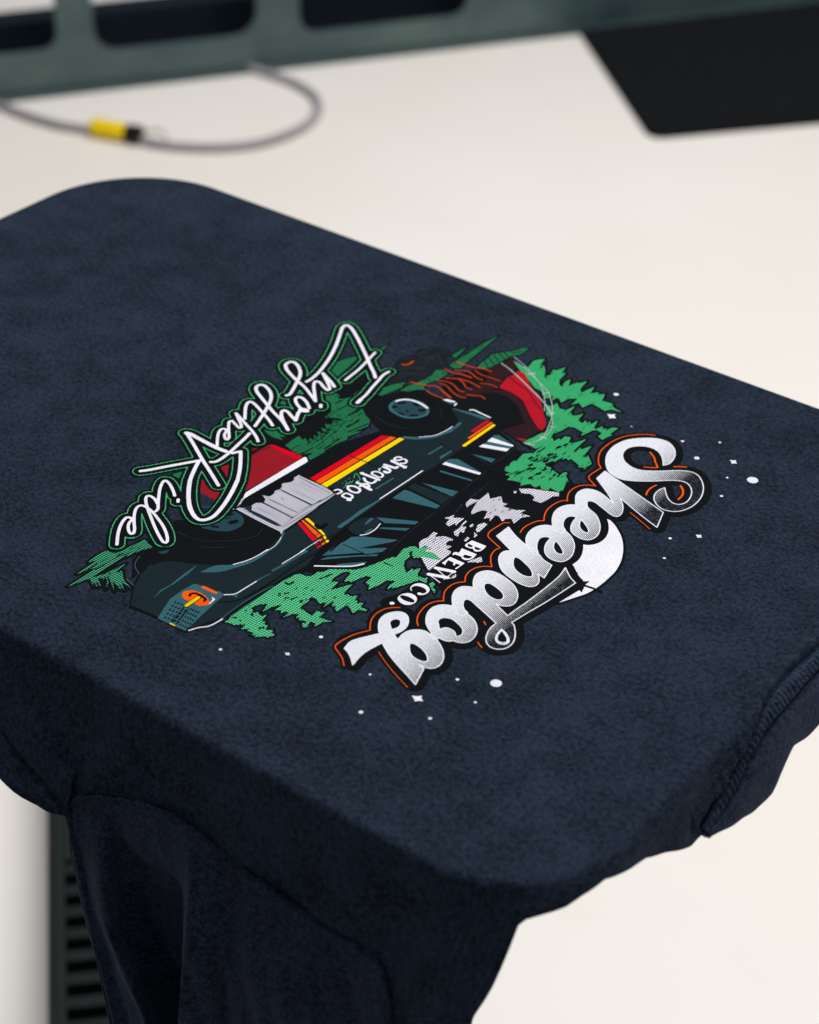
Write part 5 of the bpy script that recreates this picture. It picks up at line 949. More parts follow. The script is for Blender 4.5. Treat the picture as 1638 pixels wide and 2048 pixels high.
["s",3.03,"2224,5880,0,2000,5754,0,1808,5576,0,1646,5351,0,1543,5035,0,1514,4666,0,1548,4349,0,1667,4067,0,1831,3824,0,1977,3704,1,1953,3463,0,1943,3250,0,1982,3134,0,2068,3058,0,2326,2918,0"],
["s",3.05,"2305,2923,0,2144,2829,0,2014,2689,0,1955,2498,0,1964,2290,0,2036,2099,0,2148,1920,0"],
["s",2.82,"2135,1957,0,2016,1805,0,1965,1553,0,1980,1286,0,2069,1047,0,2178,860,1,2069,752,0,1994,542,0,1967,317,0,2017,87,0"],
["s",2.61,"1582,265,0,1476,181,0,1444,-35,0,1426,-320,0,1480,-477,0,1582,-563,0,2009,-729,1,1970,-878,0,2019,-1100,0,2154,-1315,0,2302,-1472,1,2145,-1578,0,2038,-1728,0,2000,-1949,0,2048,-2163,0,2161,-2343,1,2046,-2479,0,1991,-2647,0,2006,-2883,0,2087,-3065,0,2210,-3241,0"],
["s",2.46,"2215,-3246,0,2096,-3358,0,2020,-3541,0,2023,-3780,0,2087,-4028,0,2205,-4230,0,2325,-4341,0"],
["s",2.48,"1596,-4061,0,1464,-4167,0,1360,-4310,0,1314,-4526,0,1341,-4742,0,1445,-4955,0,1583,-5138,1,1481,-5324,0,1392,-5523,0,1332,-5802,0,1323,-6010,0,1376,-6110,0,1548,-6200,0,1751,-6319,0,1928,-6486,0"],
["s",2.12,"2211,-5631,0,2531,-5809,0,2968,-6016,0,3460,-6213,0"],
["s",2.78,"3613,2468,0,3989,2323,0,4375,2156,0"],
["p",0.0,"3246,-2625,0,3623,-2323,0,3617,-1409,0,3428,-615,0,3693,-276,0,4414,-895,0,4295,-1696,0,4068,-2864,0,3675,-2792,0"],
["p",0.0,"2223,3621,0,3005,3666,0,3524,3651,0,4018,3198,0,3422,3000,0,2847,3107,0"],
["l",10.11,"1348,-4047,0,1512,-3719,0,1525,-3218,0"]],"orange_line":[["s",0.58,"2224,5879,0,2000,5753,0,1808,5575,0,1646,5351,0,1543,5035,0,1514,4665,0,1548,4349,0,1667,4066,0,1831,3824,0,1977,3703,1,1954,3463,0,1944,3249,0,1982,3134,0,2069,3058,0,2326,2918,0"],
["s",0.58,"2305,2922,0,2144,2829,0,2014,2689,0,1956,2497,0,1964,2290,0,2036,2098,0,2148,1920,0"],
["s",0.6,"2135,1956,0,2016,1804,0,1965,1552,0,1980,1286,0,2069,1046,0,2178,859,1,2069,752,0,1995,542,0,1968,316,0,2018,87,0"],
["s",0.55,"1582,265,0,1476,180,0,1445,-35,0,1426,-320,0,1480,-478,0,1582,-563,0,2009,-730,1,1970,-879,0,2019,-1100,0,2155,-1315,0,2302,-1472,1,2146,-1579,0,2038,-1729,0,2000,-1950,0,2049,-2164,0,2162,-2343,1,2046,-2479,0,1992,-2647,0,2006,-2884,0,2087,-3065,0,2210,-3241,0"],
["s",0.57,"2215,-3246,0,2097,-3359,0,2020,-3541,0,2023,-3780,0,2087,-4028,0,2205,-4230,0,2325,-4341,0"],
["s",0.53,"1596,-4061,0,1464,-4167,0,1360,-4310,0,1314,-4526,0,1342,-4743,0,1445,-4955,0,1583,-5138,1,1482,-5324,0,1392,-5523,0,1332,-5802,0,1323,-6010,0,1376,-6110,0,1548,-6200,0,1751,-6320,0,1928,-6486,0"],
["s",0.36,"2211,-5632,0,2532,-5810,0,2968,-6016,0,3460,-6213,0"],
["s",0.41,"3613,2468,0,3990,2322,0,4376,2156,0"],
["s",0.85,"2556,5099,0,2745,4972,0,2899,4795,0,3075,4617,0"],
["s",0.7,"3081,4607,0,2958,4508,0,2795,4414,0"],
["s",0.81,"3380,4899,0,3503,4998,0,3635,5082,0"],
["s",0.83,"3478,3901,0,3440,3727,0,3457,3525,0,3511,3368,0"],
["s",1.0,"3966,4258,0,4109,4121,0,4215,3920,0,4237,3689,0"],
["s",0.62,"3378,-3297,0,3479,-3365,0"],
["s",0.51,"3709,-3995,0,3903,-4099,0"]],"text_black":[["l",8.77,"1559,-1012,0,1500,-1484,0,1503,-1934,0,1505,-2473,0"]],"small_text":[["p",0.0,"1311,-897,0,1713,-872,0,1738,-1033,0,1725,-1142,0,1652,-1217,0,1568,-1202,0,1531,-1150,0,1485,-1187,0,1366,-1200,0,1307,-1182,0,1285,-1101,0"],
["h",0.0,"1312,-1062,0,1463,-1057,0,1471,-1143,0,1371,-1157,0"],
["h",0.0,"1501,-1059,0,1688,-1040,0,1675,-1123,0,1588,-1153,0"],
["p",0.0,"1310,-1311,0,1733,-1291,0,1759,-1440,0,1742,-1566,0,1658,-1650,0,1563,-1645,0,1507,-1593,0,1370,-1605,0,1317,-1631,0,1331,-1701,0,1286,-1640,0,1264,-1560,0,1303,-1513,0,1365,-1511,0,1357,-1437,0"],
["h",0.0,"1518,-1470,0,1713,-1427,0,1701,-1535,0,1613,-1589,0,1530,-1574,0"],
["p",0.0,"1308,-1768,0,1723,-1752,0,1712,-2070,0,1669,-2073,0,1688,-1914,0,1683,-1870,0,1579,-1889,0,1571,-1928,0,1597,-1987,0,1551,-1986,0,1511,-1896,0,1349,-1897,0,1378,-2035,0,1417,-2099,0,1302,-2079,0"],
["l",2.12,"1313,-2326,0,1726,-2186,0"],
["l",2.12,"1331,-2629,0,1751,-2466,0"],
["l",0.48,"1320,-2336,0,1729,-2484,0"],
["l",0.5,"1331,-2629,0,1733,-2731,0"],
["l",0.41,"1732,-2134,0,1727,-2579,0"],
["q",0.0,"1468,-3404,1,1379,-3382,0,1328,-3331,0,1294,-3234,0,1311,-3127,0,1375,-3044,0,1487,-3002,0,1613,-3025,0,1703,-3092,0,1749,-3194,0,1742,-3292,0,1697,-3374,0,1623,-3418,0,1574,-3396,0,1564,-3352,0,1606,-3324,0,1672,-3317,0,1712,-3240,0,1687,-3183,0,1608,-3138,0,1478,-3133,0,1369,-3180,0,1332,-3250,0,1354,-3325,0,1409,-3374,0"],
["q",0.0,"1335,-3816,0,1307,-3686,0,1348,-3576,0,1430,-3495,0,1563,-3481,0,1680,-3541,0,1741,-3644,0,1743,-3764,0,1680,-3869,0,1573,-3915,0,1448,-3893,0"],
["H",0.0,"1323,-3719,0,1340,-3660,0,1469,-3617,0,1617,-3622,0,1706,-3657,0,1725,-3717,0,1651,-3761,0,1526,-3785,0,1396,-3767,0"],
["l",2.08,"1349,-4048,0,1358,-4041,0"]],"letters":[["q",0.0,"3138,4784,1,3212,4933,0,3192,5179,0,3091,5438,0,2927,5648,0,2686,5800,0,2444,5798,0,2251,5713,0,2072,5576,0,1869,5358,0,1733,5094,0,1681,4759,0,1730,4418,0,1848,4135,0,2011,3893,0,2217,3688,0,2442,3597,0,2653,3584,0,2830,3654,0,3015,3766,0,3310,3996,0,3539,4217,0,3707,4359,0,3870,4447,0,4030,4452,0,4205,4339,0,4337,4159,0,4423,3943,0,4450,3718,0,4403,3560,0,4307,3484,0,4163,3487,0,3990,3595,0,3837,3757,0,3700,3934,1,3645,3746,0,3661,3545,0,3740,3359,0,3892,3199,0,4076,3102,0,4229,3085,0,4400,3153,0,4535,3282,0,4624,3486,0,4665,3715,0,4646,4016,0,4564,4306,0,4418,4583,0,4237,4800,0,4047,4939,0,3850,4965,0,3649,4877,0,3449,4724,0,3191,4487,0,2965,4319,0,2799,4230,0,2590,4210,0,2358,4284,0,2187,4408,0,2063,4572,0,2002,4788,0,2028,4985,0,2136,5142,0,2305,5262,0,2502,5306,0,2721,5254,0,2907,5101,0,3035,4940,0"],
["q",0.0,"2155,3227,1,2138,3639,1,4244,2973,1,4464,2326,1,3853,2541,0,3082,2852,1,3231,2703,0,3367,2533,0,3465,2333,0,3486,2171,0,3422,2092,0,3269,2107,0,2985,2212,0,2710,2299,0,2566,2268,0,2553,2159,0,2641,2020,0,2657,1824,0,2453,1868,0,2284,2084,0,2174,2279,0,2142,2467,0,2195,2638,0,2353,2736,0,2571,2739,0,2851,2645,0,3083,2549,1,2800,2781,0,2466,3014,0"],
["q",0.0,"2562,711,1,2399,898,0,2254,1124,0,2166,1364,0,2164,1585,0,2234,1753,0,2338,1872,0,2473,1945,0,2539,2166,0,2654,2034,0,2795,1952,0,2991,1874,0,3179,1729,0,3369,1507,0,3492,1268,0,3530,1044,0,3471,863,0,3337,796,0,3162,802,0,2991,866,0,2863,999,0,2767,1214,0,2711,1484,1,2588,1440,0,2528,1323,0,2564,1133,0,2676,950,0,2816,827,0,2766,686,0"],
["q",0.0,"2441,-253,1,2279,-39,0,2185,186,0,2165,426,0,2228,626,0,2357,756,0,2496,793,0,2678,817,0,2816,827,0,3052,714,0,3255,544,0,3402,332,0,3504,88,0,3522,-125,0,3466,-279,0,3321,-351,0,3135,-338,0,2971,-242,0,2844,-82,0,2758,113,0,2714,363,1,2595,327,0,2519,200,0,2574,-2,0,2696,-201,0,2854,-368,0,2825,-456,0"],
["q",0.0,"1665,106,1,1661,-382,1,2286,-660,1,2196,-739,0,2157,-862,0,2206,-1049,0,2338,-1234,0,2529,-1414,0,2748,-1523,0,3006,-1588,0,3233,-1612,0,3418,-1576,0,3514,-1462,0,3503,-1303,0,3402,-1145,0,3297,-1027,1,3506,-1081,1,3357,-546,1,3100,-495,0,2905,-392,0,2686,-307,0,2437,-257,1,2197,-171,0,1931,-51,0"],
["q",0.0,"2504,-3280,1,2296,-3022,0,2192,-2798,0,2190,-2602,0,2291,-2472,0,2444,-2399,1,2305,-2211,0,2202,-1980,0,2223,-1786,0,2339,-1649,0,2535,-1599,0,2791,-1634,0,3067,-1726,0,3278,-1868,0,3434,-2051,0,3526,-2282,0,3494,-2460,0,3371,-2557,0,3220,-2599,1,3676,-2794,1,3688,-2515,0,3721,-2065,0,3744,-1340,0,3737,-814,0,3662,-430,1,3955,-671,0,4180,-786,1,4118,-1381,0,4051,-1893,0,3963,-2415,0,3888,-2939,1,3986,-2991,0,4141,-3160,0,4276,-3372,0,4344,-3576,0,4329,-3771,0,4226,-3911,0,4060,-3963,0,3898,-3903,0,3765,-3750,0,3670,-3536,0,3629,-3334,0,3639,-3179,1,3310,-3057,0,2941,-2931,0,2705,-2847,0,2591,-2859,0,2572,-2954,0,2654,-3100,0,2778,-3212,0,2916,-3282,0,2803,-3462,0"],
["q",0.0,"2498,-3270,1,2357,-3328,0,2238,-3429,0,2175,-3582,0,2186,-3771,0,2279,-3983,0,2421,-4166,0,2586,-4293,0,2718,-4362,1,2728,-4435,1,2875,-4515,0,2939,-4476,1,2951,-4408,0,3086,-4404,0,3197,-4368,0,3250,-4291,1,3367,-4272,0,3486,-4200,0,3554,-4059,0,3535,-3843,0,3421,-3614,0,3240,-3435,0,3046,-3335,0,2864,-3277,0,2695,-3155,0,2597,-3021,0,2503,-3096,0"],
["q",0.0,"2723,-4428,1,2564,-4403,0,2403,-4468,0,2281,-4606,0,2239,-4780,0,2262,-4946,0,2304,-5046,1,2087,-4924,1,2148,-4776,0,2149,-4571,0,2069,-4370,0,1929,-4216,0,1784,-4165,0,1648,-4220,0,1546,-4342,0,1494,-4504,0,1517,-4693,0,1619,-4877,0,1783,-5068,0,1832,-5086,1,1711,-5300,0,1564,-5561,0,1505,-5752,0,1548,-6003,1,1710,-6073,0,1863,-6176,0,2058,-6344,1,2002,-6065,0,1993,-5790,0,2034,-5530,0,2076,-5325,1,2310,-5481,0,2607,-5639,0,2969,-5796,0,3267,-5917,0,3532,-6033,1,3346,-5484,1,3175,-5438,1,3307,-5433,0,3434,-5398,0,3522,-5289,0,3535,-5123,0,3462,-4929,0,3328,-4754,0,3152,-4609,0,2967,-4499,0,2869,-4462,0"],
["H",0.0,"2857,1458,1,2898,1330,0,2981,1198,0,3086,1111,0,3200,1071,0,3282,1078,0,3283,1144,0,3201,1242,0,3082,1329,0,2958,1412,0"],
["H",0.0,"2874,338,1,2922,178,0,3008,50,0,3133,-46,0,3251,-63,0,3303,-8,0,3255,84,0,3114,200,0,2979,289,0"],
["H",0.0,"2492,-801,1,2538,-945,0,2689,-1145,0,2839,-1248,0,3015,-1297,0,3179,-1280,0,3250,-1204,0,3191,-1093,0,3033,-966,0,2828,-874,0,2636,-802,0"],
["H",0.0,"2560,-2132,1,2652,-2275,0,2830,-2411,0,3028,-2467,0,3165,-2437,0,3221,-2344,0,3156,-2212,0,3007,-2115,0,2808,-2058,0,2636,-2040,0"],
["H",0.0,"2551,-3897,0,2584,-3752,0,2754,-3675,0,2960,-3718,0,3160,-3811,0,3264,-3944,0,3270,-4055,0,3211,-4131,1,3095,-4020,0,2951,-3989,0,2837,-4022,0,2782,-4136,0,2666,-4041,0"],
["H",0.0,"1820,-4717,0,1752,-4653,0,1729,-4554,0,1766,-4465,0,1857,-4422,0,1940,-4474,0,2012,-4622,0,1986,-4748,0,1933,-4826,1"],
["H",0.0,"2569,-4960,0,2636,-5079,0,2772,-5225,0,2919,-5305,0,3082,-5316,0,3199,-5290,0,3241,-5218,0,3148,-5095,0,2968,-4984,0,2788,-4928,0,2642,-4919,0"],
["H",0.0,"3877,-3312,1,3917,-3513,0,3993,-3655,0,4070,-3691,0,4173,-3655,0,4206,-3571,0,4145,-3476,0,4018,-3386,0"]],"word_outline":[["o",0.0,"3138,4784,1,3212,4933,0,3192,5179,0,3091,5437,0,2927,5648,0,2686,5799,0,2444,5797,0,2252,5712,0,2073,5576,0,1869,5357,0,1733,5093,0,1681,4759,0,1730,4417,0,1848,4135,0,2012,3892,0,2217,3688,0,2442,3597,0,2653,3584,0,2830,3653,0,3015,3766,0,3311,3996,0,3539,4216,0,3707,4358,0,3871,4446,0,4030,4451,0,4205,4339,0,4337,4159,0,4423,3943,0,4451,3718,0,4403,3560,0,4307,3483,0,4163,3487,0,3990,3595,0,3837,3757,0,3701,3934,1,3646,3746,0,3661,3544,0,3740,3359,0,3892,3199,0,4076,3102,0,4229,3085,0,4400,3153,0,4535,3282,0,4625,3486,0,4665,3714,0,4646,4016,0,4564,4305,0,4419,4583,0,4237,4799,0,4047,4939,0,3850,4965,0,3649,4876,0,3450,4723,0,3192,4486,0,2965,4318,0,2799,4230,0,2590,4209,0,2358,4283,0,2187,4407,0,2064,4572,0,2002,4788,0,2028,4985,0,2137,5141,0,2305,5262,0,2503,5306,0,2721,5253,0,2907,5100,0,3035,4940,0"],
["o",0.0,"2155,3227,1,2138,3638,1,4244,2972,1,4464,2326,1,3853,2541,0,3082,2851,1,3231,2703,0,3368,2533,0,3465,2333,0,3486,2170,0,3422,2091,0,3269,2106,0,2985,2211,0,2710,2299,0,2566,2268,0,2554,2159,0,2641,2019,0,2657,1823,0,2453,1868,0,2285,2084,0,2174,2278,0,2142,2466,0,2196,2638,0,2353,2735,0,2571,2739,0,2851,2644,0,3083,2549,1,2800,2781,0,2467,3014,0"],
["o",0.0,"2562,710,1,2399,898,0,2254,1124,0,2166,1363,0,2164,1584,0,2234,1753,0,2338,1871,0,2473,1944,0,2539,2166,0,2654,2034,0,2795,1952,0,2991,1874,0,3179,1729,0,3369,1506,0,3492,1267,0,3531,1044,0,3471,863,0,3337,795,0,3162,802,0,2991,866,0,2863,999,0,2767,1214,0,2711,1484,1,2588,1440,0,2528,1323,0,2564,1133,0,2676,950,0,2816,826,0,2767,685,0"],
["o",0.0,"2442,-254,1,2279,-40,0,2185,186,0,2165,426,0,2229,625,0,2358,756,0,2496,792,0,2678,817,0,2816,826,0,3053,714,0,3255,543,0,3402,332,0,3504,87,0,3522,-125,0,3467,-279,0,3321,-351,0,3135,-338,0,2971,-242,0,2844,-82,0,2758,112,0,2714,363,1,2595,327,0,2519,199,0,2574,-2,0,2696,-201,0,2854,-369,0,2825,-457,0"],
["o",0.0,"1665,105,1,1661,-382,1,2286,-661,1,2196,-739,0,2157,-862,0,2207,-1049,0,2338,-1235,0,2529,-1414,0,2749,-1524,0,3006,-1588,0,3234,-1612,0,3419,-1576,0,3515,-1462,0,3503,-1303,0,3403,-1145,0,3297,-1028,1,3506,-1081,1,3357,-547,1,3100,-495,0,2906,-392,0,2687,-307,0,2437,-257,1,2197,-172,0,1932,-51,0"],
["o",0.0,"2505,-3280,1,2296,-3022,0,2192,-2798,0,2190,-2602,0,2291,-2472,0,2444,-2399,1,2305,-2212,0,2202,-1980,0,2223,-1786,0,2339,-1649,0,2536,-1599,0,2791,-1635,0,3067,-1727,0,3278,-1868,0,3434,-2051,0,3526,-2283,0,3494,-2460,0,3372,-2557,0,3221,-2600,1,3677,-2794,1,3688,-2515,0,3721,-2066,0,3745,-1340,0,3738,-814,0,3662,-430,1,3955,-671,0,4181,-786,1,4118,-1381,0,4051,-1893,0,3963,-2416,0,3888,-2939,1,3986,-2991,0,4141,-3160,0,4276,-3372,0,4344,-3576,0,4330,-3771,0,4226,-3911,0,4060,-3963,0,3898,-3903,0,3765,-3751,0,3670,-3536,0,3629,-3335,0,3639,-3180,1,3310,-3057,0,2942,-2931,0,2705,-2847,0,2591,-2860,0,2572,-2954,0,2654,-3101,0,2778,-3213,0,2916,-3282,0,2803,-3462,0"],
["o",0.0,"2498,-3270,1,2357,-3328,0,2238,-3429,0,2175,-3582,0,2187,-3772,0,2279,-3984,0,2421,-4167,0,2586,-4293,0,2718,-4362,1,2728,-4436,1,2875,-4515,0,2939,-4476,1,2951,-4409,0,3086,-4405,0,3197,-4368,0,3250,-4291,1,3367,-4272,0,3486,-4200,0,3554,-4060,0,3535,-3844,0,3421,-3614,0,3240,-3436,0,3046,-3336,0,2865,-3278,0,2695,-3155,0,2597,-3021,0,2504,-3096,0"],
["o",0.0,"2723,-4428,1,2565,-4403,0,2403,-4468,0,2281,-4606,0,2239,-4780,0,2262,-4947,0,2304,-5046,1,2087,-4924,1,2148,-4776,0,2149,-4572,0,2069,-4371,0,1929,-4216,0,1784,-4165,0,1648,-4220,0,1547,-4343,0,1494,-4504,0,1517,-4693,0,1619,-4878,0,1783,-5068,0,1833,-5087,1,1711,-5300,0,1564,-5561,0,1505,-5752,0,1548,-6003,1,1710,-6073,0,1864,-6176,0,2059,-6345,1,2003,-6065,0,1994,-5790,0,2034,-5531,0,2076,-5325,1,2310,-5481,0,2607,-5640,0,2969,-5797,0,3267,-5917,0,3532,-6033,1,3347,-5485,1,3175,-5438,1,3307,-5433,0,3435,-5398,0,3523,-5289,0,3535,-5123,0,3462,-4929,0,3328,-4754,0,3152,-4610,0,2967,-4500,0,2869,-4462,0"],
["o",0.0,"2858,1458,1,2898,1330,0,2981,1198,0,3086,1111,0,3200,1070,0,3282,1077,0,3283,1143,0,3201,1242,0,3083,1329,0,2958,1412,0"],
["o",0.0,"2874,338,1,2922,177,0,3008,49,0,3134,-47,0,3251,-63,0,3303,-9,0,3255,83,0,3114,199,0,2979,289,0"],
["o",0.0,"2492,-802,1,2539,-945,0,2689,-1146,0,2839,-1248,0,3015,-1298,0,3179,-1280,0,3250,-1204,0,3191,-1094,0,3033,-966,0,2828,-874,0,2636,-803,0"],
["o",0.0,"2560,-2132,1,2653,-2276,0,2831,-2411,0,3029,-2467,0,3165,-2437,0,3221,-2344,0,3156,-2212,0,3007,-2116,0,2808,-2058,0,2636,-2040,0"],
["o",0.0,"2552,-3897,0,2584,-3752,0,2755,-3675,0,2960,-3718,0,3160,-3811,0,3264,-3944,0,3270,-4056,0,3212,-4131,1,3096,-4020,0,2952,-3989,0,2837,-4022,0,2782,-4136,0,2666,-4041,0"],
["o",0.0,"1820,-4717,0,1753,-4653,0,1729,-4554,0,1766,-4465,0,1857,-4422,0,1940,-4474,0,2012,-4622,0,1986,-4749,0,1933,-4826,1"],
["o",0.0,"2569,-4960,0,2636,-5079,0,2772,-5226,0,2920,-5306,0,3082,-5316,0,3200,-5290,0,3241,-5218,0,3149,-5095,0,2969,-4984,0,2788,-4929,0,2642,-4919,0"],
["o",0.0,"3877,-3312,1,3917,-3514,0,3994,-3655,0,4070,-3692,0,4174,-3655,0,4206,-3572,0,4146,-3476,0,4018,-3387,0"],
["s",0.81,"3856,-3283,0,3889,-3507,0,3984,-3680,0,4099,-3732,0,4209,-3696,0,4249,-3584,0,4167,-3459,0,4015,-3348,0,3856,-3283,0"]]}
STARS=[[30.32,117.69,0.52],[58.41,121.72,0.85],[73.99,132.73,0.72],[72.4,112.38,1.35],[93.57,106.26,0.63],[104.64,112.24,2.78],[99.74,90.01,0.82],[97.0,76.8,0.56],[98.92,42.79,0.81],[105.28,27.11,0.71],[51.02,-127.24,0.61],[82.63,-106.44,0.78],[97.18,-98.12,2.5],[97.67,-114.07,0.64],[63.68,-149.44,0.99],[88.99,-134.51,0.8],[17.63,-120.06,0.89],[-11.13,-154.44,0.74],[6.51,139.91,1.39],[30.37,117.48,0.68]]
SPARKLES=[[[86.41,121.36],[87.94,121.95],[88.98,123.25],[89.55,121.86],[90.9,120.65],[89.51,119.99],[89.0,118.94],[87.9,120.08]],[[106.83,53.19],[108.13,53.71],[109.02,54.79],[109.48,53.68],[110.61,52.74],[109.43,52.16],[108.99,51.29],[108.07,52.18]],[[73.83,-127.34],[75.9,-126.42],[77.3,-124.78],[78.08,-126.26],[79.93,-127.4],[78.05,-128.38],[77.37,-129.65],[75.87,-128.54]],[[12.33,-138.55],[13.34,-138.11],[14.0,-137.32],[14.43,-138.02],[15.38,-138.56],[14.46,-139.04],[14.15,-139.65],[13.37,-139.12]],[[13.61,120.06],[15.63,120.82],[16.94,122.49],[17.79,120.7],[19.68,119.14],[17.85,118.28],[17.23,116.92],[15.69,118.39]]]
ORDER=["base_black", "snow", "green_ground", "green_tree", "green_low", "green_dim", "stump", "stump_mark", "maroon", "red_mid", "truck_body", "panel", "red_dark", "teal_dim", "teal", "red_bright", "orange_fill", "yellow_fill", "hatch_black", "panel_groove", "faint_line", "line_black", "yellow_top", "white_detail", "truck_text", "truck_text_green", "flame_line", "wire", "script_black", "script_green", "script_inner", "script_white", "moon", "twig", "word_black", "orange_line", "text_black", "small_text", "letters", "word_outline"]

RES = 0.2; HR = 0.1
def spline(P, closed):
    """P: list (x, y, corner) -> densified points, Catmull-Rom through them, corners kept sharp"""
    n = len(P); out = []
    rng = range(n) if closed else range(n-1)
    for i in rng:
        p1 = P[i]; p2 = P[(i+1) % n]
        p0 = P[i-1] if (closed or i > 0) else p1; p3 = P[(i+2) % n] if (closed or i < n-2) else p2
        if p1[2]: p0 = p1
        if p2[2]: p3 = p2
        d = math.hypot(p2[0]-p1[0], p2[1]-p1[1]); k = max(1, min(10, int(d/0.7)))
        m1 = ((p2[0]-p0[0])*.5, (p2[1]-p0[1])*.5); m2 = ((p3[0]-p1[0])*.5, (p3[1]-p1[1])*.5)
        if p0 is p1: m1 = (p2[0]-p1[0], p2[1]-p1[1])
        if p3 is p2: m2 = (p2[0]-p1[0], p2[1]-p1[1])
        for j in range(k):
            t = j/k; h1 = 2*t**3-3*t**2+1; h2 = t**3-2*t**2+t; h3 = -2*t**3+3*t**2; h4 = t**3-t**2
            out.append((h1*p1[0]+h2*m1[0]+h3*p2[0]+h4*m2[0], h1*p1[1]+h2*m1[1]+h3*p2[1]+h4*m2[1]))
    if not closed: out.append(P[-1][:2])
    return out
class Mask:
    def __init__(s, x0, y0, x1, y1):
        s.x0 = math.floor(x0)-1; s.y0 = math.floor(y0)-1
        s.nx = (int((x1-s.x0+1)/RES)+2)*2; s.ny = (int((y1-s.y0+1)/RES)+2)*2
        s.a = np.zeros((s.ny, s.nx), bool)
    def poly(s, pts, val=True):
        X = (np.array([p[0] for p in pts])-s.x0)/HR; Y = (np.array([p[1] for p in pts])-s.y0)/HR
        i0 = max(0, int(Y.min())-1); i1 = min(s.ny, int(Y.max())+2); j0 = max(0, int(X.min())-1); j1 = min(s.nx, int(X.max())+3)
        g = np.zeros((i1-i0, j1-j0+1), np.uint8); n = len(pts)
        for k in range(n):
            xa, ya, xb, yb = X[k], Y[k], X[(k+1) % n], Y[(k+1) % n]
            if ya == yb: continue
            if ya > yb: xa, ya, xb, yb = xb, yb, xa, ya
            r = np.arange(int(math.ceil(ya-.5)), int(math.ceil(yb-.5)))
            if len(r) == 0: continue
            xc = xa+(r+.5-ya)*(xb-xa)/(yb-ya); cc = np.clip(np.ceil(xc-.5).astype(int)-j0, 0, g.shape[1]-1)
            np.bitwise_xor.at(g, (r-i0, cc), 1)
        g = np.bitwise_xor.accumulate(g, axis=1)[:, :-1].astype(bool)
        if val: s.a[i0:i1, j0:j1] |= g
        else: s.a[i0:i1, j0:j1] &= ~g
    def stroke(s, pts, r, dx=0., dy=0.):
        r = max(r, .09)
        for (xa, ya), (xb, yb) in zip(pts[:-1], pts[1:]):
            xa += dx; xb += dx; ya += dy; yb += dy
            i0 = max(0, int((min(ya, yb)-r-s.y0)/HR)-1); i1 = min(s.ny, int((max(ya, yb)+r-s.y0)/HR)+2)
            j0 = max(0, int((min(xa, xb)-r-s.x0)/HR)-1); j1 = min(s.nx, int((max(xa, xb)+r-s.x0)/HR)+2)
            if i1 <= i0 or j1 <= j0: continue
            yy = (s.y0+(np.arange(i0, i1)+.5)*HR)[:, None]; xx = (s.x0+(np.arange(j0, j1)+.5)*HR)[None, :]
            ex, ey = xb-xa, yb-ya; q = ex*ex+ey*ey
            t = np.clip(((xx-xa)*ex+(yy-ya)*ey)/(q if q > 1e-9 else 1e-9), 0, 1)
            s.a[i0:i1, j0:j1] |= ((xx-xa-t*ex)**2+(yy-ya-t*ey)**2) <= r*r
    def mesh(s, z):
        """flat sheet of ink bounded by the smooth 50 % contour; verts (n,3) m, loops, starts"""
        v = s.a.reshape(s.ny//2, 2, s.nx//2, 2).mean((1, 3)).astype(np.float32)
        v = np.pad(v, 1); v = (v[:-2]+2*v[1:-1]+v[2:])/4; v = (v[:, :-2]+2*v[:, 1:-1]+v[:, 2:])/4
        v = np.pad(v, 1); ox = s.x0+HR-RES; oy = s.y0+HR-RES
        b = v >= .5; code = b[:-1, :-1]*1+b[:-1, 1:]*2+b[1:, 1:]*4+b[1:, :-1]*8
        VX = []; LO = []; base = 0
        full = code == 15
        d = np.diff(np.pad(full, ((0, 0), (1, 1))).astype(np.int8), axis=1)
        rs, cs = np.nonzero(d == 1); re_, ce = np.nonzero(d == -1)
        if len(rs):
            q = np.stack([np.stack([cs, rs], 1), np.stack([ce, rs], 1), np.stack([ce, rs+1], 1), np.stack([cs, rs+1], 1)], 1).astype(float)
            VX.append(q.reshape(-1, 2)); LO.append(np.full(len(rs), 4))
        CO = ((0, 0), (1, 0), (1, 1), (0, 1)); ED = ((0, 1), (1, 2), (3, 2), (0, 3))
        T = {1: [(0, 4, 7)], 2: [(1, 5, 4)], 3: [(0, 1, 5, 7)], 4: [(2, 6, 5)], 5: [(0, 4, 7), (2, 6, 5)], 6: [(1, 2, 6, 4)], 7: [(0, 1, 2, 6, 7)], 8: [(3, 7, 6)], 9: [(0, 4, 6, 3)],
             10: [(1, 5, 4), (3, 7, 6)], 11: [(0, 1, 5, 6, 3)], 12: [(2, 3, 7, 5)], 13: [(0, 4, 5, 2, 3)], 14: [(1, 2, 3, 7, 4)]}
        for cde, polys in T.items():
            r, c = np.nonzero(code == cde)
            if not len(r): continue
            cv = [v[r+y, c+x] for x, y in CO]
            for pl in polys:
                pp = []
                for k in pl:
                    if k < 4: pp.append(np.stack([c+CO[k][0]+0., r+CO[k][1]+0.], 1))
                    else:
                        a, e = ED[k-4]; t = (.5-cv[a])/(cv[e]-cv[a]+1e-9); t = np.clip(t, 0, 1)
                        pp.append(np.stack([c+CO[a][0]+t*(CO[e][0]-CO[a][0]), r+CO[a][1]+t*(CO[e][1]-CO[a][1])], 1))
                q = np.stack(pp, 1); VX.append(q.reshape(-1, 2)); LO.append(np.full(len(r), len(pl)))
        if not VX: return None
        V = np.concatenate(VX); Lo = np.concatenate(LO)
        out = np.empty((len(V), 3)); out[:, 0] = (ox+V[:, 0]*RES)/1000; out[:, 1] = (oy+V[:, 1]*RES)/1000; out[:, 2] = z/1000
        return out, Lo
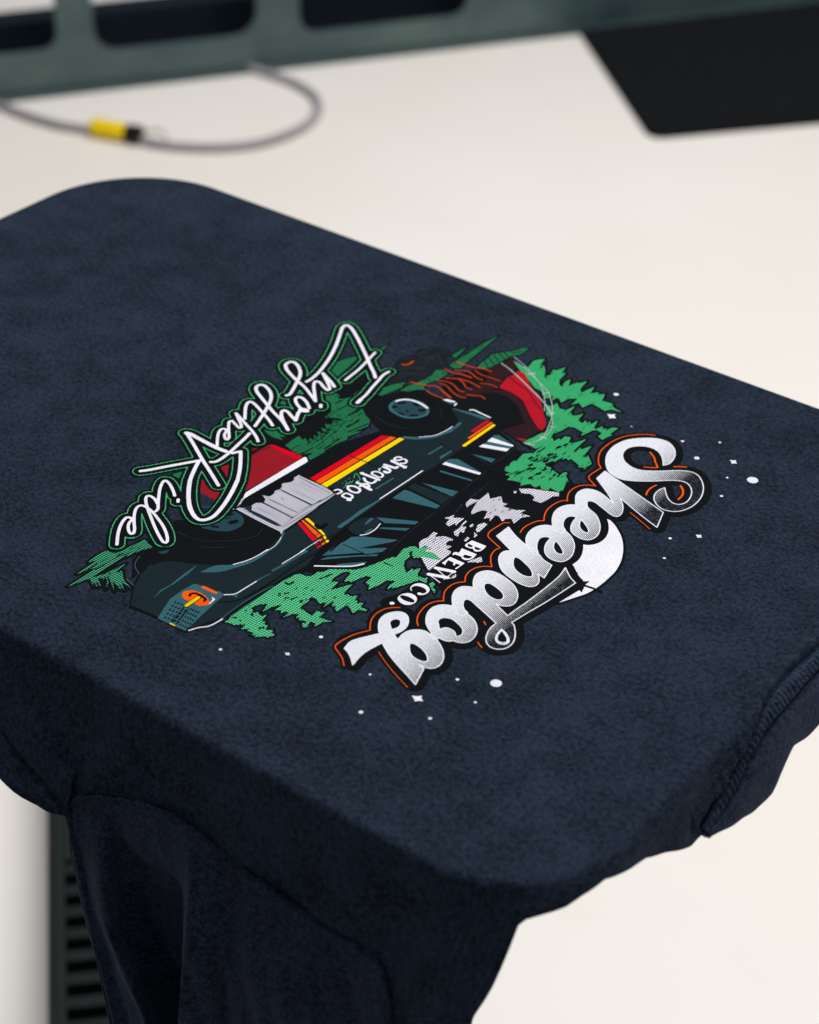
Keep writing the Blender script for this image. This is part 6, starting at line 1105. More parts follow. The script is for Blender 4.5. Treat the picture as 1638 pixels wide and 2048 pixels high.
def layer_mesh(lay):
    items = []; z = .04+.006*ORDER.index(lay)
    for op, wd, st in ART[lay]:
        v = [int(x) for x in st.split(',')]; P = [(v[i]/50, v[i+1]/50, v[i+2]) for i in range(0, len(v), 3)]
        items.append((op, wd, P))
    xs = [p[0] for it in items for p in it[2]]; ys = [p[1] for it in items for p in it[2]]
    M = Mask(min(xs)-7, min(ys)-7, max(xs)+7, max(ys)+7)
    for op, wd, P in items:
        raw = [p[:2] for p in P]
        if op == 'p': M.poly(raw)
        elif op == 'q': M.poly(spline(P, True))
        elif op == 'h': M.poly(raw, False)
        elif op == 'H': M.poly(spline(P, True), False)
        elif op == 'l': M.stroke(raw, wd/2)
        elif op == 's': M.stroke(spline(P, False), wd/2)
        elif op == 'B': M.poly(raw); M.stroke(raw+raw[:1], wd*2.7)
        elif op == 'O':
            q = spline(P, True); M.poly(q); q = q[::2]; q = q+q[:1]; M.stroke(q, 4.2); M.stroke(q, 3.2, -1.5, .15); M.stroke(q, 3.0, -3.0, .3)
        elif op == 'o': q = spline(P, True); M.stroke(q+q[:1], .29)
        elif op == 'S': M.stroke(spline(P, False)[::2]+[P[-1][:2]], wd/2+4.4)
        elif op == 'G': M.stroke(spline(P, False)[::2]+[P[-1][:2]], wd/2+3.05)
        elif op == 'I': M.stroke(spline(P, False)[::2]+[P[-1][:2]], wd/2+2.5)
    return M.mesh(z)
def ink_object(name, layers, parent):
    VV = []; LL = []; MI = []
    me = bpy.data.meshes.new(name)
    for k, l in enumerate(layers):
        r = layer_mesh(l)
        if r is None: continue
        VV.append(r[0]); LL.append(r[1]); MI.append(np.full(len(r[1]), len(me.materials))); me.materials.append(INK[l])
    V = np.concatenate(VV); Lo = np.concatenate(LL); MI = np.concatenate(MI)
    me.vertices.add(len(V)); me.vertices.foreach_set('co', V.ravel().astype(np.float32))
    me.loops.add(len(V)); me.loops.foreach_set('vertex_index', np.arange(len(V), dtype=np.int32))
    me.polygons.add(len(Lo)); st = np.concatenate([[0], np.cumsum(Lo)[:-1]]).astype(np.int32)
    me.polygons.foreach_set('loop_start', st); me.polygons.foreach_set('loop_total', Lo.astype(np.int32)); me.polygons.foreach_set('material_index', MI.astype(np.int32))
    me.update(calc_edges=True); me.validate()
    return link(name, me, parent)
# ------------------------------------------------------------------ floor
def floor_mat():
    m, nt, b = mat('cream_floor'); v = pos(nt)
    n1 = noise(nt, v, 1.1, 4, .5); n2 = noise(nt, v, 14, 5, .65); n3 = noise(nt, v, 120, 2, .6)
    col = mixc(nt, ramp(nt, n1, .35, .65, 0, 1), s2l((231, 223, 214)), s2l((235, 230, 225)))
    col = mixc(nt, ramp(nt, n2, .60, .8, 0, .30), col, s2l((203, 193, 178)))
    col = mixc(nt, ramp(nt, n3, .68, .8, 0, .10), col, s2l((180, 172, 160)))
    L(nt, col, b.inputs['Base Color']); b.inputs['Roughness'].default_value = .45; b.inputs['Specular IOR Level'].default_value = .35
    return m
FZ = -0.9
tag(mesh_from('floor', [(-14, -12, FZ), (12, -12, FZ), (12, 14, FZ), (-14, 14, FZ)], [(0, 1, 2, 3)], floor_mat(), None, False), kind='structure')
# ------------------------------------------------------------------ platen the shirt is pulled over
def rr_loop(off, zf=None):
    X0, X1, Y0, Y1 = -.405, .1955, -.2045, .198; pts = []; h = math.pi/2
    def arc(cx, cy, r, a0, a1, n):
        for i in range(n):
            a = a0+(a1-a0)*i/n; pts.append((cx+(r+off)*math.cos(a), cy+(r+off)*math.sin(a), math.cos(a), math.sin(a)))
    def line(a, b, n, nn):
        for i in range(n):
            t = i/n; pts.append((a[0]+(b[0]-a[0])*t+nn[0]*off, a[1]+(b[1]-a[1])*t+nn[1]*off, nn[0], nn[1]))
    line((X0+.075, Y0), (X1-.056, Y0), 160, (0, -1)); arc(X1-.056, Y0+.056, .056, -h, 0, 32)
    line((X1, Y0+.056), (X1, Y1-.056), 120, (1, 0)); arc(X1-.056, Y1-.056, .056, 0, h, 32)
    line((X1-.056, Y1), (X0+.075, Y1), 160, (0, 1)); arc(X0+.075, Y1-.075, .075, h, 2*h, 32)
    line((X0, Y1-.075), (X0, Y0+.075), 100, (-1, 0)); arc(X0+.075, Y0+.075, .075, 2*h, 3*h, 32)
    return pts
def metal(name, col, rough=.4, metallic=.3, var=.15, sc=6):
    m, nt, b = mat(name); v = pos(nt); n1 = noise(nt, v, sc, 4, .6); n2 = noise(nt, v, 90, 3, .6)
    f = math_(nt, 'ADD', math_(nt, 'MULTIPLY', n1, .7), math_(nt, 'MULTIPLY', n2, .3))
    c = mixc(nt, ramp(nt, f, .35, .65, 0, 1), tuple(x*(1-var) for x in col), tuple(x*(1+var) for x in col))
    L(nt, c, b.inputs['Base Color']); b.inputs['Roughness'].default_value = rough; b.inputs['Metallic'].default_value = metallic; b.inputs['Specular IOR Level'].default_value = .15
    return m
STEEL = metal('brushed_steel', (.32, .33, .34), .4, .8); DARKM = metal('dark_painted_steel', s2l((38, 48, 50)), .5, .2); BLACKR = metal('black_rubber', s2l((17, 20, 22)), .8, 0)
pl = empty('platen', (-.1, 0, FZ))
def extr(loop, z0, z1):
    n = len(loop); v = [(p[0], p[1], z1) for p in loop]+[(p[0], p[1], z0) for p in loop]
    f = [tuple(range(n)), tuple(range(2*n-1, n-1, -1))]+[(i, n+i, n+(i+1) % n, (i+1) % n) for i in range(n)]
    return v, f
v, f = extr(rr_loop(-.006), -.016, -.0045); mesh_from('board', v, f, STEEL, pl, False)
def box(x0, x1, y0, y1, z0, z1):
    v = [(x0, y0, z0), (x1, y0, z0), (x1, y1, z0), (x0, y1, z0), (x0, y0, z1), (x1, y0, z1), (x1, y1, z1), (x0, y1, z1)]
    return v, [(0, 3, 2, 1), (4, 5, 6, 7), (0, 1, 5, 4), (1, 2, 6, 5), (2, 3, 7, 6), (3, 0, 4, 7)]
v, f = box(-.30, .02, -.03, .03, -.05, -.0165); mesh_from('arm', v, f, DARKM, pl, False)
v, f = box(-.145, -.055, -.045, .045, FZ+.012, -.0505); mesh_from('post', v, f, DARKM, pl, False)
v, f = box(-.22, .02, -.12, .12, FZ, FZ+.0115); mesh_from('foot_plate', v, f, DARKM, pl, False)
tag(pl, 'flat rounded metal printing board on a post, under the navy shirt', 'platen')
# ------------------------------------------------------------------ shirt
shirt = empty('t_shirt', (0, 0, -.0045))
tag(shirt, 'dark navy washed cotton t-shirt pulled over a flat board, printed with a truck and lettering', 'shirt')
LOOP0 = rr_loop(0.); NL = len(LOOP0)
def interp(tab, x):
    if x <= tab[0][0]: return tab[0][1]
    for (a, b), (c, d) in zip(tab[:-1], tab[1:]):
        if x <= c: t = (x-a)/(c-a); return b+(d-b)*t
    return tab[-1][1]
def sm(t): t = max(0., min(1., t)); return t*t*(3-2*t)
# depth of the hanging edge along the near side, from the left round the front corner
HEM = [(0.0, 0.055), (40.6, 0.045), (71.0, 0.038), (83.8, 0.0424), (87.3, 0.0464), (90.6, 0.0506), (94.2, 0.0571), (97.3, 0.0629), (99.8, 0.0544), (103.2, 0.0485), (107.8, 0.0442), (116.1, 0.0433), (124.4, 0.047), (130.8, 0.0524), (137.2, 0.0566), (144.3, 0.0569), (150.2, 0.0548), (154.5, 0.06), (158.4, 0.083), (160.8, 0.15), (163, 0.17), (165.3, 0.13), (168.3, 0.068), (170.8, 0.052), (172.6, 0.035), (174.2, 0.0172), (176.9, 0.0152), (180.6, 0.0132), (182.8, 0.0102), (187.2, 0.0072), (192.7, 0.0122), (199, 0.0165), (205.6, 0.0245), (212.2, 0.0335), (218, 0.038), (228, 0.030), (236, 0.014), (265, 0.008), (300, 0.012), (312, 0.05), (345, 0.06), (500, 0.055), (668, 0.055)]
def FL(s): return .12+.26*sm((145-s)/70)
def side_wave(s, z):
    k = min(1., -z/.05)
    rdg = .007*k*math.exp(-((s-(167.+z*95))/2.6)**2) if z < -.012 else 0
    return rdg+.0022*k*(math.sin(s*.31)+.6*math.sin(s*.13+1.1)) + .0016*k*mnoise.noise(Vector((s*.11, z*30, 3.)))
rows = []
FR = .0042
for i in range(5):            # rounded edge over the board
    a = math.pi/2*i/4; rows.append(('top', -FR*(1-math.sin(a))+.0, -FR*(1-math.cos(a))))
verts = []; faces = []
inner = [(p[0]-p[2]*FR, p[1]-p[3]*FR, 0.) for p in LOOP0]
nring = []
for kind, off, z in rows:
    nring.append([(p[0]+p[2]*off, p[1]+p[3]*off, z) for p in LOOP0])
ND = 16
for j in range(1, ND+1):
    ring = []
    for i, p in enumerate(LOOP0):
        D = max(interp(HEM, i), FR+.0004); z = -(FR+(D-FR)*j/ND); o = .0005+FL(i)*max(0., -z-FR)+side_wave(i, z)*min(1., (-z-FR)/.02)
        ring.append((p[0]+p[2]*o, p[1]+p[3]*o, z))
    nring.append(ring)
for j, (di, up) in enumerate(((-.0012, -.0012), (-.005, -.001), (-.016, .004), (-.032, .008))):     # folded under
    ring = []
    for i, p in enumerate(LOOP0):
        q = nring[4+ND][i]; D = max(interp(HEM, i), FR+.0004)
        zz = min(q[2]+up, -.0185) if j >= 2 else q[2]+up
        ring.append((q[0]+p[2]*di, q[1]+p[3]*di, zz))
    nring.append(ring)
# top sheet : concentric rings towards the middle so that the cloth can breathe a little away from the print
for r in nring: verts += r
n = NL
for j in range(len(nring)-1):
    for i in range(n):
        a = j*n+i; b = j*n+(i+1) % n; faces.append((a, a+n, b+n, b))
faces.append(tuple(range(n)))
me = bpy.data.meshes.new('body'); me.from_pydata(verts, [], faces); me.update()
for p in me.polygons: p.use_smooth = len(p.vertices) == 4
me.materials.append(FAB); body = link('body', me, shirt)
# under layer that shows below the left part of the side
def strip(name, A, B, nrow, matl, parent, bulge=0., fold=None, thick=.0009):
    """cloth strip between two polylines of equal length, given thickness"""
    vs = []; fs = []; m = len(A)
    for j in range(nrow+1):
        t = j/nrow
        for i in range(m):
            p = Vector(A[i]).lerp(Vector(B[i]), t)
            if fold: p = p+Vector(fold(i/(m-1), t, p))
            vs.append(p)
    for j in range(nrow):
        for i in range(m-1):
            a = j*m+i; fs.append((a, a+1, a+m+1, a+m))
    me = bpy.data.meshes.new(name); me.from_pydata([tuple(q) for q in vs], [], fs); me.update()
    for p in me.polygons: p.use_smooth = True
    me.materials.append(matl); o = link(name, me, parent)
    sd = o.modifiers.new('cloth', 'SOLIDIFY'); sd.thickness = thick; sd.offset = 0
    return o
def resample(P, m):
    d = [0.]
    for a, b in zip(P[:-1], P[1:]): d.append(d[-1]+(Vector(a)-Vector(b)).length)
    out = []
    for k in range(m):
        x = d[-1]*k/(m-1); i = 0
        while i < len(P)-2 and d[i+1] < x: i += 1
        t = (x-d[i])/max(1e-9, d[i+1]-d[i]); out.append(tuple(Vector(P[i]).lerp(Vector(P[i+1]), t)))
    return out
mU = 70
top = [(-.34+.300*k/(mU-1), -.205, -.022) for k in range(mU)]
UB = [(-.34, -.060), (-.16, -.054), (-.11, -.056), (-.0797, -.0606), (-.0741, -.0626), (-.0683, -.0642), (-.0622, -.0651), (-.0563, -.0653), (-.0506, -.0652), (-.0442, -.0645), (-.038, -.063)]
bot = [(x, -.2285, interp(UB, x)) for x in [t[0] for t in top]]
def ufold(u, t, p):
    r = (p[0]*.9+p[2]*1.6)
    e_ = t*(1-.75*sm((t-.6)/.4)); return (0, -.0045*math.sin(r*150+.4)*e_-.003*math.sin(r*330)*e_-.001*math.sin(r*60+1), 0)
strip('body_back', top, bot, 14, FAB, shirt, fold=ufold)
# armhole seam welt
sp_ = []
for s in np.arange(97.3, 159.4, .7):
    i = int(s); p = LOOP0[i]; q = LOOP0[i+1]; t = s-i; D = interp(HEM, s); o = .0012+FL(s)*(D-FR)+side_wave(s, -D)
    sp_.append((p[0]+(q[0]-p[0])*t, p[1]-o, -D+.0003))
def tube(name, pts, r, matl, parent, seg=8, closed=False, rf=None):
    vs = []; fs = []; m = len(pts)
    for i, p in enumerate(pts):
        a = Vector(pts[max(0, i-1)]); b = Vector(pts[min(m-1, i+1)]); d = (b-a).normalized(); u = d.cross(Vector((0, 0, 1)))
        if u.length < 1e-4: u = Vector((1, 0, 0))
        u.normalize(); w_ = u.cross(d); rr_ = r*(rf(i/(m-1)) if rf else 1)
        for k in range(seg):
            an = 2*math.pi*k/seg; vs.append(Vector(p)+u*math.cos(an)*rr_+w_*math.sin(an)*rr_)
    for i in range(m-1):
        for k in range(seg):
            fs.append((i*seg+k, i*seg+(k+1) % seg, (i+1)*seg+(k+1) % seg, (i+1)*seg+k))
    fs.append(tuple(range(seg-1, -1, -1))); fs.append(tuple((m-1)*seg+k for k in range(seg)))
    return mesh_from(name, vs, fs, matl, parent)
tube('armhole_seam', sp_, .0011, FAB, shirt, 8, rf=lambda t: 1+.25*math.sin(t*190)+.2*math.sin(t*67))
# sleeve
XL = [(-.36, .009), (-.1734, -.0235), (-.133, -.0341), (-.1028, -.0401), (-.0929, -.0440), (-.0821, -.047), (-.0632, -.0475), (-.04, -.0478)]
mS = 220; nS = 90
R1 = [(-.36, .012), (-.1486, .0197), (-.1173, .022), (-.0806, .0245), (-.061, .0242), (-.037, .018)]
R0 = [(-.36, .04), (-.1605, .0019), (-.1397, -.0085), (-.1135, -.020), (-.081, -.0248), (-.0573, -.0284)]
vs = []; fs = []
for j in range(nS+1):
    t = j/nS
    for i in range(mS+1):
        u = i/mS; s = 97.3+(169.5-97.3)*u
        ii = int(s); p = LOOP0[ii]; q = LOOP0[ii+1]; f_ = s-ii
        xt = p[0]+(q[0]-p[0])*f_; yt = p[1]+(q[1]-p[1])*f_; nx_ = p[2]; ny_ = p[3]
        D = min(interp(HEM, s), .09); z = -D+.002+(-.36+D)*t
        xl = interp(XL, z); xr = .150-.02*t
        # keep seam x at the top, ease to the straight spread below
        xs = xl+(xr-xl)*u; e = sm(t*3); x = xt*(1-e)+xs*e if t > 0 else xt
        x = max(x, xl)
        k = sm((-z-D+.003)/.05)*(.6+.6*t); kk = min(1., (-z-D)/.012+.15)
        r1 = interp(R1, z); r0 = interp(R0, z)
        g = 0.
        dx = x-r1
        g += .030*(math.exp(-dx/.045) if dx > 0 else math.exp(dx/.0030))
        dx = x-r0
        g += .013*math.exp(-(dx/.007)**2)
        g -= .040*sm((-z-D-.004)/.09)*(math.sin(math.pi*(x-r0)/(r1-r0))**.7 if r0 < x < r1 else 0.)
        g += .012*math.exp(-((x-(.080+.15*(z+.1)))/.024)**2)-.009*math.exp(-((x-(.112+.1*(z+.1)))/.012)**2)-.008*math.exp(-((x-(.046+.05*(z+.1)))/.008)**2)
        g += .007*math.exp(-((x-.138)/.008)**2)
        g += .0012*math.sin(x*420+z*120)+.0015*mnoise.noise(Vector((x*60, z*22, 1.)))
        # short gathers just under the seam
        g += .0016*math.sin(s*1.9+z*60)*max(0., 1-(-z-D)/.03)
        o = .0008+FL(s)*(D-FR)+.06*(-z-D)+g*k+.0006*kk
        edge = .82+.18*sm(u/.03)
        vs.append((x+max(0., g)*k*edge*.70, min(yt, -.2045+.03*(1-e)) - o*edge if e > .5 else yt+ny_*o*edge, z))
for j in range(nS):
    for i in range(mS):
        a = j*(mS+1)+i; fs.append((a, a+1, a+mS+2, a+mS+1))
me = bpy.data.meshes.new('sleeve'); me.from_pydata(vs, [], fs); me.update()
for p in me.polygons: p.use_smooth = True
me.materials.append(SLV); slv = link('sleeve', me, shirt); sd = slv.modifiers.new('cloth', 'SOLIDIFY'); sd.thickness = .001; sd.offset = -1
# rear half of the sleeve tube
A_ = [(-.0425+.18*k/39, -.210, -.058) for k in range(40)]; A_[0] = (-.0425, -.2255, -.061)
B_ = [(interp(XL, -.36)+.13*k/39, -.236+.05*math.sin(math.pi*k/39), -.36) for k in range(40)]
def bfold(u, t, p): return (0, .03*math.sin(math.pi*u)*t, 0)
strip('sleeve_back', A_, B_, 20, SLV, shirt, fold=bfold)
# collar: taped seam and rib
seam  = [(0.1956,0.0100,-0.0008),(0.1952,-0.0024,0.0000),(0.1944,-0.0146,0.0000),(0.1955,-0.0322,-0.0004),(0.1959,-0.0461,-0.0030),(0.1967,-0.0618,-0.0103),(0.1974,-0.0751,-0.0157),(0.1981,-0.0875,-0.0215),(0.1991,-0.0994,-0.0296),]
seam2  = [(0.1990,0.0045,-0.0041),(0.1990,-0.0085,-0.0041),(0.1992,-0.0220,-0.0057),(0.1992,-0.0375,-0.0061),(0.1994,-0.0496,-0.0079),(0.2001,-0.0611,-0.0136),(0.2010,-0.0703,-0.0207),(0.2017,-0.0820,-0.0265),(0.2021,-0.0935,-0.0299),]
rib  = [(0.2032,0.0039,-0.0310),(0.2034,-0.0096,-0.0326),(0.2033,-0.0230,-0.0315),(0.2040,-0.0377,-0.0371),(0.2045,-0.0434,-0.0418),(0.2048,-0.0561,-0.0438),(0.2045,-0.0630,-0.0415),(0.2035,-0.0838,-0.0335),(0.2031,-0.0952,-0.0298),]
def mirror_ext(P):
    Q = sorted(P, key=lambda p: p[1]); y1 = Q[-1][1]
    ext = [(Q[-1][0], y) for y in np.linspace(y1+.01, .03, 4)] if y1 < .02 else []
    out = list(Q)+[(Q[-1][0], float(y), Q[-1][2]) for _, y in ext]
    out += [(p[0], .065-p[1], p[2]) for p in reversed(Q) if .065-p[1] > out[-1][1]+.004]
    return out
SA = resample(mirror_ext(seam), 620); SB = resample(mirror_ext(seam2), 620); SR = resample(mirror_ext(rib), 620)
SA = [(p[0]+.0002, p[1], p[2]+.0002) for p in SA]
vs = []; fs = []; ND_ = 24; m_ = len(SA)
def edge_point(zz):                 # profile of the cloth over the front edge of the board
    if zz > FR: return .1955-zz, 0., 0., 1.
    if zz > -FR: th = math.pi/4*(1-zz/FR); return .1955-FR+FR*math.sin(th), -FR+FR*math.cos(th), math.sin(th), math.cos(th)
    return .1960+.12*(-zz-FR), zz, 1., .1
Z0_ = [(.1955-p[0]) if p[2] > -.0008 else p[2] for p in SA]
for _ in range(60): Z0_ = [Z0_[0]]+[(Z0_[i-1]+2*Z0_[i]+Z0_[i+1])/4 for i in range(1, m_-1)]+[Z0_[-1]]
for k in range(ND_+1):
    t = k/ND_; d_ = .016*(1-t)
    h0_ = .0034*(t/.88)**2.6 if t < .88 else .0034*math.sqrt(max(0, 1-((t-.88)/.12)**2))
    for i, p in enumerate(SA):
        u = i/(m_-1); h_ = h0_*(.25+.75*sm(u/.09)); x_, z_, nx_, nz_ = edge_point(Z0_[i]+d_+.0022)
        b_ = h_*(1+.12*math.sin(u*97)+.08*math.sin(u*231))-.0005+.0012*t
        vs.append((x_+nx_*b_, p[1], z_+nz_*b_))
SA = []
for i, q_ in enumerate(Z0_): x_, z_, nx_, nz_ = edge_point(q_+.0004); SA.append((x_+nx_*.0004, SB[i][1], z_+nz_*.0004))
for k in range(ND_):
    for i in range(m_-1): a = k*m_+i; fs.append((a, a+1, a+m_+1, a+m_))
mesh_from('neck_edge', vs, fs, FAB, shirt)
def tape(u, t, p):
    k = min(1., t/.3)**.5*(1. if t < .84 else math.sqrt(max(0., 1-((t-.84)/.16)**2))); b = k*(.35+.65*sm(u/.1))*(.0020+.00034*math.sin(u*560)+.0002*math.sin(u*83)); return (b*.9, 0, b)
TAPE = fabric('tape_navy_cotton', s2l((14, 22, 33)), s2l((47, 60, 79)), .5, .0020, 0.2, .9, .06)
strip('collar_tape', SA, SB, 10, TAPE, shirt, fold=tape, thick=.0008)
tube('collar_seam', [(p[0]+.0002, p[1], p[2]-.0002) for p in SB], .0007, TAPE, shirt, 8, rf=lambda t: 1+.2*math.sin(t*420))
SB2 = [(p[0]+.0008, p[1], p[2]-.0016) for p in SB]
def ribf(u, t, p):
    k = math.sin(math.pi*min(1., t*1.02))**.6*(.15+.85*sm(u/.14)); return (.0042*k+.0010*math.sin(u*37)*t, 0, .0022*math.sin(math.pi*min(1., t*2.2))+.0006*math.sin(u*51)*t)
strip('collar_rib', SB2, SR, 14, RIBM, shirt, fold=ribf, thick=.0012)
SRi = [(p[0]-.020, p[1], p[2]+.004) for p in SR]
strip('collar_inside', [(p[0]-.0004, p[1], p[2]) for p in SR], SRi, 4, RIBM, shirt, thick=.0010)
# second layer of the neck edge, seen under the front corner
FA = []; FB = []
for s in np.arange(175, 216, 1.):
    i = int(s); p = LOOP0[i]; D = max(interp(HEM, s), .006); o = -.0006+FL(s)*max(0, D-FR)
    wv_ = .0010*math.sin(s*.33)+.0006*math.sin(s*.71+1)
    FA.append((p[0]+p[2]*(o-.002), p[1]+p[3]*(o-.002), -D+.002)); FB.append((p[0]+p[2]*(o-.0012), p[1]+p[3]*(o-.0012), -D-.0022*sm((s-176)/5)*sm((216-s)/6)+wv_*.5))
strip('neck_facing', FA, FB, 4, TAPE, shirt, thick=.0009)
# ------------------------------------------------------------------ the print
gp = ink_object('printed_graphic', ['base_black', 'hatch_black', 'line_black'], shirt)
ink_object('snowy_tree_print', ['snow'], gp)
ink_object('evergreen_print', ['green_ground', 'green_tree', 'green_low', 'green_dim'], gp)
ink_object('stump_print', ['stump', 'stump_mark'], gp)
ink_object('campfire_print', ['maroon', 'red_mid', 'flame_line'], gp)
ink_object('truck_print', ['truck_body', 'panel', 'panel_groove', 'red_dark', 'teal_dim', 'teal', 'faint_line', 'white_detail'], gp)
ink_object('stripe_print', ['red_bright', 'orange_fill', 'yellow_fill', 'yellow_top'], gp)
ink_object('truck_lettering', ['truck_text', 'truck_text_green'], gp)
ink_object('wire_print', ['wire'], gp)
ink_object('script_lettering', ['script_black', 'script_green', 'script_inner', 'script_white'], gp)
ink_object('moon_print', ['moon', 'twig'], gp)
ink_object('wordmark_lettering', ['word_black', 'orange_line', 'letters', 'word_outline'], gp)
ink_object('small_lettering', ['text_black', 'small_text'], gp)
for x, y, r in STARS:
    vs = [(x/1000+r/1000*math.cos(a*math.pi/18), y/1000+r/1000*math.sin(a*math.pi/18), .00014) for a in range(36)]
    mesh_from('star', vs, [tuple(range(36))], INK['white_detail'], gp, False)
for P in SPARKLES:
    mesh_from('star', [(x/1000, y/1000, .00014) for x, y in P], [tuple(range(8))], INK['white_detail'], gp, False)
# ------------------------------------------------------------------ machine rail with rounded windows
L0 = Vector((-2.19836, 1.63388, FZ)); DD = Vector((.542058, .840341, 0)); NN = Vector((-.840341, .542058, 0))
def W3(t, h, o=0.): return L0+DD*t+Vector((0, 0, h))+NN*o
def rrect(t0, t1, h0, h1, r, n=7):
    out = []
    for cx, cy, a in ((t1-r, h0+r, -90), (t1-r, h1-r, 0), (t0+r, h1-r, 90), (t0+r, h0+r, 180)):
        for k in range(n): an = math.radians(a+90*k/(n-1)); out.append((cx+r*math.cos(an), cy+r*math.sin(an)))
    return out
rail = empty('machine_rail', W3(.6, 0))
def rail_mat():
    m, nt, b = mat('grey_green_painted_steel'); v = pos(nt); sx = nt.nodes.new('ShaderNodeSeparateXYZ'); L(nt, v, sx.inputs[0])
    n1 = noise(nt, v, 5, 4, .6); n2 = noise(nt, v, 30, 4, .6)
    a = mixc(nt, ramp(nt, n1, .35, .65, 0, 1), s2l((60, 78, 82)), s2l((84, 104, 101)))
    a = mixc(nt, ramp(nt, n2, .55, .8, 0, .4), a, s2l((56, 70, 74)))
    L(nt, a, b.inputs['Base Color']); b.inputs['Roughness'].default_value = .38; b.inputs['Metallic'].default_value = .25
    return m
RM = rail_mat()
holes = [rrect(-.20, .114, .087, .30, .030), rrect(.182, .490, .073, .28, .045), rrect(.573, .912, .064, .25, .034), rrect(1.02, 1.32, .10, .25, .034)]
def plate(name, outer, holes, o0, o1, matl, parent):
    from mathutils.geometry import tessellate_polygon
    loops = [outer]+holes; P2 = [p for l in loops for p in l]
    tri = tessellate_polygon([[Vector((p[0], p[1], 0)) for p in l] for l in loops])
    n = len(P2); vs = [W3(p[0], p[1], o0) for p in P2]+[W3(p[0], p[1], o1) for p in P2]; fs = [tuple(t) for t in tri]+[tuple(x+n for x in reversed(t)) for t in tri]
    k = 0
    for l in loops:
        m = len(l)
        for i in range(m): a = k+i; b = k+(i+1) % m; fs.append((a, b, b+n, a+n))
        k += m
    return mesh_from(name, vs, fs, matl, parent, False)
plate('front_plate', [(-1.2, .012), (3.2, .012), (3.2, .36), (-1.2, .36)], holes, 0, .006, RM, rail)
def wbox(t0, t1, h0, h1, o0, o1):
    P = [W3(t, h, o) for o in (o0, o1) for h in (h0, h1) for t in (t0, t1)]
    return P, [(0, 1, 3, 2), (4, 6, 7, 5), (0, 4, 5, 1), (2, 3, 7, 6), (0, 2, 6, 4), (1, 5, 7, 3)]
v, f = wbox(-1.2, 3.2, .0, .0115, -.010, .016); mesh_from('bottom_lip', v, f, metal('lip_steel', s2l((74, 90, 92)), .35, .3), rail, False)
v, f = wbox(-1.2, 3.2, .0, .108, .10, .16); mesh_from('inner_beam', v, f, metal('blue_black_steel', s2l((15, 27, 38)), .6, .1), rail, False)
v, f = wbox(.55, 3.2, .1175, .30, .13, .16); mesh_from('inner_panel', v, f, metal('blue_black_panel', s2l((12, 15, 20)), .6, .1), rail, False)
tag(rail, 'grey green metal machine rail with rounded window cut-outs standing on the floor', 'machine rail')
# ------------------------------------------------------------------ cable with yellow sleeve
cb = empty('cable', (-1.95, 1.63, FZ))
CP_ = [(-2.32, 1.64), (-2.243, 1.606), (-2.172, 1.610), (-2.092, 1.608), (-2.024, 1.616), (-1.968, 1.634), (-1.862, 1.662), (-1.813, 1.674), (-1.754, 1.712), (-1.713, 1.757), (-1.693, 1.801), (-1.685, 1.859), (-1.692, 1.91), (-1.717, 1.963), (-1.758, 2.003), (-1.813, 2.026), (-1.862, 2.033), (-1.905, 2.032), (-1.975, 2.035), (-2.05, 2.06)]
def smooth3(P, k=8):
    q = spline([(p[0], p[1], 0) for p in P], False) if False else None
    out = []
    for i in range(len(P)-1):
        p0 = P[max(0, i-1)]; p1 = P[i]; p2 = P[i+1]; p3 = P[min(len(P)-1, i+2)]
        for j in range(k):
            t = j/k; out.append(tuple(.5*((2*p1[c])+(-p0[c]+p2[c])*t+(2*p0[c]-5*p1[c]+4*p2[c]-p3[c])*t*t+(-p0[c]+3*p1[c]-3*p2[c]+p3[c])*t**3) for c in range(2)))
    out.append(P[-1]); return out
cc = smooth3(CP_)
tube('cord', [(x, y, FZ+.0080) for x, y in cc], .0076, metal('grey_cable_jacket', s2l((150, 146, 148)), .6, 0), cb, 12)
def capsule(name, a, b, r0, r1, matl):
    a = Vector(a); b = Vector(b); n_ = 14; pts = [tuple(a.lerp(b, k/(n_-1))) for k in range(n_)]
    return tube(name, pts, 1., matl, cb, 20, rf=lambda t: r0+(r1-r0)*t if 0 < t < 1 else (r0 if t == 0 else r1)*.8)
capsule('yellow_sleeve', (-1.962, 1.634, FZ+.0165), (-1.897, 1.653, FZ+.0165), .0160, .0160, metal('yellow_plastic', s2l((238, 204, 14)), .45, 0, .04))
capsule('black_collar', (-1.897, 1.653, FZ+.0165), (-1.868, 1.661, FZ+.0165), .0155, .0165, metal('black_plastic', s2l((16, 20, 22)), .5, 0))
rg = []
for k in range(25):
    a = 2*math.pi*k/24; ex = Vector((.27*0+.96, .27, 0)); ey = Vector((-.2, .7, .68)); p_ = Vector((-1.843, 1.668, FZ+.016))+ex*.022*math.cos(a)+ey*.015*math.sin(a); rg.append(tuple(p_))
tube('clip_ring', rg, .0022, STEEL, cb, 8)
tag(cb, 'grey cable with a yellow and black sleeve looped on the floor', 'cable')
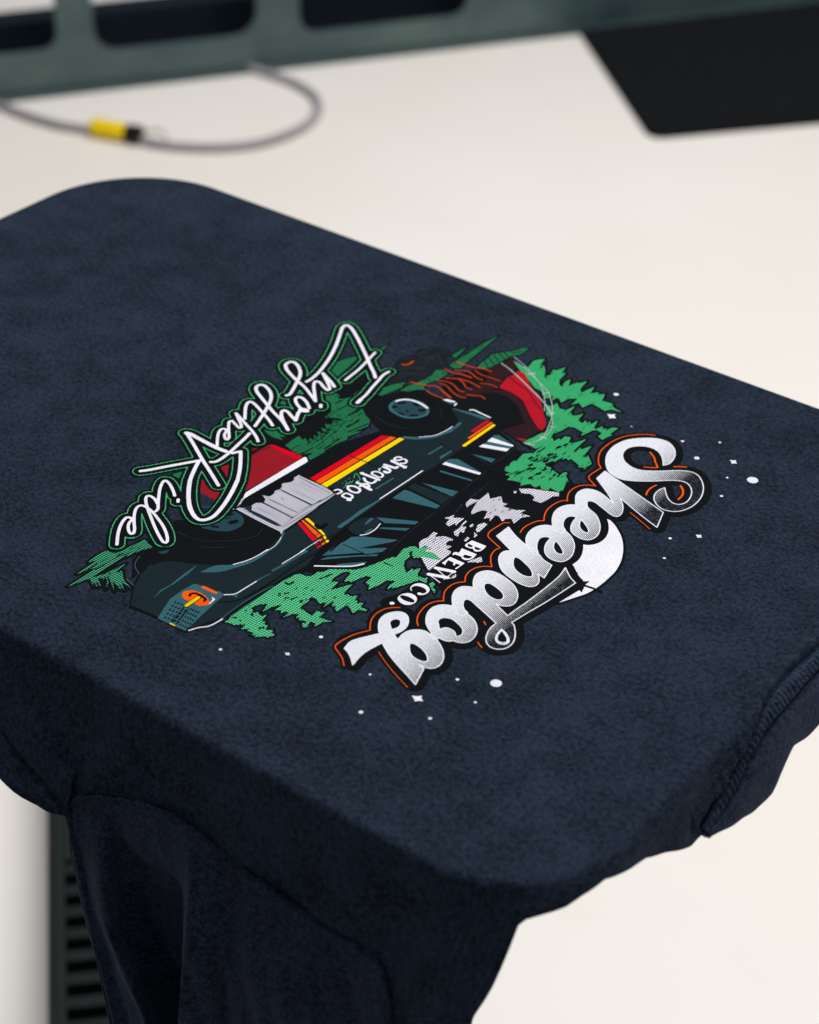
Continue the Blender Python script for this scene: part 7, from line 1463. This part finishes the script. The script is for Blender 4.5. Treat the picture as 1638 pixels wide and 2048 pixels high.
# ------------------------------------------------------------------ mat
a = Vector((-1.186, 2.2445, 0)); e1 = Vector((.62, .785, 0)).normalized(); e2 = Vector((-.735, .678, 0)).normalized()
mo = []
r = .030; wdt = .75; dep = .62
for cx, cy, a0 in ((wdt-r, r, -90), (wdt-r, dep-r, 0), (r, dep-r, 90), (r, r, 180)):
    for k in range(7): an = math.radians(a0+90*k/6); mo.append((cx+r*math.cos(an), cy+r*math.sin(an)))
vs = []; n = len(mo)
for h, ins in ((0.0005, 0.), (.006, .0), (.0085, .004), (.0085, .02)):
    for p in mo:
        q = (p[0]+(wdt/2-p[0])*ins/(wdt/2), p[1]+(dep/2-p[1])*ins/(dep/2)); vv = a+e1*q[0]+e2*q[1]; vs.append((vv.x, vv.y, FZ+h))
fs = [tuple(range(3*n, 4*n)), tuple(reversed(range(n)))]
for k in range(3):
    for i in range(n): fs.append((k*n+i, k*n+(i+1) % n, (k+1)*n+(i+1) % n, (k+1)*n+i))
mt = mesh_from('floor_mat', vs, fs, metal('black_rubber_mat', s2l((11, 14, 17)), .95, 0, .45, 45), None, False)
tag(mt, 'thin black rubber mat with rounded corner lying partly behind the machine rail', 'mat')
# ------------------------------------------------------------------ ribbed machine base by the sleeve
d2 = Vector((.7202, -.6938, 0)); d1 = Vector((.6938, .7202, 0)); O2 = Vector((-.7229, .3313, 0))-d2*.12
mb = empty('ribbed_base', (O2.x, O2.y, FZ))
def obox(u0, u1, v0, v1, z0, z1):
    P = [O2+d1*u+d2*v_+Vector((0, 0, z)) for z in (z0, z1) for v_ in (v0, v1) for u in (u0, u1)]
    return P, [(0, 2, 3, 1), (4, 5, 7, 6), (0, 1, 5, 4), (2, 6, 7, 3), (0, 4, 6, 2), (1, 3, 7, 5)]
GB = metal('dark_green_grey_steel', s2l((24, 34, 30)), .5, .1); GR = metal('black_rib_plastic', s2l((19, 25, 26)), .6, 0)
v, f = obox(0, .34, 0, .95, FZ, FZ+.045); mesh_from('tray', v, f, metal('black_tray', s2l((12, 15, 16)), .6, 0), mb, False)
for u0, u1, gm in ((0, .008, GR), (.0085, .016, GB), (.324, .34, GB)):
    v, f = obox(u0, u1, 0, .95, FZ+.0455, FZ+.062); mesh_from('side_rail', v, f, gm, mb, False)
v, f = obox(.0165, .3235, .0, .205, FZ+.0455, FZ+.056); mesh_from('end_plate', v, f, GB, mb, False)
for k in range(26):
    v0 = .215+k*.0285
    v, f = obox(.0165, .3235, v0, v0+.013, FZ+.0455, FZ+.059); mesh_from('rib', v, f, GR, mb, False)
tag(mb, 'low dark ribbed machine base on the floor behind the hanging sleeve', 'machine base')
